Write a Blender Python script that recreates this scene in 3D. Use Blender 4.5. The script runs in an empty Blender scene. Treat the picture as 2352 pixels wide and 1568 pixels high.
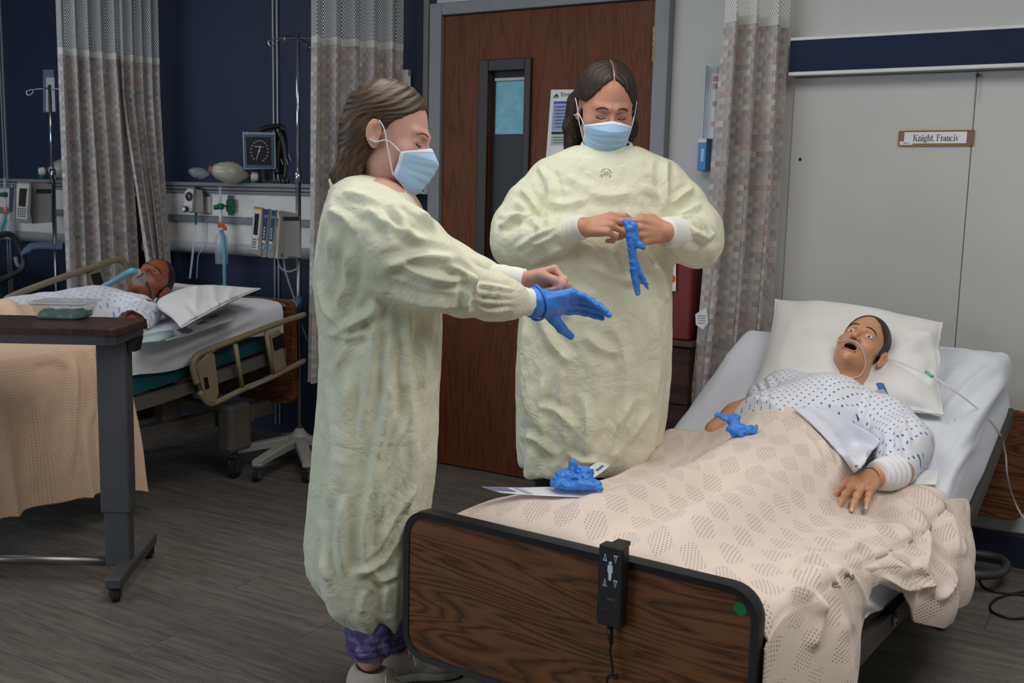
import bpy, bmesh, math, random
import numpy as np
from mathutils import Vector, Matrix
random.seed(7); rng = np.random.default_rng(7)
C = bpy.context.scene.collection
SC = bpy.context.scene

# ------------------------------------------------------------------ camera
CX, CY, FPX, HC = 1176.0, 784.0, 2404.0, 1.308
def _rot(yaw, pitch, roll):
    f = np.array([math.sin(yaw)*math.cos(pitch), math.cos(yaw)*math.cos(pitch), -math.sin(pitch)])
    r0 = np.array([math.cos(yaw), -math.sin(yaw), 0.0]); d0 = np.cross(f, r0)
    r = r0*math.cos(roll) + d0*math.sin(roll); d = -r0*math.sin(roll) + d0*math.cos(roll)
    return r, d, f
CR, CD, CF = _rot(*np.radians([-30.79, 7.878, -1.348]))
CO = np.array([0, 0, HC])
cam = bpy.data.cameras.new('camera'); cam.sensor_width = 36; cam.lens = FPX/2352*36
cam.clip_start = 0.05; cam.clip_end = 60
cam.dof.use_dof = True; cam.dof.focus_distance = 3.0; cam.dof.aperture_fstop = 7.1
co = bpy.data.objects.new('camera', cam); C.objects.link(co)
M = np.eye(4); M[:3, 0] = CR; M[:3, 1] = -CD; M[:3, 2] = -CF; M[:3, 3] = CO
co.matrix_world = Matrix(M.tolist()); SC.camera = co

# ------------------------------------------------------------------ light
W = bpy.data.worlds.new('world'); SC.world = W; W.use_nodes = True
W.node_tree.nodes['Background'].inputs[0].default_value = (0.62, 0.75, 1.0, 1)
W.node_tree.nodes['Background'].inputs[1].default_value = 0.08
def area(name, loc, aim, sx, sy, power, col):
    l = bpy.data.lights.new(name, 'AREA'); l.shape = 'RECTANGLE'; l.size = sx; l.size_y = sy
    l.energy = power; l.color = col
    o = bpy.data.objects.new(name, l); C.objects.link(o); o.location = loc
    o.rotation_euler = (Vector(aim)-Vector(loc)).to_track_quat('-Z', 'Y').to_euler()
    return o
area('window_light', (-4.6, -2.4, 1.65), (-3.2, 4.0, 1.0), 4.6, 1.6, 92, (0.78, 0.89, 1.0))
area('ceiling_light', (0.3, 1.7, 2.7), (0.3, 1.7, 0), 1.2, 2.4, 44, (1.0, 0.97, 0.92))
area('ceiling_light', (-1.7, 2.2, 2.7), (-1.7, 2.2, 0), 1.2, 1.2, 20, (1.0, 0.97, 0.92))
area('ceiling_light', (-4.6, 2.3, 2.7), (-4.6, 2.3, 0), 1.2, 1.2, 11, (0.97, 0.97, 1.0))
SC.view_settings.view_transform = 'Standard'; SC.view_settings.look = 'None'
SC.view_settings.gamma = 1; SC.view_settings.use_curve_mapping = False
SC.view_settings.exposure = 0.0

# ------------------------------------------------------------------ rays
def ray(px, py): return CF + CR*(px-CX)/FPX + CD*(py-CY)/FPX
def onY(px, py, Y): v = ray(px, py); return CO + v*(Y/v[1])
def onZ(px, py, Z): v = ray(px, py); return CO + v*((Z-HC)/v[2])
def onX(px, py, X): v = ray(px, py); return CO + v*(X/v[0])
def proj(P):
    q = np.asarray(P, float)-CO; w = q@CF
    return CX+FPX*(q@CR)/w, CY+FPX*(q@CD)/w
class Frame:
    """upright frame standing on the floor at x, y; ex to the viewer's right, ey away, ez up"""
    def __init__(s, x, y, z=0):
        s.O = np.array([x, y, z], float); h = math.hypot(x, y)
        s.ey = np.array([x/h, y/h, 0]); s.ex = np.array([y/h, -x/h, 0]); s.ez = np.array([0, 0, 1.0])
        s.R = np.stack([s.ex, s.ey, s.ez])
    def at(s, px, py, dy=0):
        v = ray(px, py); t = ((s.O-CO)@s.ey+dy)/(v@s.ey); return s.R@(CO+v*t-s.O)
    def w(s, L): return s.O+np.asarray(L, float)@s.R
    def l(s, P): return (np.asarray(P, float)-s.O)@s.R.T

# ------------------------------------------------------------------ materials
def lin(r, g, b):
    f = lambda c: c/12.92 if c <= 0.04045 else ((c+0.055)/1.055)**2.4
    return (f(r/255), f(g/255), f(b/255), 1)
class MB_:
    def __init__(s, name):
        s.m = bpy.data.materials.new(name); s.m.use_nodes = True; s.t = s.m.node_tree
        s.b = s.t.nodes['Principled BSDF']
    def n(s, typ, **kw):
        x = s.t.nodes.new(typ)
        for k, v in kw.items():
            if k[0] == '_': setattr(x, k[1:], v)
            else: x.inputs[k.replace('_', ' ') if k not in x.inputs else k].default_value = v
        return x
    def l(s, a, b): s.t.links.new(a, b)
    def coord(s, out='Object', scale=(1, 1, 1), rot=(0, 0, 0)):
        tc = s.n('ShaderNodeTexCoord'); mp = s.n('ShaderNodeMapping')
        mp.inputs['Scale'].default_value = scale; mp.inputs['Rotation'].default_value = rot
        s.l(tc.outputs[out], mp.inputs[0]); return mp.outputs[0]
    def ramp(s, fac, stops, interp='LINEAR'):
        r = s.n('ShaderNodeValToRGB'); r.color_ramp.interpolation = interp; e = r.color_ramp.elements
        while len(e) < len(stops): e.new(0.5)
        for el, (p, c) in zip(e, stops): el.position = p; el.color = c if len(c) == 4 else (*c, 1)
        s.l(fac, r.inputs[0]); return r.outputs[0]
    def math(s, op, a, b=None, c=None):
        x = s.n('ShaderNodeMath', _operation=op)
        for i, v in enumerate((a, b, c)):
            if v is None: continue
            if isinstance(v, (int, float)): x.inputs[i].default_value = v
            else: s.l(v, x.inputs[i])
        return x.outputs[0]
    def mix(s, fac, a, b, typ='MIX'):
        x = s.n('ShaderNodeMix', _data_type='RGBA', _blend_type=typ)
        for i, v in ((0, fac), (6, a), (7, b)):
            if isinstance(v, (int, float)): x.inputs[i].default_value = v
            elif isinstance(v, tuple): x.inputs[i].default_value = v
            else: s.l(v, x.inputs[i])
        return x.outputs[2]
    def noise(s, vec, scale, detail=3, rough=0.5, dist=0.0):
        x = s.n('ShaderNodeTexNoise'); x.inputs['Scale'].default_value = scale; x.inputs['Detail'].default_value = detail
        x.inputs['Roughness'].default_value = rough; x.inputs['Distortion'].default_value = dist
        if vec is not None: s.l(vec, x.inputs['Vector'])
        return x.outputs[0]
    def col(s, v):
        if isinstance(v, tuple): s.b.inputs['Base Color'].default_value = v
        else: s.l(v, s.b.inputs['Base Color'])
    def rough(s, v): s.b.inputs['Roughness'].default_value = v
    def bump(s, h, strength=0.3, dist=0.002):
        x = s.n('ShaderNodeBump'); x.inputs['Strength'].default_value = strength; x.inputs['Distance'].default_value = dist
        s.l(h, x.inputs['Height']); s.l(x.outputs[0], s.b.inputs['Normal']); return x
def plain(name, rgb, rough=0.5, metal=0.0, var=0.06, scale=14, spec=None, coat=0):
    m = MB_(name); c = lin(*rgb); f = m.noise(m.coord(), scale, 3)
    k = lambda q: tuple(min(1, v*q) for v in c[:3])+(1,)
    m.col(m.ramp(f, [(0.3, k(1-var)), (0.7, k(1+var))])); m.rough(rough); m.b.inputs['Metallic'].default_value = metal
    if spec is not None: m.b.inputs['Specular IOR Level'].default_value = spec
    if coat: m.b.inputs['Coat Weight'].default_value = coat
    return m.m
def fabric(name, rgb, crease=0.35, cscale=9, weave=900, var=0.05, rough=0.9, transl=0.0, dist=0.004, thread=0.15, crumple=0.0):
    m = MB_(name); v = m.coord(); c = lin(*rgb)
    n1 = m.noise(v, cscale, 4, 0.55, 0.8)
    rid = m.math('ABSOLUTE', m.math('SUBTRACT', n1, 0.5)); n2 = m.noise(v, cscale*2.7, 3, 0.55, 1.2); rid2 = m.math('ABSOLUTE', m.math('SUBTRACT', n2, 0.5))
    h = m.math('MULTIPLY_ADD', m.noise(v, weave, 1), thread*0.1, m.math('MULTIPLY_ADD', m.math('POWER', rid2, 0.7), 0.30, m.math('POWER', rid, 0.6)))
    if crumple:
        nz = m.n('ShaderNodeTexNoise'); nz.inputs['Scale'].default_value = 5; nz.inputs['Detail'].default_value = 3; m.l(v, nz.inputs['Vector'])
        wv_ = m.n('ShaderNodeVectorMath', _operation='MULTIPLY_ADD'); m.l(nz.outputs['Color'], wv_.inputs[0]); wv_.inputs[1].default_value = (.22, .22, .22); m.l(v, wv_.inputs[2])
        st_ = m.n('ShaderNodeVectorMath', _operation='MULTIPLY'); m.l(wv_.outputs[0], st_.inputs[0]); st_.inputs[1].default_value = (1, 1, .62)
        for sc_, am in ((6.5, 1.0), (13.5, 0.45)):
            vo = m.n('ShaderNodeTexVoronoi'); vo.inputs['Scale'].default_value = sc_; m.l(st_.outputs[0], vo.inputs['Vector']); h = m.math('MULTIPLY_ADD', vo.outputs['Distance'], am*crumple, h)
    f = m.noise(v, 5, 3); k = lambda q: tuple(min(1, x*q) for x in c[:3])+(1,)
    m.col(m.ramp(f, [(0.3, k(1-var)), (0.7, k(1+var))])); m.rough(rough); m.b.inputs['Specular IOR Level'].default_value = 0.2
    m.b.inputs['Sheen Weight'].default_value = 0.15
    m.bump(h, crease, dist)
    if transl:
        tr = m.n('ShaderNodeBsdfTranslucent'); tr.inputs[0].default_value = c
        ms = m.n('ShaderNodeMixShader'); ms.inputs[0].default_value = transl
        m.l(m.b.outputs[0], ms.inputs[1]); m.l(tr.outputs[0], ms.inputs[2])
        m.l(ms.outputs[0], m.t.nodes['Material Output'].inputs[0])
    return m.m
def wood(name, dark, light, axis=0, stretch=12, scale=5, rough=0.45, coat=0.0, fine=0.5, rings=9.0):
    m = MB_(name); sc = [stretch]*3; sc[axis] = 1.0
    v = m.coord('Object', tuple(scale*x/stretch*1.0 for x in sc))
    wv = m.noise(v, 2.2, 3, 0.5, 0.6)
    ringf = m.math('FRACT', m.math('MULTIPLY', wv, rings))
    grain = m.math('SMOOTH_MIN', ringf, m.math('SUBTRACT', 1.15, ringf), 0.3)
    v2 = m.coord('Object', tuple(9.0*x/ (1 if i != axis else 1) * (1.0 if i == axis else 3.0) for i, x in enumerate([1.5 if i == axis else 14 for i in range(3)])))
    fn = m.noise(v2, 1.6, 3, 0.6)
    f = m.math('MULTIPLY_ADD', fn, fine, m.math('MULTIPLY', grain, 1-fine*0.5))
    m.col(m.ramp(f, [(0.12, lin(*dark)), (0.62, lin(*light))])); m.rough(rough); m.b.inputs['Specular IOR Level'].default_value = 0.25
    if coat: m.b.inputs['Coat Weight'].default_value = coat; m.b.inputs['Coat Roughness'].default_value = 0.25
    m.bump(f, 0.08, 0.001); return m.m
def glassy(name, rgb=(255, 255, 255), alpha=0.25, rough=0.08):
    m = MB_(name); m.b.inputs['Base Color'].default_value = lin(*rgb); m.rough(rough)
    m.b.inputs['Alpha'].default_value = alpha; m.b.inputs['Specular IOR Level'].default_value = 0.8
    return m.m
MT = {}
MT['chrome'] = plain('chrome', (190, 192, 196), 0.16, 1.0, 0.03)
MT['steel'] = plain('brushed steel', (150, 150, 150), 0.33, 1.0, 0.05)
MT['black'] = plain('black plastic', (20, 20, 21), 0.45)
MT['rubber'] = plain('black rubber', (26, 26, 26), 0.8)
MT['white_plastic'] = plain('white plastic', (215, 217, 222), 0.4)
MT['grey_plastic'] = plain('grey plastic', (150, 150, 152), 0.5)
MT['paper'] = plain('white paper', (226, 228, 232), 0.85)
MT['darkgrey'] = plain('dark grey paint', (62, 62, 64), 0.45)

# ------------------------------------------------------------------ objects
def _prop(o, label=None, cat=None, group=None, kind=None):
    for k, v in (('label', label), ('category', cat), ('group', group), ('kind', kind)):
        if v: o[k] = v
    return o
def thing(name, label, cat, loc=(0, 0, 0), rz=0.0, group=None, kind=None):
    o = bpy.data.objects.new(name, None); C.objects.link(o); o.empty_display_size = 0.1
    o.location = loc; o.rotation_euler = (0, 0, rz); return _prop(o, label, cat, group, kind)
tag = _prop
def mesh(name, V, F, mat=None, parent=None, smooth=True, uv=None, local=False, mats=None, midx=None, label=None):
    """V world coordinates unless local; the object sits in its parent's space"""
    V = np.asarray(V, float)
    if parent is not None and not local:
        L, Rz = np.array(parent.location), parent.rotation_euler.z
        if parent.parent is not None: L = L+np.array(parent.parent.location)
        c, s = math.cos(Rz), math.sin(Rz); q = V-L
        V = np.stack([q[:, 0]*c+q[:, 1]*s, -q[:, 0]*s+q[:, 1]*c, q[:, 2]], 1)
    me = bpy.data.meshes.new(name); me.from_pydata(V.tolist(), [], [tuple(int(i) for i in f) for f in F]); me.update()
    for m in (mats or [mat]):
        if m is not None: me.materials.append(m)
    if midx is not None: me.polygons.foreach_set('material_index', np.asarray(midx, np.int32))
    if smooth: me.polygons.foreach_set('use_smooth', np.ones(len(me.polygons), bool))
    if uv is not None:
        ul = me.uv_layers.new(name='UVMap'); li = np.zeros(len(me.loops), np.int32); me.loops.foreach_get('vertex_index', li)
        ul.data.foreach_set('uv', np.asarray(uv, np.float32)[li].ravel())
    o = bpy.data.objects.new(name, me); C.objects.link(o)
    if parent is not None: o.parent = parent
    if label: o['label'] = label
    return o
class B:
    """collects shapes for ONE mesh (world coordinates)"""
    def __init__(s): s.V = []; s.F = []; s.n = 0
    def add(s, V, F):
        V = np.asarray(V, float); s.V.append(V); s.F += [tuple(int(i)+s.n for i in f) for f in F]; s.n += len(V); return s
    def box(s, c, d, rz=0.0, bev=0.0, R=None, seg=2):
        bm = bmesh.new(); bmesh.ops.create_cube(bm, size=1)
        bmesh.ops.scale(bm, vec=Vector(d), verts=bm.verts)
        if bev: bmesh.ops.bevel(bm, geom=bm.edges[:], offset=min(bev, min(d)*0.49), segments=seg, affect='EDGES', profile=0.5)
        V = np.array([v.co for v in bm.verts]); bm.verts.index_update(); F = [[v.index for v in f.verts] for f in bm.faces]; bm.free()
        if R is None: c_, s_ = math.cos(rz), math.sin(rz); R = np.array([[c_, s_, 0], [-s_, c_, 0], [0, 0, 1]])
        return s.add(V@R+np.asarray(c, float), F)
    def tube(s, pts, r, n=10, cap=True, smooth=0, closed=False):
        P = np.asarray(pts, float)
        if smooth: P, r = catmull(P, r, smooth, closed)
        r = np.broadcast_to(np.asarray(r, float), (len(P),)) if np.ndim(r) < 2 else r
        T = np.gradient(P, axis=0) if not closed else np.roll(P, -1, 0)-np.roll(P, 1, 0)
        T /= np.linalg.norm(T, axis=1)[:, None]+1e-12
        a = np.array([0, 0, 1.0]) if abs(T[0, 2]) < 0.9 else np.array([1.0, 0, 0])
        u = np.cross(T[0], a); u /= np.linalg.norm(u); V = []
        ang = np.linspace(0, 2*np.pi, n, endpoint=False)
        for i in range(len(P)):
            u = u-T[i]*(u@T[i]); u /= np.linalg.norm(u)+1e-12; w = np.cross(T[i], u)
            V.append(P[i]+(np.cos(ang)[:, None]*u+np.sin(ang)[:, None]*w)*r[i])
        V = np.concatenate(V); F = []; m = len(P)
        for i in range(m if closed else m-1):
            j = (i+1) % m
            for k in range(n): l = (k+1) % n; F.append((i*n+k, i*n+l, j*n+l, j*n+k))
        if cap and not closed: F.append(tuple(range(n))[::-1]); F.append(tuple((m-1)*n+k for k in range(n)))
        return s.add(V, F)
    def lathe(s, prof, c=(0, 0, 0), axis=(0, 0, 1), n=24):
        """prof (r, h) along axis from c"""
        ax = np.asarray(axis, float); ax /= np.linalg.norm(ax)
        u = np.cross(ax, [0, 0, 1.0] if abs(ax[2]) < 0.9 else [1.0, 0, 0]); u /= np.linalg.norm(u); w = np.cross(ax, u)
        ang = np.linspace(0, 2*np.pi, n, endpoint=False); V = []
        for r, h in prof: V.append(np.asarray(c)+ax*h+(np.cos(ang)[:, None]*u+np.sin(ang)[:, None]*w)*max(r, 1e-5))
        V = np.concatenate(V); F = []; m = len(prof)
        for i in range(m-1):
            for k in range(n): l = (k+1) % n; F.append((i*n+k, i*n+l, (i+1)*n+l, (i+1)*n+k))
        F.append(tuple(range(n))[::-1]); F.append(tuple((m-1)*n+k for k in range(n)))
        return s.add(V, F)
    def prism(s, poly, h, O, ex, ey, bev=0.0):
        """polygon in plane (ex, ey) at O, extruded h along ex x ey, front edges bevelled"""
        ex = np.asarray(ex, float); ey = np.asarray(ey, float); ez = np.cross(ex, ey); O = np.asarray(O, float)
        P = np.asarray(poly, float); n = len(P); L = [(P, 0), (P, h-bev)]
        if bev:
            d = np.roll(P, -1, 0)-np.roll(P, 1, 0); d /= np.linalg.norm(d, axis=1)[:, None]+1e-9
            L.append((P-np.stack([d[:, 1], -d[:, 0]], 1)*bev, h))
        V = np.concatenate([O+Q[:, :1]*ex+Q[:, 1:]*ey+ez*z for Q, z in L]); F = [tuple(range(n))[::-1]]
        for a in range(len(L)-1):
            for k in range(n): l = (k+1) % n; F.append((a*n+k, a*n+l, (a+1)*n+l, (a+1)*n+k))
        F.append(tuple((len(L)-1)*n+k for k in range(n))); return s.add(V, F)
    def sheet(s, G, th=0.0):
        """grid of points (m, n, 3), optional thickness along -normal"""
        G = np.asarray(G, float); m, n = G.shape[:2]; V = G.reshape(-1, 3)
        F = [(i*n+j, i*n+j+1, (i+1)*n+j+1, (i+1)*n+j) for i in range(m-1) for j in range(n-1)]
        if th:
            N = np.cross(np.gradient(G, axis=1), np.gradient(G, axis=0)); N /= np.linalg.norm(N, axis=2)[..., None]+1e-12
            V2 = (G-N*th*-1.0).reshape(-1, 3); k = m*n
            F2 = [tuple(q+k for q in f[::-1]) for f in F]
            rim = [j for j in range(n)]+[i*n+n-1 for i in range(1, m)]+[(m-1)*n+j for j in range(n-2, -1, -1)]+[i*n for i in range(m-2, 0, -1)]
            F3 = [(rim[a], rim[a-1], rim[a-1]+k, rim[a]+k) for a in range(len(rim))]
            V = np.concatenate([V, V2]); F = F+F2+F3
        return s.add(V, F)
    def build(s, name, mat, parent=None, smooth=False, label=None, **kw):
        o = mesh(name, np.concatenate(s.V), s.F, mat, parent, smooth=smooth, label=label, **kw)
        return o
def autosmooth(o, deg=35):
    me = o.data; bm = bmesh.new(); bm.from_mesh(me)
    for f in bm.faces: f.smooth = True
    lim = math.radians(deg)
    for e in bm.edges:
        if len(e.link_faces) == 2 and e.calc_face_angle(0) > lim: e.smooth = False
    bm.to_mesh(me); bm.free(); return o
def catmull(P, r, k, closed=False):
    P = np.asarray(P, float); n = len(P); R = np.broadcast_to(np.asarray(r, float), (n,)); out = []; ro = []
    idx = (lambda i: i % n) if closed else (lambda i: min(max(i, 0), n-1))
    for i in range(n if closed else n-1):
        p0, p1, p2, p3 = (P[idx(i+j)] for j in (-1, 0, 1, 2)); r1, r2 = R[idx(i)], R[idx(i+1)]
        for t in np.linspace(0, 1, k, endpoint=False):
            out.append(0.5*((2*p1)+(-p0+p2)*t+(2*p0-5*p1+4*p2-p3)*t*t+(-p0+3*p1-3*p2+p3)*t**3)); ro.append(r1+(r2-r1)*t)
    if not closed: out.append(P[-1]); ro.append(R[-1])
    return np.array(out), np.array(ro)
def rrect(w, h, r, n=5):
    """rounded rectangle outline, centred, anticlockwise; r one radius or four (br, tr, tl, bl)"""
    rs = (r,)*4 if np.isscalar(r) else r; out = []
    for (sx, sy), rr, a0 in zip(((1, -1), (1, 1), (-1, 1), (-1, -1)), rs, (-90, 0, 90, 180)):
        for a in np.radians(np.linspace(a0, a0+90, n)): out.append((sx*(w/2-rr)+rr*math.cos(a), sy*(h/2-rr)+rr*math.sin(a)))
    return out
def text(name, body, size, O, ex, ey, mat, parent, align='CENTER', th=0.0004):
    cu = bpy.data.curves.new(name, 'FONT'); cu.body = body; cu.size = size; cu.align_x = align; cu.align_y = 'CENTER'; cu.extrude = 0; cu.resolution_u = 3
    o = bpy.data.objects.new('tmp', cu); C.objects.link(o); dg = bpy.context.evaluated_depsgraph_get()
    me = bpy.data.meshes.new_from_object(o.evaluated_get(dg)); bpy.data.objects.remove(o)
    V = np.array([v.co for v in me.vertices]); F = [list(p.vertices) for p in me.polygons]
    ex = np.asarray(ex, float); ey = np.asarray(ey, float); ez = np.cross(ex, ey)
    return mesh(name, np.asarray(O)+V[:, :1]*ex+V[:, 1:2]*ey+ez*th, F, mat, parent, smooth=False)

# ------------------------------------------------------------------ implicit surfaces
def cap_(P, a, b, ra, rb=None):
    a = np.asarray(a, np.float32); b = np.asarray(b, np.float32); rb = ra if rb is None else rb
    d = b-a; t = np.clip(((P-a)@d)/max(float(d@d), 1e-12), 0, 1)
    return np.sqrt((((P-a)-t[:, None]*d)**2).sum(1))-(ra+(rb-ra)*t)
def ell(P, c, r, R=None):
    q = P-np.asarray(c, np.float32)
    if R is not None: q = q@np.asarray(R, np.float32).T
    r = np.asarray(r, np.float32); k0 = np.sqrt(((q/r)**2).sum(1))+1e-9; k1 = np.sqrt(((q/(r*r))**2).sum(1))+1e-9
    return k0*(k0-1)/k1
def smin(a, b, k): h = np.clip(0.5+0.5*(b-a)/k, 0, 1); return b+(a-b)*h-k*h*(1-h)
def smax(a, b, k): return -smin(-a, -b, k)
def nets(f, lo, hi, h, coarse=4):
    lo = np.asarray(lo, float); n = (np.ceil((np.asarray(hi)-lo)/h/coarse).astype(int)+1)*coarse+1
    nc = (n-1)//coarse+1
    ax = [lo[i]+np.arange(n[i])*h for i in range(3)]
    cg = np.stack(np.meshgrid(*[lo[i]+np.arange(nc[i])*h*coarse for i in range(3)], indexing='ij'), -1).reshape(-1, 3).astype(np.float32)
    cv = f(cg).reshape(nc)
    # blocks near the surface
    near = np.abs(cv) < 2.0*h*coarse
    blk = np.zeros(nc-1, bool)
    for i in (0, 1):
        for j in (0, 1):
            for k in (0, 1): blk |= near[i:nc[0]-1+i, j:nc[1]-1+j, k:nc[2]-1+k]
    val = np.repeat(np.repeat(np.repeat(cv, coarse, 0), coarse, 1), coarse, 2)[:n[0], :n[1], :n[2]].astype(np.float32)
    m = np.zeros(n, bool); b = np.repeat(np.repeat(np.repeat(blk, coarse, 0), coarse, 1), coarse, 2)
    m[:-1, :-1, :-1] = b
    for i in (0, 1):
        for j in (0, 1):
            for k in (0, 1): m[i:n[0]-1+i, j:n[1]-1+j, k:n[2]-1+k] |= b
    idx = np.argwhere(m); pts = (lo+idx*h).astype(np.float32); out = np.empty(len(pts), np.float32)
    for s in range(0, len(pts), 400000): out[s:s+400000] = f(pts[s:s+400000])
    val[m] = out
    S = val < 0; c8 = [val[i:n[0]-1+i, j:n[1]-1+j, k:n[2]-1+k] for i in (0, 1) for j in (0, 1) for k in (0, 1)]
    s8 = np.stack([c < 0 for c in c8]); act = s8.any(0) & ~s8.all(0)
    ci = np.argwhere(act); vid = -np.ones(act.shape, int); vid[act] = np.arange(len(ci))
    cv8 = np.stack([c[act] for c in c8], 1); off = np.array([(i, j, k) for i in (0, 1) for j in (0, 1) for k in (0, 1)], float)
    acc = np.zeros((len(ci), 3)); cnt = np.zeros(len(ci))
    for a in range(8):
        for b_ in range(a+1, 8):
            if np.abs(off[a]-off[b_]).sum() != 1: continue
            x, y = cv8[:, a], cv8[:, b_]; q = (x < 0) != (y < 0); t = np.where(q, x/(x-y+1e-20), 0)
            acc += np.where(q[:, None], off[a]+(off[b_]-off[a])*t[:, None], 0); cnt += q
    V = lo+(ci+acc/cnt[:, None])*h; F = []
    for d in range(3):
        e, g = (d+1) % 3, (d+2) % 3
        sl = [slice(None)]*3; sh = [slice(None)]*3; sl[d] = slice(0, n[d]-1); sh[d] = slice(1, n[d])
        q = np.argwhere(S[tuple(sl)] != S[tuple(sh)])
        q = q[(q[:, e] > 0) & (q[:, g] > 0) & (q[:, e] < n[e]-1) & (q[:, g] < n[g]-1)]
        ins = S[q[:, 0], q[:, 1], q[:, 2]]
        def cell(de, dg): w = q.copy(); w[:, e] -= de; w[:, g] -= dg; return vid[w[:, 0], w[:, 1], w[:, 2]]
        qd = np.stack([cell(1, 1), cell(0, 1), cell(0, 0), cell(1, 0)], 1)
        qd[~ins] = qd[~ins][:, ::-1]; F.append(qd)
    F = np.concatenate(F); F = F[(F >= 0).all(1)]; return V, F
def vnormals(V, F):
    F = np.asarray(F); a = V[F[:, 2]]-V[F[:, 0]]; b = V[F[:, 3]]-V[F[:, 1]]; fn = np.cross(a, b); N = np.zeros_like(V)
    for k in range(4): np.add.at(N, F[:, k], fn)
    return N/(np.linalg.norm(N, axis=1)[:, None]+1e-12)
def relax(V, F, it=2, lam=0.5):
    F = np.asarray(F); V = V.copy()
    for _ in range(it):
        A = np.zeros_like(V); c = np.zeros(len(V))
        for k in range(4): np.add.at(A, F[:, k], V[F[:, (k+1) % 4]]+V[F[:, k-1]]); np.add.at(c, F[:, k], 2)
        V += lam*(A/np.maximum(c, 1)[:, None]-V)
    return V
_perm = np.random.default_rng(3).random(4096).astype(np.float32)
def vnoise(P, scale=1.0, seed=0):
    """smooth value noise 0..1"""
    q = np.asarray(P, float)*scale+seed*17.31; i = np.floor(q).astype(np.int64); f = q-i; f = f*f*(3-2*f); r = 0
    for a in (0, 1):
        for b in (0, 1):
            for c in (0, 1):
                h = ((i[:, 0]+a)*73856093 ^ (i[:, 1]+b)*19349663 ^ (i[:, 2]+c)*83492791) & 4095
                r = r+_perm[h]*(f[:, 0] if a else 1-f[:, 0])*(f[:, 1] if b else 1-f[:, 1])*(f[:, 2] if c else 1-f[:, 2])
    return r
def ridged(P, scale, seed=0, warp=0.4):
    P = np.asarray(P, float); w = np.stack([vnoise(P, scale*0.6, seed+s) for s in (5, 6, 7)], 1)-0.5
    n = vnoise(P+w*warp/scale*2, scale, seed)*0.65+vnoise(P+w*warp/scale*2, scale*2.1, seed+1)*0.35
    return 1-np.abs(2*n-1)*2.2
def polydist(px, py, L):
    """distance to a polyline and parameter 0..1 along it"""
    best = np.full(len(px), 1e9); par = np.zeros(len(px)); L = np.asarray(L, float); tot = 0; seg = np.linalg.norm(np.diff(L, axis=0), axis=1); T = seg.sum()
    for k in range(len(L)-1):
        a, b = L[k], L[k+1]; d = b-a; t = np.clip(((px-a[0])*d[0]+(py-a[1])*d[1])/(d@d+1e-9), 0, 1)
        q = np.hypot(px-a[0]-t*d[0], py-a[1]-t*d[1]); m = q < best; best[m] = q[m]; par[m] = ((tot+t*seg[k])/T)[m]; tot += seg[k]
    return best, par
def folds(Vw, N, strokes, face=0.15, neg=0.42):
    """push cloth out along folds: strokes (pixel polyline, amplitude m, half width px)"""
    px, py = proj(Vw); view = CO-Vw; view /= np.linalg.norm(view, axis=1)[:, None]; fac = np.clip(((N*view).sum(1)-face)/0.3, 0, 1)
    D = np.zeros(len(Vw))
    for L, amp, wd in strokes:
        L = np.asarray(L, float); x0, y0 = L.min(0)-3*wd; x1, y1 = L.max(0)+3*wd
        m = np.where((px > x0) & (px < x1) & (py > y0) & (py < y1) & (fac > 0))[0]
        if len(m) == 0: continue
        if len(L) > 2: L = catmull(np.c_[L, np.zeros(len(L))], 0, 5)[0][:, :2]
        d, t = polydist(px[m], py[m], L); ends = np.clip(np.minimum(t, 1-t)/0.22, 0, 1); ends = ends*ends*(3-2*ends)
        prof = 0.45*np.exp(-(d/wd)**2)+0.62*np.exp(-d/(0.55*wd))-neg*np.exp(-((d-1.8*wd)/(0.9*wd))**2)
        D[m] += amp*prof*ends
    return Vw+N*(D*fac)[:, None]
def rotm(ax, deg):
    ax = np.asarray(ax, float); ax = ax/np.linalg.norm(ax); return np.array(Matrix.Rotation(math.radians(deg), 3, Vector(ax)))
# ------------------------------------------------------------------ room shell
WY = 4.16
def wallp(px, py, Y=WY): return onY(px, py, Y)
def wall_paint(name, rgb, var=0.03):
    m = MB_(name); c = lin(*rgb); v = m.coord()
    f = m.noise(v, 3, 4); k = lambda q: tuple(x*q for x in c[:3])+(1,)
    m.col(m.ramp(f, [(0.3, k(1-var)), (0.7, k(1+var))])); m.rough(0.6); m.bump(m.noise(v, 160, 2), 0.08, 0.001); return m.m
M_grey = wall_paint('pale grey wall paint', (192, 193, 192)); M_navy = wall_paint('navy wall paint', (24, 38, 64), 0.08)
M_cove = plain('navy vinyl cove base', (22, 30, 52), 0.5)
wall = mesh('wall_back', *[np.array(x) for x in ([(-9, WY, 0), (-2.93, WY, 0), (2.6, WY, 0), (2.6, WY, 2.75), (-2.93, WY, 2.75), (-9, WY, 2.75)], [(0, 1, 4, 5), (1, 2, 3, 4)])],
            smooth=False, mats=[M_navy, M_grey], midx=[0, 1]); wall['kind'] = 'structure'
for nm, V in (('wall_left', [(-9, -3, 0), (-9, WY, 0), (-9, WY, 2.75), (-9, -3, 2.75)]), ('wall_right', [(2.6, WY, 0), (2.6, -3, 0), (2.6, -3, 2.75), (2.6, WY, 2.75)])):
    o = mesh(nm, V, [(0, 1, 2, 3)], M_grey, smooth=False); o['kind'] = 'structure'
M_ceil = plain('ceiling tile', (205, 205, 200), 0.9)
o = mesh('ceiling', [(-9, -3, 2.75), (-9, WY, 2.75), (2.6, WY, 2.75), (2.6, -3, 2.75)], [(0, 1, 2, 3)], M_ceil, smooth=False); o['kind'] = 'structure'
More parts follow.
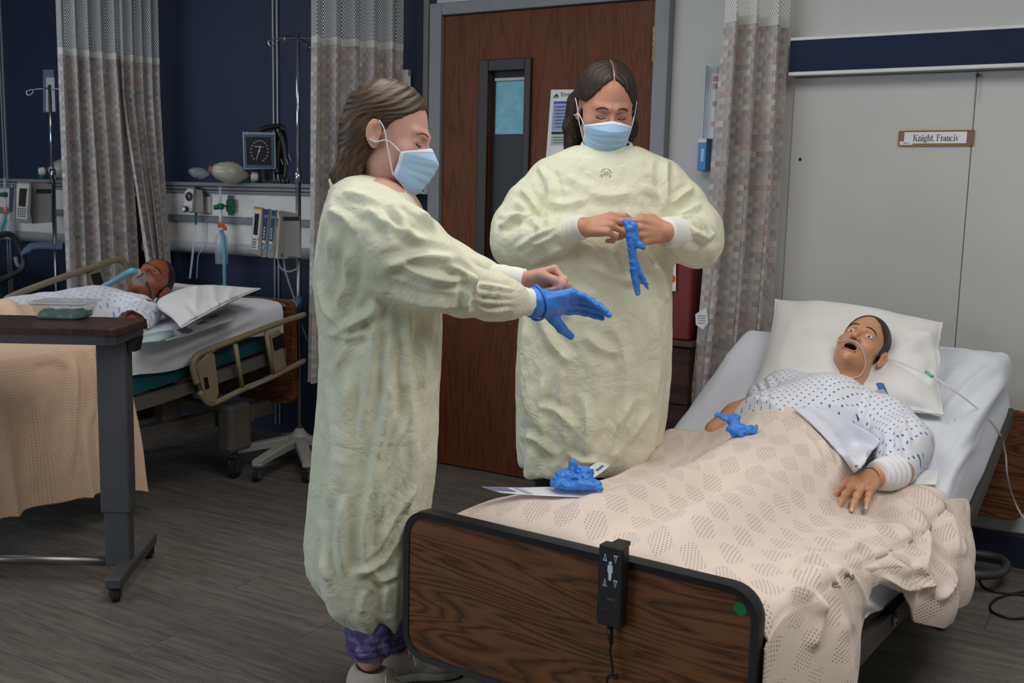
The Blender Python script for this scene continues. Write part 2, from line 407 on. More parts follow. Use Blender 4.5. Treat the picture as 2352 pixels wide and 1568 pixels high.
# floor: vinyl planks laid parallel to the back wall
def floor_mat(name, a, b, d):
    m = MB_(name); oi = m.n('ShaderNodeObjectInfo')
    tc = m.n('ShaderNodeTexCoord'); mp = m.n('ShaderNodeMapping'); m.l(tc.outputs['Object'], mp.inputs[0]); mp.inputs['Scale'].default_value = (2.2, 22, 1)
    off = m.n('ShaderNodeVectorMath', _operation='SCALE'); cx_ = m.n('ShaderNodeCombineXYZ'); m.l(oi.outputs['Random'], cx_.inputs[0]); m.l(oi.outputs['Random'], cx_.inputs[1])
    m.l(cx_.outputs[0], off.inputs[0]); off.inputs['Scale'].default_value = 90; m.l(off.outputs[0], mp.inputs['Location'])
    n1 = m.noise(mp.outputs[0], 1.5, 5, 0.6, 0.5); n2 = m.noise(mp.outputs[0], 6, 3, 0.6)
    g = m.math('MULTIPLY_ADD', n2, 0.45, m.math('MULTIPLY', n1, 0.75))
    c1 = m.ramp(g, [(0.40, lin(*d)), (0.55, lin(*a)), (0.75, lin(*b))])
    t = m.ramp(oi.outputs['Random'], [(0, (0.86, 0.86, 0.86)), (1, (1.1, 1.09, 1.07))])
    m.col(m.mix(1.0, c1, t, 'MULTIPLY')); m.rough(0.48); m.bump(g, 0.06, 0.001); return m.m
M_floor = floor_mat('grey oak vinyl plank', (100, 95, 90), (120, 115, 110), (78, 74, 71))
flo = mesh('floor', [(-9, -3, -0.004), (2.6, -3, -0.004), (2.6, WY, -0.004), (-9, WY, -0.004)], [(0, 1, 2, 3)], plain('dark plank joint', (62, 59, 56), 0.7), smooth=False); flo['kind'] = 'structure'
pw, pl = 0.178, 1.22
pb = B().box((0, 0, -0.002), (pl-0.002, pw-0.0018, 0.004), bev=0.0008, seg=1); pk = None
row = 0
for iy in range(20):
    y = 0.62+pw*(iy+0.5)
    if y > WY-0.05: break
    x = -5.9-pl*((iy*0.37) % 1.0)
    while x < 0.75:
        x += pl
        if pk is None: pk = pb.build('plank', M_floor, flo); o = pk
        else: o = pk.copy(); C.objects.link(o); o.parent = flo
        o.location = (x, y, 0)
# grey wall panels with the joint between them, over the wall behind bed with the name sign
for x0, x1 in ((-1.215, -0.5605), (-0.5575, 0.66), (0.663, 1.88)):
    B().box(((x0+x1)/2, WY-0.006, 0.96), (x1-x0, 0.012, 1.66), bev=0.0015, seg=1).build('panel', M_grey, wall)
o = B().box((-0.4+0.45, WY-0.010, 0.061), (2.7, 0.02, 0.122), bev=0.004).build('baseboard_back', M_cove); o['kind'] = 'structure'
B_screw = B().lathe([(0.006, 0), (0.006, 0.002), (0.003, 0.004)], onY(1838, 366, WY-0.012), (0, -1, 0), 10); B_screw.build('screw', MT['black'], wall)

# ------------------------------------------------------------------ door
d1 = thing('door_1', 'brown wooden door with a narrow window in a grey metal frame', 'door', (-2.335, WY, 0)); d1['kind'] = 'structure'; del d1['category']; del d1['label']
M_frame = plain('grey painted steel frame', (128, 130, 134), 0.45); M_door = wood('dark walnut door veneer', (42, 20, 8), (102, 54, 24), axis=2, stretch=10, scale=5, rough=0.5, fine=0.75)
fx0, fx1, lx0, lx1 = -2.935, -1.735, -2.868, -1.801
for n_, (xa, xb, za, zb) in (('jamb', (fx0, lx0, 0, 2.185)), ('jamb', (lx1, fx1, 0, 2.185)), ('lintel', (lx0, lx1, 2.13, 2.185))):
    B().box(((xa+xb)/2, WY-0.02, (za+zb)/2), (xb-xa, 0.07, zb-za), bev=0.004).build(n_, M_frame, d1)
    if n_ == 'jamb': s = 1 if xa == fx0 else -1; B().box((xb+0.004 if s > 0 else xa-0.004, WY-0.008, 1.06), (0.012, 0.03, 2.12), bev=0.002).build('door_stop', M_frame, d1)
wx0, wx1, wz0, wz1 = -2.61, -2.42, 0.98, 1.868
leaf = B(); yl = WY-0.012; th = 0.04
for xa, xb, za, zb in ((lx0+.004, wx0, .008, 2.126), (wx1, lx1-.004, .008, 2.126), (wx0, wx1, .008, wz0), (wx0, wx1, wz1, 2.126)):
    leaf.box(((xa+xb)/2, yl, (za+zb)/2), (xb-xa, th, zb-za))
lf = leaf.build('leaf', M_door, d1)
M_wf = plain('black brown window trim', (38, 30, 28), 0.45)
wt = 0.052; fr = B()
for xa, xb, za, zb in ((wx0-wt, wx0, wz0-wt, wz1+wt), (wx1, wx1+wt*0.65, wz0-wt, wz1+wt), (wx0, wx1, wz1, wz1+wt), (wx0, wx1, wz0-wt, wz0)):
    fr.box(((xa+xb)/2, yl-th/2-0.008, (za+zb)/2), (xb-xa, 0.018, zb-za), bev=0.004)
fr.build('window_frame', M_wf, d1)
m = MB_('dark wired door glass'); m.b.inputs['Base Color'].default_value = lin(34, 36, 42); m.rough(0.2); m.b.inputs['Specular IOR Level'].default_value = 0.3; m.b.inputs['Alpha'].default_value = 0.10
B().box(((wx0+wx1)/2, yl, (wz0+wz1)/2), (wx1-wx0, 0.006, wz1-wz0)).build('pane', m.m, d1)
m = MB_('teal paper'); v = m.coord(); n = m.noise(v, 14, 4, 0.6, 1.0); m.col(m.ramp(n, [(0.35, lin(120, 205, 228)), (0.62, lin(142, 222, 242)), (0.72, lin(235, 240, 240))])); m.rough(0.4)
pz = onY(1142, 187, WY)[2]; pzz = onY(1180, 308, WY)[2]
B().box((-2.503, yl+0.0055, (pz+pzz)/2), (0.176, 0.001, pz-pzz)).build('paper', m.m, d1)
B().box((-2.503, yl-0.0045, pz+0.006), (0.178, 0.001, 0.012)).build('tape', plain('clear tape', (170, 180, 185), 0.4), d1)
B().box((-2.515, yl+0.0092, (wz0+wz1)/2), (0.19, 0.002, wz1-wz0)).build('backing', plain('painted corridor darkness', (40, 42, 48), 0.6), d1)  # dark sheet added behind the glass, its colour standing for the corridor's darkness
M_brass = plain('aged brass', (176, 132, 62), 0.3, 1.0, 0.12)
for zc in (onY(1510, 105, WY)[2], 1.05, 0.25):
    h = B()
    for k in range(5): h.lathe([(0.008, 0), (0.0085, 0.001), (0.0085, 0.027), (0.008, 0.028)], (lx1-0.001, yl-0.034, zc-0.072+k*0.0285), (0, 0, 1), 12)
    h.box((lx1+0.004, yl-0.027, zc), (0.012, 0.003, 0.14))
    h.build('hinge', M_brass, d1)

# ------------------------------------------------------------------ poster on the door
pY = yl-th/2-0.001
po = thing('poster', 'white emergency notice with blue and green print taped to the wooden door', 'poster', tuple(onY(1300, 420, pY)))
c0, c1, c2, c3 = [onY(*p, pY) for p in ((1266, 206), (1256, 340), (1453, 345), (1456, 205))]; c1 = c0+(c1-c0)*1.6; c2 = c3+(c2-c3)*1.6
sh = B().prism([(p[0], p[2]) for p in (c0, c1, c2, c3)], 0.001, (0, pY, 0), (1, 0, 0), (0, 0, 1)); sh.build('sheet', MT['paper'], po)
def pquad(name, px0, py0, px1, py1, rgb, slope=-0.07):
    a = onY(px0, py0, pY-0.001); b = onY(px1, py0, pY-0.001); c_ = onY(px0+(py1-py0)*slope, py1, pY-0.001)
    B().prism([(a[0], a[2]), (c_[0], c_[2]), (c_[0]+b[0]-a[0], c_[2]), (b[0], a[2])], 0.0006, (0, pY-0.001, 0), (1, 0, 0), (0, 0, 1)).build(name, plain(name, rgb, 0.8), po)
pquad('header_bar', 1272, 233, 1440, 239, (62, 92, 178)); pquad('text_block', 1271, 240, 1440, 300, (150, 165, 205)); pquad('header_bar', 1267, 302, 1440, 309, (40, 66, 62)); pquad('text_block', 1266, 311, 1440, 334, (176, 190, 184))
for k in range(7): pquad('text_line', 1275, 245+k*7.6, 1425, 246.6+k*7.6, (110, 124, 170))
for k in range(3): pquad('text_line', 1270, 315+k*6, 1425, 316.4+k*6, (130, 146, 140))
a = onY(1277, 219, pY-0.002); B().prism([(-.014, -.006), (.014, -.006), (.005, .009)], 0.0006, a, (1, 0, 0), (0, 0, 1)).build('emblem', plain('navy print', (40, 66, 96), 0.8), po)
B().prism([(-.016, -.003), (.016, -.003), (.016, -.0005), (-.016, -.0005)], 0.0006, a+np.array([0, -.0005, -.008]), (1, 0, 0), (0, 0, 1)).build('emblem_bar', plain('teal print', (70, 130, 150), 0.8), po)
text('heading', 'Emerg', 0.027, onY(1288, 217, pY-0.002), (1, 0, 0), (0, 0, 1), plain('black print', (40, 40, 48), 0.8), po, 'LEFT')

# ------------------------------------------------------------------ things on the grey wall
li = thing('bed_light', 'long navy and white overbed wall light above the name sign', 'light', (-0.3, WY, 1.86))
M_white = plain('white enamel', (215, 216, 216), 0.4); M_band = plain('navy panel', (20, 34, 64), 0.6, spec=.2)
x0, x1 = -1.22, 1.1; yf = WY-0.085
zt, zb_ = onY(2000, 80, yf)[2], onY(2000, 163, yf)[2]
B().box(((x0+x1)/2, yf+0.004, (zt+zb_)/2), (x1-x0, 0.008, zt-zb_-0.012)).build('front_panel', M_band, li)
B().box(((x0+x1)/2, yf+0.042, zt), (x1-x0, 0.09, 0.012), bev=0.002).build('top_trim', M_white, li)
B().box(((x0+x1)/2, yf-0.003, zb_), (x1-x0, 0.010, 0.014), bev=0.003).build('bottom_trim', M_white, li)
B().box(((x0+x1)/2, yf+0.048, zb_), (x1-x0, 0.075, 0.01)).build('underside', plain('light diffuser, unlit', (150, 152, 156), 0.5), li)
B().box((x0+0.004, yf+0.042, (zt+zb_)/2), (0.008, 0.08, zt-zb_), bev=0.002).build('end_cap', M_white, li)
pc = B(); a = onY(2246, 168, WY-0.03); b = onY(2240, 235, WY-0.03); pc.tube([a, b], 0.0018, 8); pc.build('pull_cord', MT['steel'], li)
B().lathe([(0.007, 0), (0.007, .006), (.004, .012), (.002, .014)], a+np.array([0, 0, -0.002]), (0, 0, -1), 12).build('cord_socket', MT['darkgrey'], li)

sg = thing('name_sign', 'brass edged name sign reading Knight, Francis on the grey wall', 'sign', tuple(onY(2150, 317, WY-0.012)))
sy = WY-0.013
cs = [onY(*p, sy) for p in ((2066, 300), (2066, 335), (2236, 333.5), (2238, 299))]; xa, xb = cs[0][0], cs[2][0]; za, zb2 = cs[1][2], cs[0][2]; xm, zm = (xa+xb)/2, (za+zb2)/2
B().box((xm, sy-0.003, zm), (xb-xa, 0.006, zb2-za), bev=0.001).build('backplate', plain('brown sign board', (126, 96, 70), 0.35), sg)
e = B()
for zz in (za+.002, zb2-.002): e.box((xm, sy-0.006, zz), (xb-xa, 0.006, 0.004), bev=0.001)
for xx in (xa+.001, xb-.001): e.box((xx, sy-0.006, zm), (0.003, 0.005, zb2-za), bev=0.001)
e.build('brass_edge', M_brass, sg)
B().box((xm-.002, sy-0.0068, zm+.001), ((xb-xa)*0.83, 0.001, (zb2-za)*0.74)).build('name_card', MT['paper'], sg)
B().box((xa+.028, sy-0.0074, za+.010), (0.046, 0.0006, 0.012)).build('bed_strip', MT['paper'], sg)
def serif(word, O, h, ex, ez, mat, parent):
    """letters with serifs, strokes as flat bars; O baseline start"""
    th_, tn = 0.12, 0.055
    G = {'K': (0.74, [('v', .14, 0, 1), ('s', .14, 0), ('s', .14, 1), ('l', .18, .42, .58, 1, tn), ('l', .28, .54, .62, 0, th_), ('s', .60, 1), ('s', .62, 0)]),
         'F': (0.60, [('v', .14, 0, 1), ('s', .14, 0), ('h', .04, .56, .97), ('h', .14, .44, .53), ('l', .55, .97, .55, .80, tn), ('l', .44, .60, .44, .45, tn)]),
         'n': (0.54, [('v', .12, 0, .65), ('s', .12, 0), ('l', .04, .62, .12, .66, tn), ('a', .12, .42, .62), ('v', .42, 0, .48), ('s', .42, 0)]),
         'i': (0.28, [('v', .13, 0, .65), ('s', .13, 0), ('l', .05, .62, .13, .66, tn), ('d', .13, .88)]),
         'g': (0.52, [('o', .24, .44, .17, .19), ('o', .24, -.10, .20, .12), ('l', .14, .28, .10, .14, tn), ('l', .10, .12, .38, .04, th_*.7), ('l', .36, .60, .48, .62, tn)]),
         'h': (0.54, [('v', .12, 0, 1), ('s', .12, 0), ('l', .04, .98, .12, 1, tn), ('a', .12, .42, .62), ('v', .42, 0, .48), ('s', .42, 0)]),
         't': (0.30, [('v', .12, .08, .86), ('h', .02, .26, .62), ('l', .12, .07, .20, .02, th_*.8), ('l', .20, .02, .27, .08, tn)]),
         ',': (0.26, [('d', .10, .05), ('l', .13, .04, .06, -.16, tn)]), ' ': (0.24, []),
         'r': (0.38, [('v', .12, 0, .65), ('s', .12, 0), ('l', .04, .62, .12, .66, tn), ('l', .14, .52, .27, .64, tn), ('d', .30, .58)]),
         'a': (0.47, [('o', .20, .20, .15, .18), ('v', .34, .04, .50), ('l', .34, .50, .20, .65, th_*.7), ('l', .20, .65, .08, .54, tn), ('l', .34, .06, .44, .03, tn)]),
         'c': (0.46, [('c', .24, .32, .20, .33)]), 's': (0.40, [('l', .34, .54, .20, .65, tn), ('l', .20, .65, .09, .50, th_*.8), ('l', .09, .50, .31, .20, th_), ('l', .31, .20, .20, .01, th_*.8), ('l', .20, .01, .07, .12, tn)])}
    b = B(); x = 0; ez_ = np.cross(ex, ez)
    def bar(xa, ya, xb_, yb, w):
        p, q = np.array([xa, ya]), np.array([xb_, yb]); d = q-p; L = np.hypot(*d); d = d/(L+1e-9); nrm = np.array([-d[1], d[0]])*w/2
        V = [p-nrm, q-nrm, q+nrm, p+nrm]; b.add([O+ex*((v[0]+x)*h)+ez*(v[1]*h)+ez_*0.0006 for v in V], [(0, 1, 2, 3)])
    for ch in word:
        adv, st = G[ch]
        for s_ in st:
            k = s_[0]
            if k == 'v': bar(s_[1], s_[2], s_[1], s_[3], th_)
            elif k == 's': bar(s_[1]-.13, s_[2]-(.02 if s_[2] else -.0), s_[1]+.13, s_[2]-(.02 if s_[2] else 0), tn)
            elif k == 'h': bar(s_[1], s_[3], s_[2], s_[3], tn*1.1)
            elif k == 'l': bar(*s_[1:6])
            elif k == 'd': bar(s_[1]-.07, s_[2], s_[1]+.07, s_[2], .14)
            elif k == 'a':
                xs = np.linspace(0, math.pi*0.5, 6); pts = [(s_[1]+.04, .50)]+[((s_[1]+s_[2])/2+.02-.14*math.cos(t*2), .50+.15*math.sin(t*2)) for t in xs[1:]]
                for (a1, b1), (a2, b2) in zip(pts, pts[1:]): bar(a1, b1, a2, b2, .075)
            elif k in 'oc':
                a0, a1 = (0, 2*math.pi) if k == 'o' else (0.9, 5.5)
                t = np.linspace(a0, a1, 15)
                for u, v in zip(t, t[1:]): bar(s_[1]+s_[3]*math.cos(u), s_[2]+s_[4]*math.sin(u), s_[1]+s_[3]*math.cos(v), s_[2]+s_[4]*math.sin(v), tn+(th_-tn)*abs(math.cos((u+v)/2)))
        x += adv
    return b.build('lettering', mat, parent)
M_ink = plain('black ink', (34, 36, 44), 0.8)
ex, ez = np.array([1.0, 0, 0]), np.array([0, 0, 1.0])
serif('Knight, Francis', onY(2097, 324, sy-0.0073), 0.0235, ex*1.01, ez, M_ink, sg)
text('small_lettering', '- Bed: 5', 0.0085, (xa+.028, sy-0.0078, za+.010), ex, ez, M_ink, sg)

# document holder: clear sleeve and a blue box
dh = thing('document_holder', 'clear plastic wall sleeve ending in a blue and white carton beside the patterned curtain', 'holder', tuple(onY(1615, 355, WY-0.02)))
M_clear = glassy('clear acrylic', (215, 225, 235), 0.28)
a = onY(1625, 152, WY-0.03); b = onY(1614, 320, WY-0.03); c = onY(1652, 152, WY-0.03)
B().box(((a[0]+c[0])/2-.002, WY-0.03, (a[2]+b[2])/2), (c[0]-a[0], 0.04, a[2]-b[2]), bev=0.002).build('sleeve', M_clear, dh)
B().box((a[0]+.0015, WY-0.032, (a[2]+b[2])/2), (0.003, 0.044, a[2]-b[2])).build('sleeve_edge', plain('pale acrylic edge', (185, 195, 210), 0.3), dh)
B().box(((a[0]+c[0])/2+.004, WY-0.012, (a[2]+b[2])/2-.01), (0.035, 0.002, 0.26)).build('card', MT['paper'], dh)
for k, z in enumerate((1.80, 1.77, 1.70, 1.62)): B().box((a[0]+.03, WY-0.0135, z), (0.018, 0.001, 0.02)).build('print_block', plain('red print', (190, 70, 50), 0.7), dh)
a = onY(1605, 318, WY-0.05); b = onY(1621, 392, WY-0.05)
B().box(((a[0]+b[0])/2, WY-0.03, (a[2]+b[2])/2), (b[0]-a[0], 0.05, a[2]-b[2]), bev=0.003).build('carton', plain('blue carton', (74, 140, 205), 0.5), dh)
B().box(((a[0]+b[0])/2, WY-0.0555, a[2]-.008), (b[0]-a[0]-.002, 0.001, 0.016)).build('carton_top', MT['paper'], dh)
B().box(((a[0]+b[0])/2+.003, WY-0.0555, (a[2]+b[2])/2-.002), (0.012, 0.001, 0.05)).build('carton_label', plain('pale blue label', (180, 205, 230), 0.6), dh)

# navy wall tracks
M_track = plain('pale aluminium track', (170, 174, 182), 0.35, 0.6)
for n_, (x, z0, z1) in enumerate(((-3.945, 0.05, 2.7), (-6.275, 0.05, 2.7), (-2.985, 1.45, 2.7))):
    t = thing('trim_%d' % (n_+1), '', '', (x, WY, z0)); t['kind'] = 'structure'
    if n_ < 2:
        for s in (-0.014, 0.014): B().box((x+s, WY-0.007, (z0+z1)/2), (0.009, 0.014, z1-z0), bev=0.002).build('rail', M_track, t)
        B().box((x, WY-0.002, (z0+z1)/2), (0.02, 0.004, z1-z0)).build('channel', plain('dark slot', (30, 34, 46), 0.5), t)
    else: B().box((x, WY-0.006, (z0+z1)/2), (0.03, 0.012, z1-z0), bev=0.002).build('rail', plain('tan strip', (128, 124, 118), 0.5), t)

# ------------------------------------------------------------------ privacy curtains
def curtain_mat():
    m = MB_('woven block curtain'); tc = m.n('ShaderNodeTexCoord'); sp = m.n('ShaderNodeSeparateXYZ'); m.l(tc.outputs['UV'], sp.inputs[0])
    row = m.math('FLOOR', m.math('MULTIPLY_ADD', m.noise(tc.outputs['UV'], 220, 2), .20, m.math('DIVIDE', sp.outputs[1], 0.0215))); u = m.math('ADD', m.math('MULTIPLY_ADD', m.noise(tc.outputs['UV'], 160, 2), .22, m.math('DIVIDE', sp.outputs[0], 0.066)), m.math('MULTIPLY', row, 0.5)); colm = m.math('FLOOR', u)
    cb = m.n('ShaderNodeCombineXYZ'); m.l(row, cb.inputs[0]); m.l(colm, cb.inputs[1]); wn = m.n('ShaderNodeTexWhiteNoise'); m.l(cb.outputs[0], wn.inputs['Vector'])
    band = m.n('ShaderNodeTexWhiteNoise', _noise_dimensions='1D'); m.l(m.math('FLOOR', m.math('DIVIDE', row, 2.0)), band.inputs['W'])
    par = m.math('MODULO', m.math('ADD', row, m.math('MULTIPLY', colm, 1.0)), 3.0)
    f = m.math('FRACT', m.math('ADD', m.math('MULTIPLY', wn.outputs[0], 0.45), m.math('MULTIPLY_ADD', m.math('ABSOLUTE', par), 0.22, m.math('MULTIPLY', band.outputs[0], 0.4))))
    c = m.ramp(f, [(0.0, lin(196, 172, 164)), (0.22, lin(184, 184, 180)), (0.42, lin(206, 198, 192)), (0.6, lin(168, 160, 164)), (0.78, lin(184, 186, 184)), (1, lin(192, 166, 160))])
    fu = m.math('FRACT', u); sh_ = m.math('MULTIPLY_ADD', fu, 0.34, 0.80); cc = m.n('ShaderNodeCombineColor'); [m.l(sh_, cc.inputs[i]) for i in range(3)]
    thread = m.math('SINE', m.math('MULTIPLY', sp.outputs[1], 2800.0))
    m.col(m.mix(1.0, c, cc.outputs[0], 'MULTIPLY')); m.rough(0.9); m.b.inputs['Specular IOR Level'].default_value = 0.15
    m.bump(m.math('MULTIPLY_ADD', thread, 0.1, fu), 0.10, 0.002); return m.m
def net_mat():
    m = MB_('white curtain netting'); tc = m.n('ShaderNodeTexCoord'); sp = m.n('ShaderNodeSeparateXYZ'); m.l(tc.outputs['UV'], sp.inputs[0])
    a = m.math('ABSOLUTE', m.math('SINE', m.math('MULTIPLY', m.math('ADD', sp.outputs[0], sp.outputs[1]), 190.0))); b = m.math('ABSOLUTE', m.math('SINE', m.math('MULTIPLY', m.math('SUBTRACT', sp.outputs[0], sp.outputs[1]), 190.0)))
    hole = m.math('GREATER_THAN', m.math('MULTIPLY', a, b), 0.30)
    m.col(lin(240, 240, 236)); m.rough(0.9); al = m.math('SUBTRACT', 1.0, hole); m.l(al, m.b.inputs['Alpha']); return m.m
M_cur, M_net, M_hem = curtain_mat(), net_mat(), fabric('white curtain tape', (205, 205, 200), 0.15)
def curtain(label, A, Bp, z0, folds_n, amp, seed, lean=None, sub=22, zt=2.0, top=2.72, cat='curtain', tilt=0.02):
    A, Bp = np.array(A, float), np.array(Bp, float); r = np.random.default_rng(seed)
    n = folds_n*sub+1; t = np.linspace(0, 1, n); d = Bp-A; L = np.hypot(*d); d /= L; nr = np.array([d[1], -d[0]])
    ph = t*folds_n*2*np.pi; wob = np.interp(t, np.linspace(0, 1, folds_n+1), r.uniform(0.55, 1.25, folds_n+1)); sk = np.interp(t, np.linspace(0, 1, folds_n+1), r.uniform(-.35, .35, folds_n+1))
    zs = np.concatenate([np.linspace(top, zt, 8), np.linspace(zt, z0, 40)[1:]]); grid = []
    for z in zs:
        q = np.clip((zt-z)/(zt-z0), 0, 1); a = amp*(0.55+0.5*min(1, q*2.5))*wob*(1+0.12*np.sin(q*5+t*9)); f = np.sin(ph+sk+0.35*np.sin(q*3+t*20)*q); f = np.sign(f)*np.abs(f)**0.75
        al = t*L+0.012*np.sin(ph*2+0.6)*(0.4+q); P = A+al[:, None]*d+(a*f)[:, None]*nr
        if lean is not None: P = P+lean(q, t)
        grid.append(np.c_[P, np.full(n, z)])
    G = np.array(grid); us = np.concatenate([[0], np.cumsum(np.linalg.norm(np.diff(G[20], axis=0), axis=1))]); UV = np.stack(np.broadcast_arrays(us[None, :], zs[:, None]), -1)
    root = thing('privacy_curtain', label, cat, (*((A+Bp)/2), z0))
    def part(name, rows, mat):
        b = B().sheet(G[rows]); return b.build(name, mat, root, smooth=True, uv=UV[rows].reshape(-1, 2))
    part('netting', slice(0, 8), M_net); hemr = G[7:9].copy(); hemr[1, :, 2] = zt-0.028
    nrm = np.array([nr[0], nr[1], 0]); B().sheet(np.stack([hemr[0]+nrm*0.0025+[0, 0, .006], hemr[1]+nrm*0.0025])).build('header_tape', M_hem, root, smooth=True)
    part('cloth', slice(7, len(zs)), M_cur); return root, G
c3, G3 = curtain('patterned privacy curtain hanging between the wooden door and the name sign bed', (-1.415, 3.885), (-1.225, 4.07), 0.48, 3, 0.062, 5, lean=lambda q, t: np.outer(np.ones_like(t), [-0.05, -0.02])*q*(1-t)[:, None]*1.2)
c2, G2 = curtain('patterned privacy curtain behind the woman standing side-on, beside the IV pole', (-3.30, 3.70), (-3.05, 4.06), 0.42, 5, 0.062, 8, lean=lambda q, t: np.outer(np.ones_like(t), [-0.02, -0.02])*q)
c1, G1 = curtain('patterned privacy curtain hanging straight at the head of the far left bed', (-4.82, 3.50), (-4.715, 3.82), 0.42, 5, 0.06, 11, lean=lambda q, t: np.outer(t, [0.10, 0.0])*q)
c1b, G1b = curtain('patterned privacy curtain drawn aside at a slant behind the sleeping manikin', (-4.72, 3.80), (-4.655, 4.0), 0.42, 4, 0.03, 13, lean=lambda q, t: np.outer(0.66-t*0.46, [0.52, -0.02])*max(q-.12, 0)**1.25)
def paper_tag(px, py, w, h, Y, label, rz):
    P = onY(px, py, Y); t = thing('care_tag', label, 'tag', tuple(P)); ex = np.array([math.cos(rz), 0, math.sin(rz)]); ey = np.array([-math.sin(rz), 0, math.cos(rz)])
    B().prism([(-w/2, -h*.28), (0.05*w, -h/2), (w/2, -h*.2), (w/2*.8, h/2), (-w/2, h*.2)], 0.001, P, ex, ey).build('sheet', MT['paper'], t)
    for k in range(4): B().prism([(-w*.32, -.0012), (w*.3, -.0012), (w*.3, .0012), (-w*.32, .0012)], .0004, P+np.array([0, -.0016, 0])+ey*(h*.12-k*h*.11), ex, ey).build('print_line', plain('blue print', (120, 132, 170), .8), t)
paper_tag(1612, 731, 0.05, 0.085, 3.80, 'white printed tag hanging on the edge of the curtain by the door', 0.1)
paper_tag(330, 562, 0.03, 0.075, 3.93, 'small white tag on the slanted curtain above the sleeping manikin', -0.1)
# ------------------------------------------------------------------ beds
M_lam = wood('walnut laminate', (42, 24, 13), (122, 78, 46), axis=0, stretch=9, scale=4.0, rough=0.5, fine=0.45, rings=15.0)
M_sheet = fabric('white bed sheet', (222, 226, 236), 0.22, 7, dist=0.006, var=0.02)
M_pil = fabric('white pillow case', (232, 231, 230), 0.2, 6, dist=0.006, var=0.02)
M_teal = plain('teal mattress cover', (22, 86, 96), 0.5)
M_fr = plain('taupe bed frame', (92, 88, 84), 0.5); M_rail = plain('beige rail plastic', (136, 124, 100), 0.42)
def on_edge(px, py, x0, k, y0):
    """meet the upright plane X = x0 + k (Y - y0)"""
    v = ray(px, py); t = (x0-k*y0)/(v[0]-k*v[1]); return CO+v*t
SP1 = np.array([(1.965, .515), (2.2, .51), (2.6, .465), (2.95, .43), (3.15, .46), (3.5, .62), (3.95, .825)])
XR = lambda y: -.53+.089*(y-1.93); XL = lambda y: -1.395+.045*(y-1.95)
def ztop1(y): return np.interp(y, SP1[:, 0], SP1[:, 1])
def bedcover(spine, xl, xr, side, y0, y1, ny=90, nx=70, rad=0.04, out=0.0, wob=0.004, seed=0, sidef=None):
    """sheet over a mattress: grid from the left side over the top and down the right side"""
    ys = np.linspace(y0, y1, ny); G = np.zeros((ny, nx, 3)); U = np.zeros((ny, nx, 2))
    k = np.ones(9)/9
    yy = np.linspace(y0-.2, y1+.2, 300); zz = np.interp(yy, spine[:, 0], spine[:, 1]); zz = np.convolve(np.pad(zz, 12, 'edge'), np.ones(25)/25, 'valid')
    for i, y in enumerate(ys):
        z = np.interp(y, yy, zz); l, r = xl(y)-out, xr(y)+out; w = r-l; sd = side if sidef is None else sidef(y)
        prof = [(l-.004, z-sd), (l-.002, z-rad)]+[(l+rad-rad*math.cos(a), z-rad+rad*math.sin(a)) for a in np.linspace(0, math.pi/2, 6)]+\
               [(l+rad+(w-2*rad)*q, z) for q in np.linspace(0, 1, 24)[1:-1]]+[(r-rad+rad*math.sin(a), z-rad+rad*math.cos(a)) for a in np.linspace(0, math.pi/2, 6)]+[(r+.002, z-rad-.01), (r+.004, z-sd)]
        p = np.array(prof); s = np.concatenate([[0], np.cumsum(np.hypot(*np.diff(p, axis=0).T))]); q = np.linspace(0, s[-1], nx)
        G[i, :, 0] = np.interp(q, s, p[:, 0]); G[i, :, 1] = y; G[i, :, 2] = np.interp(q, s, p[:, 1]); U[i, :, 0] = q; U[i, :, 1] = y
    V = G.reshape(-1, 3); V[:, 2] += wob*(vnoise(V, 9, seed)-.5)*2; return G
def normals(G):
    N = np.cross(np.gradient(G, axis=1), np.gradient(G, axis=0)); return N/(np.linalg.norm(N, axis=2)[..., None]+1e-12)
def fold_grid(G, strokes, sign=1, neg=0.42):
    N = normals(G); sign = (1 if (N[..., 2]).sum() > 0 else -1) if sign == 1 else sign; N = N.reshape(-1, 3)*sign; return folds(G.reshape(-1, 3), N, strokes, face=0.0, neg=neg).reshape(G.shape)
b1 = thing('hospital_bed', 'hospital bed with a dark wood footboard nearest the camera', 'bed', (-1.0, 2.9, 0), group=None)
ax0, ax1 = np.array([-1.44, 1.955, 0]), np.array([-.560, 1.903, 0]); fe = (ax1-ax0)/np.linalg.norm(ax1-ax0); ft = np.array([0, 0, 1.0]); fn = np.cross(fe, ft)
FW, FZ0, FZ1 = np.linalg.norm(ax1-ax0), .205, .573; fc = (ax0+ax1)/2+ft*(FZ0+FZ1)/2; FH = FZ1-FZ0
B().prism(rrect(FW-.022, FH-.022, .055), .028, fc-fn*.014, fe, ft, .001).build('footboard', M_lam, b1)
fb = bpy.data.objects['footboard']
out = rrect(FW, FH, .065, 8); inn = rrect(FW-.030, FH-.030, .051, 8); tr = B(); nn = len(out)
V = []
for P, h in ((inn, -.017), (out, -.019), ([(x*1.004, y*1.006) for x, y in out], 0.0), (out, .019), (inn, .017)): V += [fc+fe*x+ft*y+fn*h for x, y in P]
F = [(a*nn+k, a*nn+(k+1) % nn, ((a+1) % 5)*nn+(k+1) % nn, ((a+1) % 5)*nn+k) for a in range(5) for k in range(nn)]
tr.add(V, F); o = autosmooth(tr.build('edge_trim', MT['black'], b1), 50)
P = onY(1711, 1390, 1.914); dd = (P-fc)@fe, (P-fc)@ft
B().prism([(.0135*math.cos(a), .0135*math.sin(a)) for a in np.linspace(0, 2*np.pi, 28, endpoint=False)], .0008, fc+fe*dd[0]+ft*dd[1]+fn*.0142, fe, ft).build('round_sticker', plain('green sticker', (10, 112, 62), .6), b1, label='green round sticker')
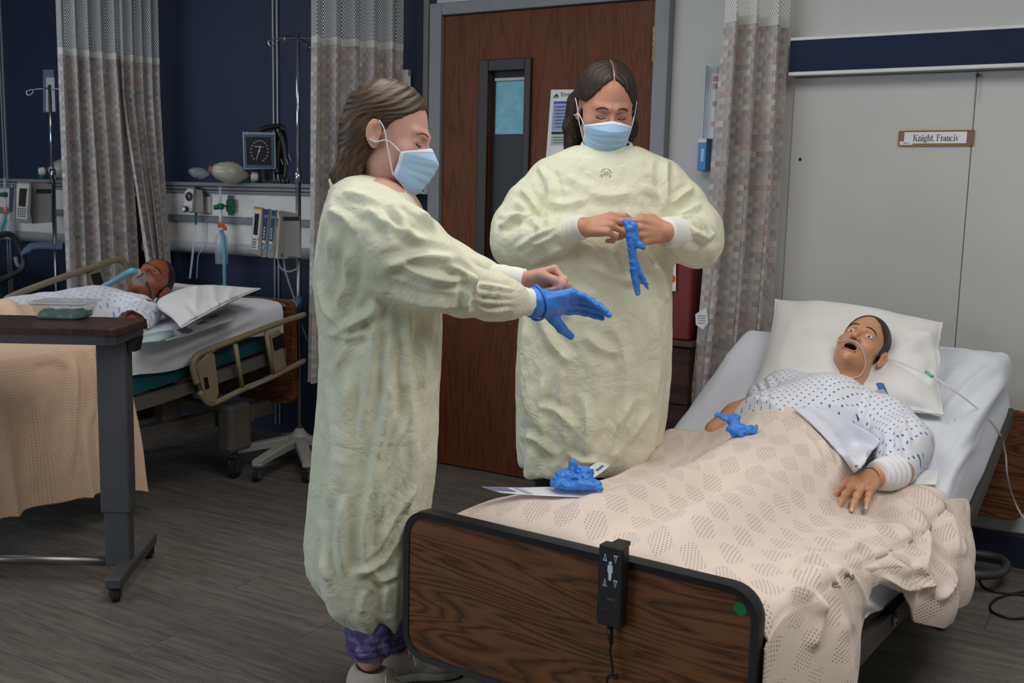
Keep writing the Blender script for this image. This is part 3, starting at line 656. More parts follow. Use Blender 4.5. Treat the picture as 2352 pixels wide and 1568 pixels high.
# pendant hanging over the footboard, with its cord
pe = thing('bed_control', 'black bed control pendant hanging on the front of the dark wood footboard', 'control', tuple(fc+fn*.03))
def onF(px, py, off):
    n0 = fc+fn*off; v = ray(px, py); t = ((n0-CO)@fn)/(v@fn); return CO+v*t
q = [onF(*p, .048) for p in ((1372, 1247), (1373, 1432), (1427, 1446), (1428, 1262))]
pcn = sum(q)/4; pw_, ph_ = np.linalg.norm(q[3]-q[0]), np.linalg.norm(q[0]-q[1]); px_ = fe; pz_ = ft
B().prism(rrect(pw_, ph_, .005), .026, pcn-fn*.026, px_, pz_, .003).build('housing', MT['black'], pe)
B().box(pcn-fn*.034+pz_*(ph_/2-.006)+px_*.0, (.03, .05, .01), R=np.array([fe, -fn, ft]), bev=.002).build('hook', MT['black'], pe)
pm = pcn+fn*.0005
def pt(px, py): w = onF(px, py, .0485); return w
M_wp, M_gp, M_dg = plain('white print', (215, 220, 232), .6), plain('grey key print', (96, 96, 100), .6), plain('faint key line', (58, 58, 60), .6)
def tri(px, py, up, s, mat, fillmat, name='arrow_key'):
    O = pt(px, py); sg_ = 1 if up else -1
    T = np.array([(-s*.62, -s*sg_), (s*.62, -s*sg_), (0, s*1.15*sg_)]); T = T if up else T[::-1]
    B().prism(T, .0004, O, px_, pz_).build(name, mat, pe); B().prism(T*.66+[0, -s*.06*sg_], .0008, O, px_, pz_).build('key_fill', fillmat, pe)
for x, y, u in ((1390, 1279, 1), (1414, 1284, 0), (1389, 1337, 1), (1413, 1341, 0)): tri(x, y, u, .0075, M_wp, M_gp)
for x, y, u in ((1389, 1391, 1), (1413, 1396, 0)): tri(x, y, u, .0072, M_dg, MT['black'])
tri(1401, 1413, 1, .0058, M_dg, MT['black'], 'warning_mark')
for (xa, ya, xb, yb) in ((1382, 1268, 1423, 1296), (1382, 1326, 1423, 1354), (1381, 1366, 1422, 1408)):
    a, b_ = pt(xa, ya), pt(xb, yb); w_, h_ = abs((b_-a)@px_), abs((b_-a)@pz_); c_ = (a+b_)/2; fr_ = B()
    for sx, sy, ww, hh in ((0, h_/2, w_, .0006), (0, -h_/2, w_, .0006), (w_/2, 0, .0006, h_), (-w_/2, 0, .0006, h_)): fr_.box(c_+px_*sx+pz_*sy, (ww, .0005, hh), R=np.array([fe, -fn, ft]))
    fr_.build('key_outline', M_dg, pe)
hd = pt(1402, 1293); B().prism([(.0037*math.cos(a), .0037*math.sin(a)) for a in np.linspace(0, 2*np.pi, 16, endpoint=False)], .0006, hd, px_, pz_).build('figure_symbol', M_wp, pe)
S_ = .0265/30.; body = [(-6.5, -5), (-6.5, -20), (-4.5, -22), (-4, -22), (-3.5, -38), (-2, -40), (2, -40), (3.5, -38), (4, -22), (4.5, -22), (6.5, -20), (6.5, -5), (4, -3), (-4, -3)]
B().prism([(x*S_, (y-1.5)*S_) for x, y in body][::1], .0006, hd, px_, pz_).build('figure_symbol', M_wp, pe)
a = pt(1403, 1376); B().box(a, (.018, .0006, .0018), R=np.array([fe, -fn, ft])).build('bed_symbol', M_gp, pe); B().box(a-pz_*.004, (.016, .0006, .001), R=np.array([fe, -fn, ft])).build('bed_symbol', M_dg, pe)
for k in range(2): B().box(pt(1403, 1424+k*5), (.026-.004*k, .0006, .0008), R=np.array([fe, -fn, ft])).build('fine_print', M_dg, pe)
co_ = B(); co_.tube([onF(*p, .036) for p in ((1401, 1440), (1402, 1462), (1404, 1478))], [.007, .0055, .004], 10)
co_.tube([onF(*p, .036) for p in ((1404, 1476), (1401, 1495), (1405, 1520), (1408, 1549), (1413, 1558), (1417, 1552), (1413, 1545), (1400, 1550), (1394, 1562), (1396, 1590), (1404, 1620))], .0030, 8, smooth=6)
co_.build('cord', MT['black'], pe, smooth=True)
# mattress, frame, headboard
def loft_box(spine, xl, xr, dz0, dz1, inset, y0, y1):
    ys = np.linspace(y0, y1, 30); V = []; F = []
    for y in ys:
        z = np.interp(y, spine[:, 0], spine[:, 1]); l, r = xl(y)+inset, xr(y)-inset; V += [(l, y, z-dz1), (r, y, z-dz1), (r, y, z-dz0-.02), (r-.02, y, z-dz0), (l+.02, y, z-dz0), (l, y, z-dz0-.02)]
    n = 6
    for i in range(len(ys)-1):
        for k in range(n): l = (k+1) % n; F.append((i*n+k, i*n+l, (i+1)*n+l, (i+1)*n+k)); 
    F.append(tuple(range(n))[::-1]); F.append(tuple((len(ys)-1)*n+k for k in range(n))); return B().add(V, F)
loft_box(SP1, XL, XR, .012, .165, .055, 1.975, 3.915).build('mattress', M_teal, b1)
rp = [on_edge(*p, XR(1.93)+.006, .089, 1.93) for p in ((1930, 1541), (2003, 1462), (2095, 1368))]
rp = [np.array([XR(1.97)+.0, 1.97, .33])]+rp+[np.array([XR(3.12)+.012, 3.12, .275]), np.array([XR(3.5)+.012, 3.5, .37]), np.array([XR(3.93)+.014, 3.93, .60])]
for s, nm in ((0, 'side_rail'), (1, 'side_rail')):
    V = []; F = []
    pts = np.array(rp) if s == 0 else np.array([[XL(p[1])-.004, p[1], p[2]] for p in rp])
    for p in pts: V += [p+[-.012, 0, -.026], p+[.012, 0, -.026], p+[.012, 0, .026], p+[-.012, 0, .026]]
    for i in range(len(pts)-1):
        for k in range(4): l = (k+1) % 4; F.append((i*4+k, i*4+l, (i+1)*4+l, (i+1)*4+k))
    F += [(3, 2, 1, 0), tuple(len(pts)*4-4+k for k in range(4))]; B().add(V, F).build(nm, plain('dark taupe steel', (64, 60, 56), .5), b1)
for p in ((2055, 1420),):
    P = on_edge(*p, XR(1.93)+.02, .089, 1.93); B().lathe([(.018, 0), (.018, .003), (.012, .005), (.010, .003), (.006, .007)], P, (1, -.089, 0), 18).build('bolt', MT['steel'], b1)
for z_, y_ in ((.2, 3.1),):
    pass
M_dk = plain('dark underframe steel', (44, 42, 41), .5)
ub = B()
for s in (-.32, .32): ub.box((-.95+s+.06, 2.95, .20), (.05, 1.8, .06), bev=.005)
for y in (2.1, 3.0, 3.85): ub.box((-.9, y, .21), (.7, .05, .05), bev=.005)
ub.build('underframe', M_dk, b1)
def caster(b_name, c, parent, r=.05, rz=0.0, stem=.1, mat=None):
    w = B().lathe([(r*.8, -.014), (r, -.009), (r, .009), (r*.8, .014)], (c[0], c[1], r), (math.cos(rz), math.sin(rz), 0), 20)
    o = w.build(b_name, MT['rubber'], parent, smooth=False)
    f = B(); ax = np.array([math.cos(rz), math.sin(rz), 0])
    for s in (-1, 1): f.box(np.array([c[0], c[1], r*1.25])+ax*s*.018, (.004, r*.9, r*1.3), rz=rz, bev=.001)
    f.box((c[0], c[1], r*2.05), (.044, r*.9, .01), rz=rz, bev=.002); f.tube([(c[0], c[1], r*2.05), (c[0], c[1], r*2.05+stem)], .012, 10)
    f.build('caster_fork', mat or MT['darkgrey'], parent); return o
for x, y in ((-.43, 3.40), (-1.2, 3.40), (-.62, 2.12), (-1.22, 2.12)):
    caster('caster', (x, y), b1, .05, .3, .06)
    B().tube([(x, y, .12), (x+.0, y, .20)], .022, 10).build('caster_post', M_dk, b1)
hb = onY(2338, 1200, 4.07); hx0, hx1 = -1.36, -.272
B().prism(rrect(hx1-hx0, .40, .05), .028, ((hx0+hx1)/2, 4.085, .395), (1, 0, 0), (0, 0, 1), .002).build('headboard', M_lam, b1)
for x in (-.50, -1.15): B().tube([(x, 4.06, .19), (x, 4.06, .40)], .017, 12).build('headboard_post', M_dk, b1)
P = [onZ(*p, .07) for p in ((2150, 1300), (2230, 1318), (2290, 1318), (2312, 1300), (2290, 1280), (2220, 1268))]; B().tube(P, .016, 10, smooth=6).build('bumper_loop', MT['darkgrey'], b1, smooth=True)
cb = thing('power_cable', 'black cable lying in loops on the floor at the right of the near bed', 'cable', tuple(onZ(2300, 1390, 0)))
B().tube([onZ(*p, .005) for p in ((2245, 1320), (2262, 1350), (2310, 1362), (2400, 1372), (2420, 1395), (2340, 1420), (2280, 1405), (2282, 1380), (2330, 1362), (2420, 1350))], .0042, 8, smooth=8).build('cord', MT['black'], cb, smooth=True)
# sheet
G = bedcover(SP1, XL, XR, .15, 1.98, 3.955, 150, 150, out=.002, seed=3, sidef=lambda y: np.interp(y, [2, 2.6, 3, 3.5, 3.95], [.135, .135, .14, .21, .20]))
st = [([(2310, 815), (2230, 880), (2140, 985)], .012, 14), ([(2325, 850), (2250, 950), (2180, 1060)], .014, 15), ([(2335, 900), (2285, 1000), (2235, 1130)], .012, 13), ([(2290, 800), (2200, 850), (2150, 905)], .008, 13), ([(2200, 800), (2250, 815), (2300, 830)], .006, 10),
      ([(2250, 1010), (2190, 1080), (2170, 1150)], .009, 11), ([(2120, 1040), (2180, 1000), (2240, 940)], .006, 11), ([(1700, 780), (1660, 860), (1600, 950)], .007, 16), ([(1650, 800), (1690, 830), (1740, 840)], .005, 12), ([(1990, 1320), (2040, 1345), (2080, 1335)], .010, 12), ([(1980, 1380), (2030, 1400), (2060, 1380)], .008, 10)]
G = fold_grid(G, st)
sh = mesh('bed_sheet', G.reshape(-1, 3), B().sheet(G).F, M_sheet, smooth=True); sh.data.flip_normals() if False else None
tag(sh, 'white fitted sheet on the near bed under the pillow and beige blanket', 'sheet')
def end_cap(G, row):
    return None
def pillow(label, corners, thick, strokes=(), mat=M_pil, seed=1, n=64, sag=0.35, dents=(), pinch=0.10, name='pillow'):
    """four corners (tl, tr, br, bl) in world space"""
    tl, tr_, br, bl = (np.asarray(c, float) for c in corners); u = np.linspace(-1, 1, n); U, Vv = np.meshgrid(u, u, indexing='ij')
    e = 1-pinch*(1-np.abs(Vv)**2.2)*np.abs(U)**4; e2 = 1-pinch*(1-np.abs(U)**2.2)*np.abs(Vv)**4
    a, b = (U*e+1)/2, (Vv*e2+1)/2; a, b = a[..., None], b[..., None]; mid = (tl*(1-a)+tr_*a)*(1-b)+(bl*(1-a)+br*a)*b
    nr = np.cross(br-bl, tl-bl); nr /= np.linalg.norm(nr); nr = nr if nr[2] > 0 else -nr
    h = np.clip(1-np.abs(U)**2.6, 0, 1)**.62*np.clip(1-np.abs(Vv)**2.6, 0, 1)**.62
    nz = (vnoise(np.c_[U.ravel()*3, Vv.ravel()*3, np.full(U.size, seed)], 1, seed).reshape(U.shape)-.5)
    top = mid+nr*(thick*(h*(1+.35*nz))+.004)[..., None]; bot = mid-nr*(thick*h*sag+.004)[..., None]
    for dc, dr, dd in dents: top = top-nr*(dd*np.exp(-(np.linalg.norm(np.cross(top-np.asarray(dc, float), nr), axis=2)/dr)**2))[..., None]
    top = fold_grid(top, strokes, 1 if normals(top)[n//2, n//2]@nr > 0 else -1)
    V = np.concatenate([top.reshape(-1, 3), bot.reshape(-1, 3)]); k = n*n
    F = [(i*n+j, (i+1)*n+j, (i+1)*n+j+1, i*n+j+1) for i in range(n-1) for j in range(n-1)]; F2 = [tuple(q+k for q in f[::-1]) for f in F]
    rim = [j for j in range(n)]+[i*n+n-1 for i in range(1, n)]+[(n-1)*n+j for j in range(n-2, -1, -1)]+[i*n for i in range(n-2, 0, -1)]
    F3 = [(rim[q], rim[q-1]+k*0, rim[q-1]+k, rim[q]+k) for q in range(len(rim))]
    o = mesh(name, V, F+F2+F3, mat, smooth=True); tag(o, label, 'pillow'); return o
p1 = [onY(1780, 688, 3.93), onY(2166, 742, 3.86), onY(2168, 955, 3.50), np.array([-1.10, 3.47, .66])]
pillow('plump white pillow under the head of the wide-eyed manikin', p1, .10, [([(2160, 760), (2090, 790), (2040, 830)], .010, 16), ([(2150, 840), (2090, 840), (2040, 870)], .008, 14), ([(2060, 930), (2110, 955), (2150, 940)], .008, 8), ([(2070, 760), (2120, 765), (2150, 790)], .006, 10), ([(2130, 900), (2150, 850), (2160, 800)], .006, 9), ([(1830, 720), (1800, 800), (1790, 860)], .006, 22)], seed=4, sag=.55, pinch=.05, dents=[((-.76, 3.64, .8), .12, .055), ((-.70, 3.56, .75), .09, .035)])

# ------------------------------------------------------------------ bed 2 (behind the overbed table) and bed 3
SP2 = np.array([(1.5, .69), (2.7, .69), (2.95, .715), (3.6, .805)]); X2R = lambda y: -3.40; X2L = lambda y: -4.30
b2 = thing('hospital_bed', 'hospital bed behind the overbed table with beige side rails and a teal mattress', 'bed', (-3.85, 2.6, 0))
loft_box(SP2, X2L, X2R, .012, .215, .026, 1.52, 3.59).build('mattress', M_teal, b2)
def flatrail(b, y0, y1, x, dz, w=.05, sp=SP2):
    V = []; F = []; ys = np.linspace(y0, y1, 14)
    for y in ys: z = np.interp(y, sp[:, 0], sp[:, 1])-dz; V += [(x-.015, y, z-w/2), (x+.015, y, z-w/2), (x+.015, y, z+w/2), (x-.015, y, z+w/2)]
    for i in range(len(ys)-1):
        for k in range(4): l = (k+1) % 4; F.append((i*4+k, i*4+l, (i+1)*4+l, (i+1)*4+k))
    F += [(3, 2, 1, 0), tuple(len(ys)*4-4+k for k in range(4))]; return b.add(V, F)
for x in (-3.40, -4.30): flatrail(B(), 1.55, 3.62, x, .25).build('side_rail', M_fr, b2)
ub = B()
for s in (-.28, .28): ub.box((-3.85+s, 2.75, .27), (.06, 1.9, .07), bev=.005)
for y in (1.9, 2.7, 3.45): ub.box((-3.85, y, .28), (.8, .06, .06), bev=.005)
ub.box((-3.60, 3.10, .36), (.06, .10, .2), bev=.01); ub.box((-3.47, 3.37, .24), (.09, .14, .22), bev=.02)
ub.build('underframe', M_fr, b2)
for x, y in ((-3.47, 3.37), (-4.2, 3.4), (-3.5, 1.9), (-4.2, 1.9)): caster('caster', (x, y), b2, .05, .3, .05)
B().prism(rrect(.92, .5, .05), .03, (-3.85, 3.70, .55), (1, 0, 0), (0, 0, 1), .002).build('headboard', M_lam, b2)
XRL = -3.335
def rx(px, py, x=XRL): return onX(px, py, x)
sr = thing('x', '', '', (0, 0, 0)); bpy.data.objects.remove(sr)
def rail_part(name, pts, r, mat=M_rail, sm=6, par=b2, x=XRL, flat=None): B().tube([rx(*p, x) for p in pts], r, 10, smooth=sm).build(name, mat, par, smooth=True)
rail_part('rail_tube', ((452, 880), (444, 850), (446, 826), (468, 808), (560, 772), (640, 742), (700, 722)), .014)
rail_part('rail_tube', ((458, 900), (478, 925), (500, 922), (560, 893), (620, 868), (700, 828)), .013)
E_ = [(446, 842), (472, 812), (488, 812), (498, 900), (490, 926), (470, 920)]
B().prism([(p[1], p[2]) for p in [rx(*q) for q in E_]][::-1], .03, (XRL-.015, 0, 0), (0, 1, 0), (0, 0, 1), .003).build('rail_end_panel', M_rail, b2)
B().prism([(p[1], p[2]) for p in [rx(*q) for q in ((461, 866), (470, 864), (475, 890), (466, 893))]][::-1], .003, (XRL+.014, 0, 0), (0, 1, 0), (0, 0, 1)).build('rail_keypad', MT['black'], b2)
for a, b_ in (((540, 790), (556, 888)), ((611, 762), (627, 858))): rail_part('rail_post', (a, b_), .011, sm=0)
B().prism([(p[1], p[2]) for p in [rx(*q) for q in ((618, 770), (640, 756), (655, 842), (628, 856))]][::-1], .02, (XRL-.01, 0, 0), (0, 1, 0), (0, 0, 1), .002).build('rail_control', M_rail, b2)
B().prism([(p[1], p[2]) for p in [rx(*q) for q in ((621, 777), (643, 766), (650, 795), (626, 805))]][::-1], .002, (XRL+.0105, 0, 0), (0, 1, 0), (0, 0, 1)).build('rail_keypad', MT['black'], b2)
B().prism([(p[1], p[2]) for p in [rx(*q) for q in ((566, 884), (616, 862), (617, 870), (567, 893))]][::-1], .002, (XRL+.013, 0, 0), (0, 1, 0), (0, 0, 1)).build('rail_label', MT['grey_plastic'], b2)
XL2 = -4.37
rail_part('rail_tube', ((12, 715), (12, 695), (28, 680), (120, 645), (200, 618), (268, 597), (288, 606), (297, 640), (305, 690)), .016, x=XL2)
B().prism([(p[1], p[2]) for p in [rx(*q, XL2) for q in ((199, 628), (230, 612), (252, 690), (222, 695))]][::-1], .02, (XL2-.01, 0, 0), (0, 1, 0), (0, 0, 1), .002).build('rail_control', M_rail, b2)
B().prism([(p[1], p[2]) for p in [rx(*q, XL2) for q in ((205, 631), (226, 624), (240, 668), (219, 674))]][::-1], .002, (XL2+.0105, 0, 0), (0, 1, 0), (0, 0, 1)).build('rail_keypad', MT['black'], b2)
G = bedcover(SP2, X2L, X2R, .16, 1.55, 3.61, 120, 110, out=.004, seed=9, wob=.006, sidef=lambda y: .135+.02*math.sin(y*9))
G = fold_grid(G, [([(330, 840), (420, 800), (560, 740), (610, 715)], .010, 9), ([(330, 812), (400, 780), (500, 745)], .007, 7), ([(360, 860), (470, 815), (560, 770)], .009, 7)])
o = mesh('bed_sheet', G.reshape(-1, 3), B().sheet(G).F, M_sheet, smooth=True); tag(o, 'white rumpled sheet on the bed of the masked manikin behind the overbed table', 'sheet')
p2 = [onZ(372, 606, .93), onZ(598, 662, .88), onZ(415, 752, .79), onZ(352, 704, .765)]
p2[0] = np.array([-4.12, 3.50, .86])
pillow('white creased pillow under the masked manikin with the closed eyes', p2, .075, [([(450, 625), (452, 670), (445, 720)], .012, 7), ([(490, 640), (492, 680), (500, 712)], .010, 7), ([(540, 650), (520, 690), (505, 715)], .008, 8), ([(420, 700), (440, 730), (432, 745)], .007, 6)], seed=6, sag=.5, pinch=.08, dents=[((-3.883, 3.30, .85), .15, .075), ((-3.76, 3.22, .8), .10, .05)])
b3 = thing('hospital_bed', 'hospital bed at the far left edge with a dark tube rail', 'bed', (-6.2, 3.0, 0))
SP3 = np.array([(2.4, .66), (3.0, .66), (3.7, .80)]); loft_box(SP3, lambda y: -6.6, lambda y: -5.72, .006, .2, .0, 2.4, 3.72).build('mattress', M_teal, b3)
for x in (-5.72, -6.6): flatrail(B(), 2.4, 3.7, x, .24, sp=SP3).build('side_rail', M_fr, b3)
rail_part('rail_tube', ((-40, 555), (0, 540), (22, 538), (38, 552), (54, 590), (50, 618), (20, 635), (-40, 660)), .017, MT['darkgrey'], 6, b3, -5.62)
rail_part('rail_strut', ((36, 590), (40, 606), (47, 612)), .012, MT['grey_plastic'], 5, b3, -5.64)
ub = B(); ub.box((-6.15, 3.0, .25), (.6, 1.2, .07), bev=.005); [ub.box((x, y, .19), (.06, .06, .36), bev=.01) for x in (-5.85, -6.45) for y in (2.5, 3.5)]; ub.build('underframe', M_fr, b3)
pillow('white pillow on the bed at the far left edge', [np.array([-6.45, 3.68, .84]), np.array([-5.78, 3.70, .84]), np.array([-5.76, 3.28, .73]), np.array([-6.45, 3.25, .72])], .10, seed=2)
G = bedcover(SP3, lambda y: -6.6, lambda y: -5.72, .2, 2.42, 3.7, 30, 40, out=.006, seed=4)
o = mesh('bed_sheet', G.reshape(-1, 3), B().sheet(G).F, M_sheet, smooth=True); tag(o, 'white sheet hanging on the bed at the far left edge', 'sheet')
# ------------------------------------------------------------------ helpers for things seen face-on
def fpoly(b, fr, pts, dy, depth, bev=0.0):
    P = np.array([fr.at(x, y, dy) for x, y in pts]); p = P[:, [0, 2]]
    a = (p[:, 0]*np.roll(p[:, 1], -1)-np.roll(p[:, 0], -1)*p[:, 1]).sum(); p = p if a > 0 else p[::-1]
    return b.prism(p, depth, fr.w((0, dy+depth, 0)), fr.ex, fr.ez, bev)
def fq(name, fr, pts, dy, depth, mat, par, bev=0.0, label=None): return fpoly(B(), fr, pts, dy, depth, bev).build(name, mat, par, label=label)
def rect(x0, y0, x1, y1): return [(x0, y0), (x0, y1), (x1, y1), (x1, y0)]
def tubepx(fr, pts, dys, r, sm=6, n=8):
    dys = [dys]*len(pts) if np.isscalar(dys) else dys
    return B().tube([fr.w(fr.at(*p, d)) for p, d in zip(pts, dys)], r, n, smooth=sm)
M_blue = plain('blue plastic', (52, 84, 128), .45); M_navyp = plain('navy key panel', (36, 62, 100), .5); M_lblue = plain('light blue key', (110, 176, 232), .5)
M_red = plain('dark red plastic', (108, 22, 28), .5, var=.03); M_green = plain('green plastic', (10, 96, 70), .4)
M_tube = glassy('clear tubing', (205, 222, 228), .45, .2); M_bag = glassy('cloudy silicone', (176, 172, 160), .93, .35); M_hose = plain('pale teal corrugated hose', (110, 176, 192), .5)
M_orange = plain('orange plastic', (222, 84, 36), .5); M_cream = plain('cream metal panel', (222, 220, 216), .5); M_alu = plain('grey aluminium rail', (140, 141, 146), .4, .3)
# ------------------------------------------------------------------ headwall service rail
hw = thing('headwall_rail', 'long white medical service rail along the navy wall behind the far beds', 'rail', (-5.0, WY, 1.15))
hx0, hx1 = -6.9, -3.42
def hbox(name, z0, z1, y0, mat, x0=hx0, x1=hx1, bev=.003): return B().box(((x0+x1)/2, (y0+WY)/2, (z0+z1)/2), (x1-x0, WY-y0, z1-z0), bev=bev).build(name, mat, hw)
hbox('shelf_rail', 1.325, 1.346, 4.06, M_alu); hbox('shelf_rail', 1.306, 1.322, 4.066, M_alu); hbox('shelf_rail', 1.288, 1.303, 4.072, M_alu)
xs = [hx0, -6.05, -5.35, -4.637, -3.42]
for a, b_ in zip(xs, xs[1:]): hbox('face_panel', 1.164, 1.287, 4.085, M_cream, a+.003, b_-.003); hbox('face_panel', 1.02, 1.128, 4.085, M_cream, a+.003, b_-.003)
hbox('lower_rail', 1.129, 1.162, 4.07, M_alu)
bt = B(); n = 10; bt.lathe([(.045, 0), (.045, hx1-hx0)], (hx0, 4.125, 1.0), (1, 0, 0), 20); bt.build('bumper', plain('pale bumper rail', (170, 172, 176), .4), hw, smooth=True)
FW_ = Frame(*onY(500, 470, 4.06)[:2]); F2 = Frame(*onY(600, 350, 4.05)[:2])
# outlets
for (x0, y0, x1, y1) in ((470, 447, 486, 492), (523, 448, 539, 495)):
    a = onY(x0, y0, 4.08); b_ = onY(x1, y1, 4.08); B().box(((a[0]+b_[0])/2, 4.082, (a[2]+b_[2])/2), (abs(b_[0]-a[0]), .008, abs(a[2]-b_[2])), bev=.002).build('outlet', MT['steel'], hw)
a = onY(474, 470, 4.07); B().box((a[0], 4.075, a[2]), (.05, .008, .09), bev=.003).build('outlet_label', plain('beige outlet label', (190, 184, 168), .5), hw)
# suction regulator
su = thing('suction_regulator', 'white suction regulator with a round dial and black knob on the wall rail', 'regulator', tuple(onY(440, 470, 4.06)))
fs = Frame(*onY(440, 470, 3.98)[:2])
fq('housing', fs, [(426, 438), (434, 432), (466, 437), (468, 488), (440, 489), (426, 486)], .02, .06, MT['grey_plastic'], su, .004)
fq('front_plate', fs, [(425, 440), (432, 433), (446, 434), (442, 486), (432, 489), (424, 478)], 0, .03, MT['white_plastic'], su, .005)
def disc(b, fr, px, py, r, dy, h=.004, sx=1.0): c = fr.w(fr.at(px, py, dy)); return b.prism([(sx*r*math.cos(t), r*math.sin(t)) for t in np.linspace(0, 2*np.pi, 24, endpoint=False)], h, c+fr.ey*h, fr.ex, fr.ez)
disc(B(), fs, 434, 451, .024, -.004, .006, .8).build('dial', MT['black'], su); disc(B(), fs, 435, 452, .013, -.0055, .003, .8).build('dial_face', M_red, su)
B().box(fs.w(fs.at(434, 450, -.009)), (.003, .002, .02), R=rotm((0, 1, 0), 35)).build('dial_needle', MT['white_plastic'], su)
c = fs.w(fs.at(427, 480, -.004)); B().lathe([(.017, 0), (.016, .018), (.011, .020)], c, -fs.ey*.6-fs.ex*.4, 18).build('knob', MT['black'], su); B().lathe([(.011, 0), (.010, .003)], c+(-fs.ey*.6-fs.ex*.4)/.72*.020, -fs.ey*.6-fs.ex*.4, 18).build('knob_cap', MT['white_plastic'], su)
fq('clip', fs, [(446, 427), (462, 430), (464, 438), (450, 437)], .03, .02, MT['black'], su, .002)
fq('port', fs, [(446, 489), (455, 489), (453, 494), (448, 494)], .03, .015, MT['black'], su); fq('connector', fs, [(447, 494), (452, 494), (452, 516), (447, 516)], .035, .008, M_green, su, .002)
tubepx(fs, [(448, 515), (446, 545), (442, 590), (436, 640)], .04, .006, 6).build('tubing', M_tube, su, smooth=True)
tubepx(fs, [(472, 500), (472, 530), (464, 570), (455, 590), (452, 640)], .06, .0028, 6).build('tubing', M_tube, su, smooth=True)
# oxygen flowmeter and humidifier
ox = thing('oxygen_flowmeter', 'green oxygen flowmeter with a clear water bottle and orange collar on the wall rail', 'flowmeter', tuple(onY(510, 480, 4.05)))
fo = Frame(*onY(510, 500, 3.99)[:2])
fq('wall_valve', fo, [(520, 459), (523, 457), (538, 457), (539, 486), (534, 489), (521, 487), (519, 480)], .03, .05, M_green, ox, .004)
tubepx(fo, [(506, 428), (506, 470)], .02, .009, 0, 12).build('flow_tube', M_tube, ox, smooth=True)
tubepx(fo, [(506, 474), (524, 472)], .02, .006, 0).build('spigot', MT['chrome'], ox); c = fo.w(fo.at(507, 474, .01)); B().box(c, (.03, .03, .03), bev=.006).build('valve_body', M_green, ox)
c = fo.w(fo.at(501, 476, .01)); B().lathe([(.013, 0), (.013, .02), (.010, .024)], c, -fo.ex, 16).build('knob', M_green, ox)
tubepx(fo, [(507, 480), (507, 514)], .01, [.008, .011], 0, 12).build('stem', MT['white_plastic'], ox, smooth=True)
fq('collar', fo, [(500, 510), (514, 510), (515, 516), (522, 522), (521, 529), (514, 529), (511, 523), (500, 523)], 0, .03, M_orange, ox, .003)
c = fo.w(fo.at(508, 527, .015)); zb = fo.at(508, 606, .015)[2]; h = c[2]-zb
B().lathe([(.030, 0), (.034, .004), (.034, h*.70), (.030, h*.80), (.012, h*.92), (.010, h)], (c[0], c[1], zb), (0, 0, 1), 24).build('bottle', glassy('water bottle plastic', (190, 205, 215), .42, .15), ox, smooth=True)
hz = thing('breathing_hose', 'pale teal corrugated hose hanging from the oxygen bottle on the navy wall', 'hose', tuple(fo.w(fo.at(517, 600, 0))))
P, rr = catmull([fo.w(fo.at(*p, -.02)) for p in ((508, 528), (513, 545), (516, 580), (516, 620), (517, 660))], .0115, 40); rr = .0105+.0016*np.sin(np.linspace(0, 1, len(P))*2*np.pi*40)
B().tube(P, rr, 12).build('hose', M_hose, hz, smooth=True)
# clear bag hanging on the rail
cb_ = thing('clear_bag', 'crumpled clear plastic bag hanging on the service rail beside the infusion pump', 'bag', tuple(fo.w(fo.at(565, 490, .05))))
V, Fq = nets(lambda P: ell(P, (0, 0, 0), (.035, .018, .055))+.012*(vnoise(P, 30, 2)-.5).astype(np.float32), (-.06, -.04, -.08), (.06, .04, .08), .006)
V = V@np.stack([fo.ex, fo.ey, fo.ez])+fo.w(fo.at(567, 492, .04)); mesh('film', V, Fq, glassy('cellophane', (215, 220, 230), .22, .12), cb_)
tubepx(fo, [(560, 482), (562, 505), (570, 518), (577, 520)], .035, .004, 6).build('rim', MT['white_plastic'], cb_, smooth=True)
# blood pressure gauge
def gauge(fr, dx, label, parts=True):
    g = thing('blood_pressure_gauge', label, 'gauge', tuple(fr.w(fr.at(595+dx, 388, 0))))
    R_ = lambda pts: [(x+dx, y) for x, y in pts]
    fq('case', fr, R_([(557, 303), (633, 304), (635, 388), (560, 389)]), .0, .05, plain('pale grey gauge case', (164, 170, 172), .5), g, .004)
    fq('bezel', fr, R_([(560, 308), (628, 309), (629, 385), (562, 385)]), -.005, .01, plain('blue bezel', (70, 96, 130), .45), g, .003)
    fq('face', fr, R_([(565, 314), (622, 315), (623, 379), (567, 378)]), -.007, .004, plain('black gauge face', (22, 22, 30), .35), g)
    mk = B(); c = np.array([596+dx, 347])
    for k in range(17):
        t = math.radians(-115-k*(360-50)/16); x, y = c[0]+19.5*math.cos(t)*1.0, c[1]-24*math.sin(t)
        if k == 0: continue
        p = fr.w(fr.at(x, y, -.0075)); mk.box(p, (.010, .0008, .006), R=np.stack([fr.ex, fr.ey, fr.ez]))
    mk.build('numerals', MT['grey_plastic'], g)
    fq('maker_plate', fr, R_([(585, 335), (605, 336), (605, 339), (585, 338)]), -.0075, .001, MT['grey_plastic'], g)
    n_ = B(); a = fr.w(fr.at(599+dx, 335, -.011)); b_ = fr.w(fr.at(588.5+dx, 367, -.011)); n_.tube([a, b_], [.0028, .0012], 6); n_.build('needle', MT['white_plastic'], g)
    disc(B(), fr, 595.5+dx, 346.5, .005, -.012, .004).build('hub', MT['white_plastic'], g)
    return g
F2 = Frame(*onY(596, 350, 4.06)[:2])
g1 = gauge(F2, 0, 'square blue framed blood pressure gauge on the navy wall above the service rail')
cuff = thing('blood_pressure_cuff', 'bundled black blood pressure cuff hanging behind the square gauge', 'cuff', tuple(F2.w(F2.at(660, 400, .02))))
tubepx(F2, [(598, 299), (615, 293), (640, 290), (655, 296)], .03, .014, 6).build('cuff_roll', MT['black'], cuff, smooth=True)
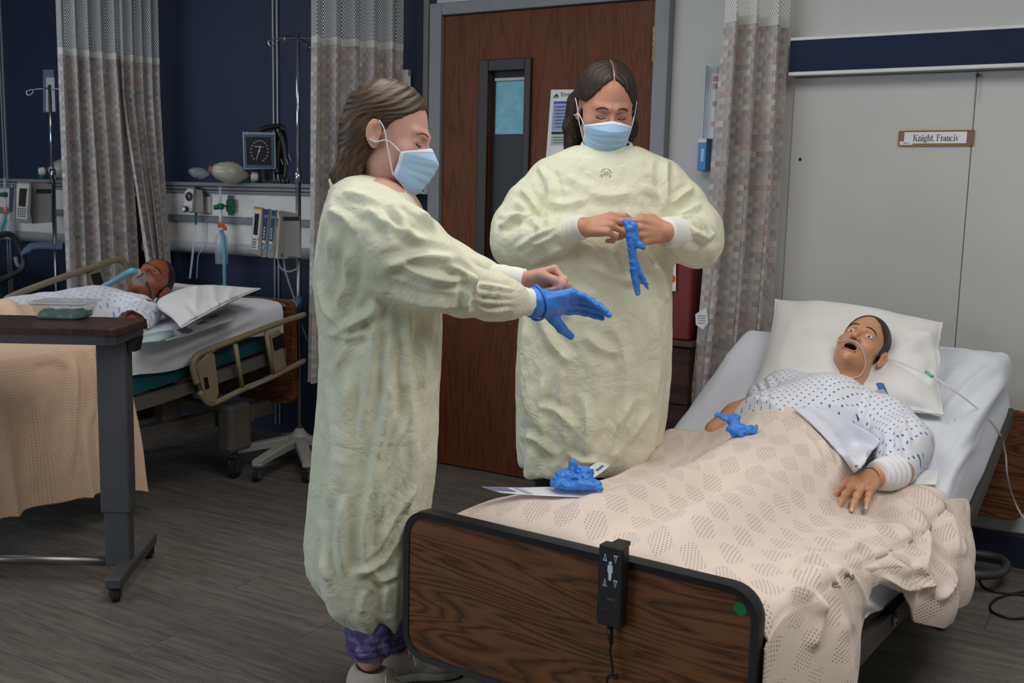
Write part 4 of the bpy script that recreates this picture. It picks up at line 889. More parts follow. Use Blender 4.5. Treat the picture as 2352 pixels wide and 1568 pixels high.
for k, p in enumerate((((640, 300), (655, 330), (660, 380), (655, 410)), ((648, 292), (672, 320), (676, 370), (668, 405)), ((645, 310), (640, 350), (640, 400)), ((660, 300), (682, 340), (680, 400)))):
    tubepx(F2, p, .02+.008*k, [.020, .026, .024, .016][:len(p)], 6).build('cuff_fold', MT['black'], cuff, smooth=True)
for p in (((646, 365), (650, 378)), ((658, 365), (662, 378)), ((663, 352), (670, 376))): tubepx(F2, p, -.012, .003, 0).build('clip', MT['steel'], cuff)
P, rr = catmull([F2.w(F2.at(*p, .0)) for p in ((606, 391), (606, 405), (612, 418), (640, 417), (672, 414))], .010, 30); rr = .011+.0045*np.sin(np.linspace(0, 1, len(P))*2*np.pi*16); B().tube(P, rr, 10).build('coiled_hose', plain('grey coiled hose', (84, 82, 80), .6), cuff, smooth=True)
F2b = Frame(*onY(270, 345, 4.06)[:2]); gauge(F2b, -353+22, 'second square blood pressure gauge half hidden behind the slanted curtain')
# resuscitator bags
def resus(fr, pts, label, sx=1.0):
    (ax_, ay_), (bx_, by_) = pts; a, b_ = fr.w(fr.at(ax_, ay_, 0)), fr.w(fr.at(bx_, by_, 0)); d = b_-a; L = np.linalg.norm(d); r = thing('resuscitator_bag', label, 'resuscitator', tuple(a))
    B().lathe([(.018, 0), (.03, .01), (.045, .04*L/.22), (.056, .09*L/.22), (.058, .12*L/.22), (.052, .15*L/.22), (.038, .18*L/.22), (.022, .205*L/.22), (.016, L)], a, d, 28).build('bag', M_bag, r, smooth=True)
    u = d/L; B().lathe([(.019, 0), (.019, .012)], b_, u, 18).build('red_ring', M_red, r); B().lathe([(.018, 0), (.024, .008), (.024, .032), (.016, .04)], b_+u*.012, u, 18).build('valve', MT['white_plastic'], r)
    B().lathe([(.02, 0), (.022, .01), (.016, .025)], b_+u*.03+np.array([0, 0, -.022]), (0, 0, -1), 14).build('valve_port', M_green, r)
    B().lathe([(.020, 0), (.018, .018)], a, -u, 18).build('neck_ring', plain('salmon ring', (150, 96, 90), .5), r)
    V, Fq = nets(lambda P: ell(P, (0, 0, 0), (.055, .03, .028))+.014*(vnoise(P, 34, 2)-.5).astype(np.float32), (-.09, -.06, -.05), (.09, .06, .05), .007)
    V = V@np.stack([u, fr.ey, np.cross(u, fr.ey)])+a-u*.065+np.array([0, 0, -.026]); mesh('reservoir', V, Fq, glassy('clear reservoir', (170, 172, 180), .4, .2), r); return r
F3 = Frame(*onY(530, 395, 4.0)[:2]); resus(F3, ((487, 390), (571, 403)), 'grey resuscitator bag lying on the service rail left of the square gauge')
F3b = Frame(*onY(110, 395, 4.0)[:2]); resus(F3b, ((180, 384), (110, 392)), 'grey resuscitator bag peeking out from behind the straight curtain')
# plastic sleeve on the navy wall
pv = thing('wall_pouch', 'purple edged plastic pouch holding a sheet on the navy wall', 'pouch', tuple(onY(115, 210, 4.14)))
fv = Frame(*onY(110, 210, 4.13)[:2]); fq('pouch', fv, rect(99, 160, 150, 258), 0, .006, plain('lavender pouch', (120, 124, 170), .35), pv, .001); fq('sheet', fv, rect(106, 178, 150, 256), -.002, .002, MT['paper'], pv); fq('print_block', fv, [(111, 236), (110, 226), (118, 222), (120, 238)], -.003, .001, plain('yellow print', (190, 160, 40), .7), pv)
# wall phone between curtain and door
ph = thing('wall_phone', 'pale grey wall phone on the navy wall beside the door frame', 'phone', tuple(onY(970, 420, 4.13)))
fp_ = Frame(*onY(965, 410, 4.10)[:2]); fq('body', fp_, [(938, 345), (986, 346), (985, 447), (936, 444)], 0, .05, plain('ivory plastic', (176, 172, 162), .5), ph, .005)
kb = B()
for i in range(3):
    for j in range(4): kb.box(fp_.w(fp_.at(960+i*6, 416+j*7, -.001)), (.008, .004, .006), R=np.stack([fp_.ex, fp_.ey, fp_.ez]))
kb.build('keys', MT['darkgrey'], ph); fq('handset', fp_, [(940, 350), (953, 350), (952, 440), (939, 439)], -.03, .03, plain('ivory plastic', (176, 172, 162), .5), ph, .006)
pn = thing('wall_notice', 'small pale notice on the navy wall at the right edge of the curtain', 'notice', tuple(onY(935, 190, 4.15))); fn_ = Frame(*onY(935, 190, 4.14)[:2]); fq('sheet', fn_, rect(905, 160, 943, 215), 0, .003, MT['paper'], pn); fq('print_block', fn_, rect(938, 160, 942, 175), -.001, .001, plain('red print', (160, 60, 60), .7), pn)

# ------------------------------------------------------------------ IV poles with infusion pumps
def ivpole(label, hub, tips, top, pole_px, hookdir):
    t = thing('iv_pole', label, 'iv pole', (hub[0], hub[1], 0))
    B().tube([hub, (hub[0], hub[1], 1.36)], .0125, 16).build('pole', MT['steel'], t, smooth=True)
    B().tube([(hub[0], hub[1], 1.3), (hub[0], hub[1], top)], .0095, 16).build('upper_pole', MT['chrome'], t, smooth=True)
    B().tube([(hub[0], hub[1], 1.345), (hub[0], hub[1], 1.405)], .017, 16).build('pole_collar', MT['chrome'], t, smooth=True)
    for sgn in (1, -1):
        for ang in (0, 75):
            d = np.array([math.cos(hookdir+math.radians(ang)), math.sin(hookdir+math.radians(ang)), 0])*sgn; o = np.array([hub[0], hub[1], top-.02])
            p = [o, o+d*.06+[0, 0, -.004], o+d*.115+[0, 0, -.012], o+d*.135+[0, 0, -.022], o+d*.128+[0, 0, -.040], o+d*.108+[0, 0, -.036], o+d*.090+[0, 0, -.015]]
            B().tube(p, .0032, 8, smooth=6).build('hook', MT['chrome'], t, smooth=True)
    M_base = plain('pale grey base casting', (168, 166, 162), .5)
    B().lathe([(.055, -.03), (.05, -.005), (.03, .012), (.018, .03)], hub, (0, 0, 1), 20).build('hub', M_base, t, smooth=True)
    for i, tp in enumerate(tips):
        tp = np.asarray(tp); d = tp-hub; L = np.hypot(d[0], d[1]); u = np.array([d[0], d[1], 0])/L; s = np.array([-u[1], u[0], 0]); V = []; F = []; n = 10
        for k in range(n+1):
            q = k/n; c = hub+u*L*q; zt = hub[2]-.004-(hub[2]-.004-tp[2])*q**1.6; w = .032-.008*q; h = .040-.012*q
            V += [c*[1, 1, 0]+[0, 0, zt-h]-s*w, c*[1, 1, 0]+[0, 0, zt-h]+s*w, c*[1, 1, 0]+[0, 0, zt-.006]+s*w, c*[1, 1, 0]+[0, 0, zt]+s*w*.7, c*[1, 1, 0]+[0, 0, zt]-s*w*.7, c*[1, 1, 0]+[0, 0, zt-.006]-s*w]
        for k in range(n):
            for j in range(6): l = (j+1) % 6; F.append((k*6+j, k*6+l, k*6+6+l, k*6+6+j))
        F += [tuple(range(6))[::-1], tuple(n*6+j for j in range(6))]; B().add(V, F).build('leg', M_base, t)
        e = hub+u*(L-.02); r = .032; ax = s if i % 2 else (s*.6+u*.8)
        e2 = e+u*.018; B().lathe([(r*.7, -.012), (r, -.008), (r, .008), (r*.7, .012)], (e2[0], e2[1], r), ax, 20).build('caster', MT['rubber'], t)
        B().lathe([(r*.6, -.014), (r*.6, .014)], (e2[0], e2[1], r), ax, 16).build('caster_hub', MT['chrome'], t)
        ct = B(); ct.tube([(e[0], e[1], tp[2]-.03), (e[0], e[1], .05)], .008, 8); R_ = np.stack([ax/np.linalg.norm(ax), np.cross([0, 0, 1], ax/np.linalg.norm(ax)), [0, 0, 1]])
        for sg_ in (-1, 1): ct.box(np.array([e2[0], e2[1], r+.012])*1.0+ax/np.linalg.norm(ax)*.015*sg_-u*.006, (.003, .034, .040), R=R_, bev=.001)
        ct.box(np.array([e2[0], e2[1], r*2+.004])-u*.006, (.033, .034, .004), R=R_); ct.build('caster_fork', MT['chrome'], t)
    return t
hub1 = np.array([*onY(686, 600, 3.77)[:2], .135])
tp1 = [onZ(534, 1028, .10), onZ(563, 1068, .10), onZ(716, 1078, .10), onZ(655, 985, .12), onZ(790, 1010, .12)]
tp1 = [hub1*[1, 1, 0]+(t-hub1)*[1, 1, 0]*min(1, .40/np.hypot(*(t-hub1)[:2]))+[0, 0, .10] for t in tp1]
iv1 = ivpole('silver IV pole on a pale five-legged base with casters beside the dark curtain', hub1, tp1, 2.035, None, math.radians(180+32))
fi = Frame(hub1[0], hub1[1])
def tray(fr, dx, dyp, par):
    t_ = B(); a = [fr.at(x+dx, y+dyp, d) for x, y, d in ((588, 713, -.07), (600, 698, -.03), (620, 688, 0), (684, 688, 0.0))]; b_ = [fr.at(x+dx, y+dyp, d) for x, y, d in ((588, 716, -.16), (606, 709, -.13), (625, 700, -.10), (684, 703, -.07))]
    t_.sheet(np.array([[fr.w(p) for p in catmull(a, 0, 4)[0]], [fr.w(p) for p in catmull(b_, 0, 4)[0]]]), .008); o = t_.build('handle_tray', plain('blue grey tray', (120, 132, 160), .4), par); return o
tray(fi, 0, 0, iv1); B().tube([hub1*[1, 1, 0]+[0, 0, fi.at(684, 715)[2]], hub1*[1, 1, 0]+[0, 0, fi.at(684, 680)[2]]], .022, 14).build('tray_collar', M_blue, iv1, smooth=True)
def pump(fr, label, hub):
    p = thing('infusion_pump', label, 'pump', tuple(fr.w(fr.at(640, 600, 0))))
    M_pg = plain('warm grey pump housing', (140, 138, 138), .5); M_pw = plain('pump off white', (206, 204, 200), .5)
    fq('side_housing', fr, [(642, 495), (689, 497), (692, 592), (683, 593), (681, 590), (662, 590), (660, 595), (638, 595), (633, 592)], -.10, .08, M_pg, p, .004)
    fq('edge_strip', fr, [(640, 494), (644, 495), (638, 594), (630, 592)], -.105, .08, M_pw, p, .002); fq('rear_slot', fr, rect(650, 497.5, 687.5, 507), -.101, .004, MT['black'], p)
    fq('clamp', fr, [(640, 484), (650, 484), (675, 489), (683, 494), (683, 500), (640, 496)], -.06, .06, M_pg, p, .003)
    fq('vent_mark', fr, rect(645, 582, 651, 590), -.101, .002, plain('grey vent', (88, 84, 84), .6), p)
    fq('control_module', fr, [(583, 474), (605, 478), (600, 588), (597, 588), (579, 582), (575, 572)], -.16, .10, M_pg, p, .004)
    fq('control_face', fr, [(583.5, 480), (601, 482), (592, 574), (576.5, 571)], -.163, .006, M_pw, p, .001); fq('orange_lamp', fr, [(583.5, 475), (601, 478), (601, 481.5), (583, 479)], -.163, .006, plain('amber lamp', (196, 140, 70), .4), p)
    fq('screen', fr, [(585.5, 490), (595.5, 491), (591, 540), (581.5, 538)], -.165, .004, plain('dark screen', (42, 42, 42), .2), p)
    kb = B()
    for i in range(3):
        for j in range(4): x, y = 580+i*3.3-j*.6, 547+j*6+i*.6; fpoly(kb, fr, rect(x, y, x+1.9, y+3.6), -.165, .003)
    kb.build('keypad', MT['darkgrey'], p); fq('enter_key', fr, [(592, 544), (595, 544), (594, 552), (591, 552)], -.165, .003, M_lblue, p)
    for dx, dy in ((0, 0), (16.5, 2.5)):
        fq('pump_module', fr, [(606+dx, 478+dy), (613+dx, 477+dy), (621+dx, 481+dy), (613+dx, 590+dy), (606+dx, 592+dy*.6), (597+dx, 588+dy)], -.15-.01*(dx > 0), .10, M_pg, p, .003)
        fq('module_face', fr, [(607.5+dx, 480+dy), (617.5+dx, 482+dy), (609.5+dx, 551+dy), (602+dx, 549+dy)], -.156-.01*(dx > 0), .005, M_navyp, p, .001)
        fq('module_display', fr, [(607+dx, 493+dy), (616+dx, 494+dy), (615.5+dx, 500+dy), (606+dx, 499+dy)], -.158-.01*(dx > 0), .004, plain('grey display', (110, 122, 140), .3), p)
        fq('module_label', fr, [(602+dx, 551+dy), (609+dx, 553+dy), (608.5+dx, 559+dy), (601+dx, 557+dy)], -.156-.01*(dx > 0), .004, M_pw, p); fq('blue_key', fr, [(604+dx, 562+dy), (608+dx, 563+dy), (606+dx, 572+dy), (602.5+dx, 571+dy)], -.155-.01*(dx > 0), .004, M_lblue, p)
        for k in range(4): fq('key', fr, [(605.5+dx-k*.5, 521+dy+k*7), (609.5+dx-k*.5, 521.5+dy+k*7), (609+dx-k*.5, 526+dy+k*7), (605+dx-k*.5, 525.5+dy+k*7)], -.158-.01*(dx > 0), .003, plain('pale key', (150, 176, 210), .5), p)
        fq('top_cap', fr, [(607+dx, 476+dy), (617+dx, 477+dy), (618+dx, 481+dy), (607+dx, 480+dy)], -.156-.01*(dx > 0), .03, MT['white_plastic'], p, .002)
    tubepx(fr, [(639, 595), (643, 612), (655, 622), (668, 623), (684, 616)], -.03, .0045, 6).build('cable', MT['grey_plastic'], p, smooth=True); tubepx(fr, [(652, 594), (655, 620), (664, 650), (680, 700), (692, 745), (715, 800)], [-.03, -.03, -.02, .0, .05, .05], .0045, 6).build('cable', MT['grey_plastic'], p, smooth=True)
    return p
pump(fi, 'grey infusion pump with two navy modules on the IV pole beside the dark curtain', hub1)
hub2 = np.array([*onY(121, 400, 3.93)[:2], .135]); iv2 = ivpole('second IV pole with curled hooks mostly hidden behind the straight curtain', hub2, [hub2*[1, 1, 0]+[.26*math.cos(a), .16*math.sin(a), .10] for a in np.radians([-100, -20, 40, 110, 190])], 1.885, None, math.radians(180+30))
f2 = Frame(hub2[0], hub2[1])
p2_ = thing('infusion_pump', 'grey infusion pump with a white keypad face at the left picture edge', 'pump', tuple(f2.w(f2.at(80, 515, 0))))
M_pg = plain('warm grey pump housing', (140, 138, 138), .5); M_pw = plain('pump off white', (206, 204, 200), .5)
fq('side_housing', f2, [(70, 422), (105, 420), (120, 424), (120, 510), (72, 514)], -.10, .09, M_pg, p2_, .004); fq('rear_slot', f2, rect(83, 434, 117, 444), -.102, .004, MT['black'], p2_)
fq('control_module', f2, [(38, 420), (44, 417), (70, 419), (73, 425), (70, 512), (60, 513), (36, 510)], -.15, .08, M_pg, p2_, .004); fq('control_face', f2, [(39, 421), (68, 423), (62, 505), (37, 501)], -.153, .005, M_pw, p2_, .001)
fq('screen', f2, [(45, 432), (62, 433), (58, 475), (42, 473)], -.155, .003, plain('dark screen', (48, 48, 44), .2), p2_); kb = B()
for i in range(4):
    for j in range(4): x, y = 41+i*5-j*.5, 477+j*5.6+i*.6; fpoly(kb, f2, rect(x, y, x+3, y+3.2), -.155, .003)
kb.build('keypad', MT['darkgrey'], p2_); fq('enter_key', f2, rect(60, 477, 65, 484), -.155, .003, M_lblue, p2_)
fq('pump_module', f2, [(21, 421), (36, 420), (36, 508), (22, 511)], -.13, .07, M_pg, p2_, .003); fq('module_face', f2, [(22, 423), (32, 423), (28, 487), (20, 486)], -.134, .005, M_navyp, p2_, .001); fq('status_lamp', f2, rect(25, 425, 29, 430), -.136, .003, plain('green lamp', (130, 220, 120), .3), p2_)
tray(f2, -541, -132, iv2)
# left edge oxygen set
o2 = thing('oxygen_flowmeter', 'second oxygen flowmeter with an orange collar at the left picture edge', 'flowmeter', tuple(onY(10, 450, 4.05))); fo2 = Frame(*onY(10, 470, 4.0)[:2])
tubepx(fo2, [(11, 408), (11, 445)], .02, .009, 0, 12).build('flow_tube', M_tube, o2, smooth=True); c = fo2.w(fo2.at(11, 447, .0)); B().box(c, (.03, .03, .03), bev=.006).build('valve_body', M_green, o2); B().lathe([(.013, 0), (.013, .03)], c, -fo2.ex, 14).build('knob', M_green, o2)
tubepx(fo2, [(12, 452), (12, 485)], 0, [.008, .011], 0, 12).build('stem', MT['white_plastic'], o2, smooth=True); fq('collar', fo2, rect(8, 480, 18, 492), -.01, .03, M_orange, o2, .003); tubepx(fo2, [(12, 492), (10, 505), (4, 520), (-6, 560)], -.01, .012, 6, 12).build('hose', M_hose, o2, smooth=True)
c = fo2.w(fo2.at(22, 505, .02)); B().lathe([(.03, 0), (.034, -.004), (.034, -.10), (.03, -.12)], c, (0, 0, 1), 20).build('bottle', glassy('water bottle plastic', (190, 205, 215), .42, .15), o2, smooth=True)

# ------------------------------------------------------------------ cabinets and red boxes behind
def cab(label, rlabel, x0, x1, y0, ztop, zred):
    cb = thing('bedside_cabinet', label, 'cabinet', ((x0+x1)/2, (y0+WY)/2, 0)); w = x1-x0; y1 = WY-.03
    M_cb = wood('dark cabinet wood', (30, 20, 16), (66, 44, 34), axis=0, stretch=10, scale=3, rough=.5)
    B().box(((x0+x1)/2, (y0+y1)/2+.008, ztop/2-.01), (w-.004, y1-y0-.016, ztop-.04), bev=.002).build('body', M_cb, cb); B().box(((x0+x1)/2, (y0+y1)/2, ztop-.0125), (w+.01, y1-y0+.01, .025), bev=.005).build('top', plain('brown edging', (70, 44, 30), .5), cb)
    zs = np.linspace(.06, ztop-.03, 4)
    for a, b_ in zip(zs, zs[1:]):
        d = B().box(((x0+x1)/2, y0-.004, (a+b_)/2), (w-.006, .018, b_-a-.004), bev=.002).build('drawer', M_cb, cb); B().box(((x0+x1)/2, y0-.022, (a+b_)/2+.02), (.1, .018, .014), bev=.004).build('handle', MT['black'], d)
    rb = thing('red_box', rlabel, 'box', ((x0+x1)/2, (y0+y1)/2, ztop)); B().box(((x0+x1)/2, (y0+y1)/2, (ztop+zred)/2+.001), (w-.03, y1-y0-.02, zred-ztop), bev=.008).build('bin', M_red, rb)
    return cb, rb
zt_ = onY(1560, 783, 3.84)[2]
cbx, rbx = cab('dark wooden bedside cabinet between the door and the near bed', 'large dark red sharps box on the cabinet beside the door', -1.93, -1.475, 3.85, zt_, 1.10)
frl = Frame(*onY(1546, 630, 3.845)[:2]); fq('label_sheet', frl, rect(1500, 588, 1552.5, 668), 0, .002, MT['paper'], rbx); disc(B(), frl, 1541, 640, .018, -.001, .001).build('label_mark', M_orange, rbx)
cab('dark cabinet hidden behind the straight left curtain', 'dark red box showing in the gap between the two left curtains', -5.22, -4.80, 3.86, .86, 1.26)
gb = thing('glove_box', 'small black box with red lettering above the red box by the left curtains', 'box', tuple(onY(280, 440, 4.0))); fg = Frame(*onY(285, 430, 3.98)[:2]); fq('carton', fg, rect(262, 418, 292, 443), 0, .06, MT['black'], gb, .002)
text('lettering', 'GLOVES', .028, fg.w(fg.at(262, 437, -.001)), fg.ex, fg.ez, plain('red lettering', (170, 36, 30), .6), gb, 'LEFT')

# ------------------------------------------------------------------ overbed table with a tub on it
oz = .880; u = np.array([.8, .585, 0]); u /= np.linalg.norm(u); s = np.array([-u[1], u[0], 0])
ot = thing('overbed_table', 'overbed table with a dark wood top on one grey column', 'table', (-2.8, 2.23, 0)); FT = Frame(-2.78, 2.22)
ca, cb2 = onZ(344, 730, oz), onZ(288, 757, oz); back_l, front_l = onZ(-160, 719, oz), onZ(-160, 753, oz)
u = (ca-back_l); u /= np.linalg.norm(u); s = np.array([-u[1], u[0], 0]); dpt = abs((ca-cb2)@s); Lt = 1.0
org = ca-s*dpt/2-u*Lt/2; M_top = wood('walnut table top', (40, 27, 24), (66, 45, 39), axis=0, stretch=9, scale=4, rough=.35)
top = B().prism(rrect(Lt, dpt, .035), .020, org-np.array([0, 0, .020]), u, s, .003).build('table_top', M_top, ot)
B().prism(rrect(Lt-.02, dpt-.02, .03), .030, org-np.array([0, 0, .051]), u, s).build('apron', plain('charcoal steel', (62, 62, 66), .4), ot)
cbase = onZ(276, 1292, .065); cw = .098; M_col = plain('grey column paint', (72, 72, 75), .5); Rt = np.stack([u, s, [0, 0, 1]])
zc = onZ(276, 1167, .0); zmid = .065+(oz-.05-.065)*.235
B().box((cbase[0], cbase[1], (zmid+oz-.052)/2), (.098, .062, oz-.052-zmid), R=Rt, bev=.006).build('column', M_col, ot); B().box((cbase[0], cbase[1], (zmid+.065)/2), (.084, .05, zmid-.065+.01), R=Rt, bev=.006).build('lower_column', M_col, ot)
B().prism([(.0, .02), (.035, .004), (.075, .008), (.085, .055), (-.02, .055)], .055, np.array([cbase[0], cbase[1], oz-.105])+s*.035, u, (0, 0, 1)).build('bracket', MT['black'], ot)
B().box(org+u*(-.02)-np.array([0, 0, .075])-u*(.17), (.22, .12, .05), R=Rt, bev=.01).build('drawer_housing', MT['darkgrey'], ot)
fa, fbk = onZ(264, 1335, .065), onZ(340, 1240, .065); B().box((fa+fbk)/2, (.052, np.linalg.norm(fa-fbk)+.05, .035), R=np.stack([np.cross((fbk-fa)/np.linalg.norm(fbk-fa), [0, 0, 1]), (fbk-fa)/np.linalg.norm(fbk-fa), [0, 0, 1]]), bev=.006).build('foot', M_col, ot)
B().tube([cbase+[0, 0, .005], cbase-u*.85+[0, 0, .005]], .0155, 12).build('cross_bar', MT['steel'], ot, smooth=True); B().box(cbase-u*.87, (.05, .5, .035), R=Rt, bev=.006).build('foot', M_col, ot)
for p in (fa, fbk, cbase-u*.87+s*.2, cbase-u*.87-s*.2): caster('caster', (p[0], p[1]), ot, .024, .95, .01)
tb = thing('plastic_tub', 'clear lidded plastic tub of green gel on the overbed table', 'tub', tuple(onZ(152, 728, oz)))
tcn = onZ(150, 729, oz)
def tubshape(w0, d0, w1, d1, z0, z1, r0=.02, r1=.025, cap=True):
    V = []; F = []; n = 0
    for w_, d_, z, r in ((w0*.9, d0*.9, z0, r0), (w0, d0, z0+.006, r0), (w1, d1, z1, r1)):
        for x, y in rrect(w_, d_, r, 6): V.append(tcn+u*x+s*y+np.array([0, 0, z]))
    n = len(V)//3
    for a in range(2):
        for k in range(n): F.append((a*n+k, a*n+(k+1) % n, (a+1)*n+(k+1) % n, (a+1)*n+k))
    F.append(tuple(range(n))[::-1]); 
    if cap: F.append(tuple(2*n+k for k in range(n)))
    return B().add(V, F)
tubshape(.150, .125, .175, .150, .001, .048, cap=False).build('tub', glassy('clear tub', (205, 208, 210), .26, .1), tb)
tubshape(.19, .165, .186, .160, .047, .056).build('lid', glassy('clear lid', (200, 202, 206), .48, .12), tb)
V, Fq = nets(lambda P: smax(smax(np.abs(P[:, 0])-.072, np.abs(P[:, 1])-.06, .02), np.abs(P[:, 2]-.012)-.012, .006)+(.012*(vnoise(P, 60, 3)-.5)).astype(np.float32)*(P[:, 2] > .008), (-.09, -.08, -.006), (.09, .08, .042), .004)
V[:, 2] = np.maximum(V[:, 2], .003); mesh('gel', tcn+V@Rt, Fq, plain('green gel', (0, 104, 88), .35, var=.25, scale=60), tb)
# ------------------------------------------------------------------ heads and hands
def skin(name, rgb, rough=0.5, sss=0.12, spec=0.4, var=0.07):
    m = MB_(name); c = lin(*rgb); n = m.noise(m.coord(), 28, 4, 0.6); k = lambda q, w=1: (min(1, c[0]*q*w), c[1]*q, c[2]*q, 1)
    m.col(m.ramp(n, [(0.3, k(1-var, 1.03)), (0.7, k(1+var))])); m.rough(rough); m.b.inputs['Specular IOR Level'].default_value = spec
    m.b.inputs['Subsurface Weight'].default_value = sss; m.b.inputs['Subsurface Radius'].default_value = (0.008, 0.003, 0.002); m.b.inputs['Subsurface Scale'].default_value = 1.0
    m.bump(m.noise(m.coord(), 420, 2), 0.05, 0.0006); return m.m
def hair_mat(name, dark, light, rough=0.42, stretch=(90, 90, 9)):
    m = MB_(name); v = m.coord('UV', (1, 1, 1)); n = m.noise(v, 1.0, 4, 0.6)
    m.col(m.ramp(n, [(0.35, lin(*dark)), (0.68, lin(*light))])); m.rough(rough); m.b.inputs['Specular IOR Level'].default_value = 0.45
    m.bump(n, 0.7, 0.004); return m.m
def headf(P, mouth=0.0, eyes='closed', jaw=1.0, fat=0.0, nose=1.0, ears=True):
    x, y, z = P[:, 0], P[:, 1], P[:, 2]; A = P.copy(); A[:, 0] = np.abs(x)
    d = ell(A, (0, -.014, .045), (.0745+fat*.3, .096, .086))
    d = smin(d, ell(A, (0, .028, -.012), (.062+fat, .066, .085)), .02)
    d = smin(d, ell(A, (0, .034, -.070), (.047*jaw+fat, .052, .038)), .025)
    d = smin(d, ell(A, (.040, -.002, -.062), (.014+fat, .030, .022)), .03)
    d = smin(d, np.sqrt(((A-np.array([0, .074, -.096], np.float32))**2).sum(1))-.015, .022)
    d = smin(d, ell(A, (.042+fat*.6, .052, -.026), (.020, .020, .018)), .02)
    d = smin(d, cap_(A, (.010, .086, .024), (.040, .070, .026), .0095, .008), .014)
    d = smax(d, -ell(A, (.031, .098, .004), (.018, .019, .0115)), .010)
    d = smin(d, ell(A, (.031, .0715, .004), (.0150, .0120, .0120)), .005)
    if eyes == 'closed': d = smax(d, -cap_(A, (.019, .0855, -.0015), (.043, .079, -.001), .0009), .0025)
    n = cap_(A, (0, .086, .012), (0, .108*1.0, -.026), .0075, .0095*nose); n = smin(n, ell(A, (0, .112, -.029), (.0095, .0085, .0085)), .008)
    n = smin(n, ell(A, (.0125, .098, -.033), (.0068, .0105, .0065)), .006); d = smin(d, n, .008)
    d = smax(d, -ell(A, (.0062, .107, -.0385), (.0036, .0058, .0050)), .0025)
    d = smin(d, ell(A, (0, .086, -.056), (.026, .013, .013)), .012)
    if mouth:
        d = smin(d, cap_(A, (0, .0955, -.0505), (.021, .0865, -.056-mouth*.2), .0040, .0028), .005)
        d = smin(d, cap_(A, (0, .0925, -.066-mouth), (.020, .0855, -.060-mouth*.6), .0050, .003), .006)
        d = smax(d, -ell(A, (0, .090, -.0575-mouth*.5), (.0215, .026, .0052+mouth*.55)), .003)
    else:
        d = smin(d, cap_(A, (0, .0965, -.0545), (.021, .088, -.0575), .0036, .002), .004)
        d = smin(d, cap_(A, (0, .0955, -.0635), (.018, .0885, -.0610), .0044, .003), .005)
        d = smax(d, -cap_(A, (0, .1005, -.0590), (.023, .090, -.0588), .0008), .003)
    if ears:
        q = A-np.array([.0765+fat*.4, -.012, -.002], np.float32); c, s_ = math.cos(.45), math.sin(.45)
        qx = q[:, 0]*c+q[:, 1]*s_; qy = -q[:, 0]*s_+q[:, 1]*c; Q = np.stack([qx, qy, q[:, 2]], 1)
        e = ell(Q, (.0, -.006, .004), (.0068, .0185, .0300)); e = smin(e, ell(Q, (0, .002, -.024), (.0055, .0095, .0110)), .01)
        e = smax(e, -ell(Q, (.0085, -.003, .002), (.0062, .0105, .0195)), .004); e = smin(e, ell(Q, (.0035, .007, -.002), (.003, .004, .006)), .004)
        d = smin(d, e, .006)
    return d
class Head:
    def __init__(s, t, R, sc, **kw): s.t, s.R, s.sc, s.kw = np.array(t), np.array(R), sc, kw
    def w(s, L): return s.t+(np.asarray(L, float)*s.sc)@s.R
    def l(s, P): return ((np.asarray(P, float)-s.t)@s.R.T)/s.sc
    def d(s, a): return np.asarray(a, float)@s.R
    def mesh(s, neck=(), h=.0026):
        nk = [(s.l(a), s.l(b), ra/s.sc, rb/s.sc) for a, b, ra, rb in neck]
        def f(P):
            d = headf(P, **s.kw)
            for a, b, ra, rb in nk: d = smin(d, cap_(P, a, b, ra, rb), .022)
            return d
        lo = np.array([-.105, -.125, -.135]); hi = np.array([.105, .135, .145])
        for a, b, ra, rb in nk:
            for p, r in ((a, ra), (b, rb)): lo = np.minimum(lo, p-r*1.25); hi = np.maximum(hi, p+r*1.25)
        V, F = nets(f, lo, hi, h); V = relax(V, F, 1, .4); return s.w(V), F, V
def brow(hd, side, pts, r, mat, par):
    """eyebrow hugging the head: pts (x, z) in head space"""
    out = []
    for x, z in pts:
        p = np.array([[side*x, .13, z]], np.float32)
        for _ in range(40):
            dd = float(headf(p, **hd.kw)[0]); p[0, 1] -= dd*.8
            if abs(dd) < 1e-4: break
        out.append(hd.w(p[0]+[0, .0004, 0]))
    rr = np.array([.5, 1, 1.1, .9, .35])[:len(pts)]*r
    P, R_ = catmull(out, rr, 5); b = B(); b.tube(P, R_, 8); return b.build('eyebrow', mat, par, smooth=True)
def onface(hd, x, z, off=.001):
    p = np.array([[x, .14, z]], np.float32)
    for _ in range(50):
        dd = float(headf(p, **hd.kw)[0])-off; p[0, 1] -= dd*.7
    return hd.w(p[0])
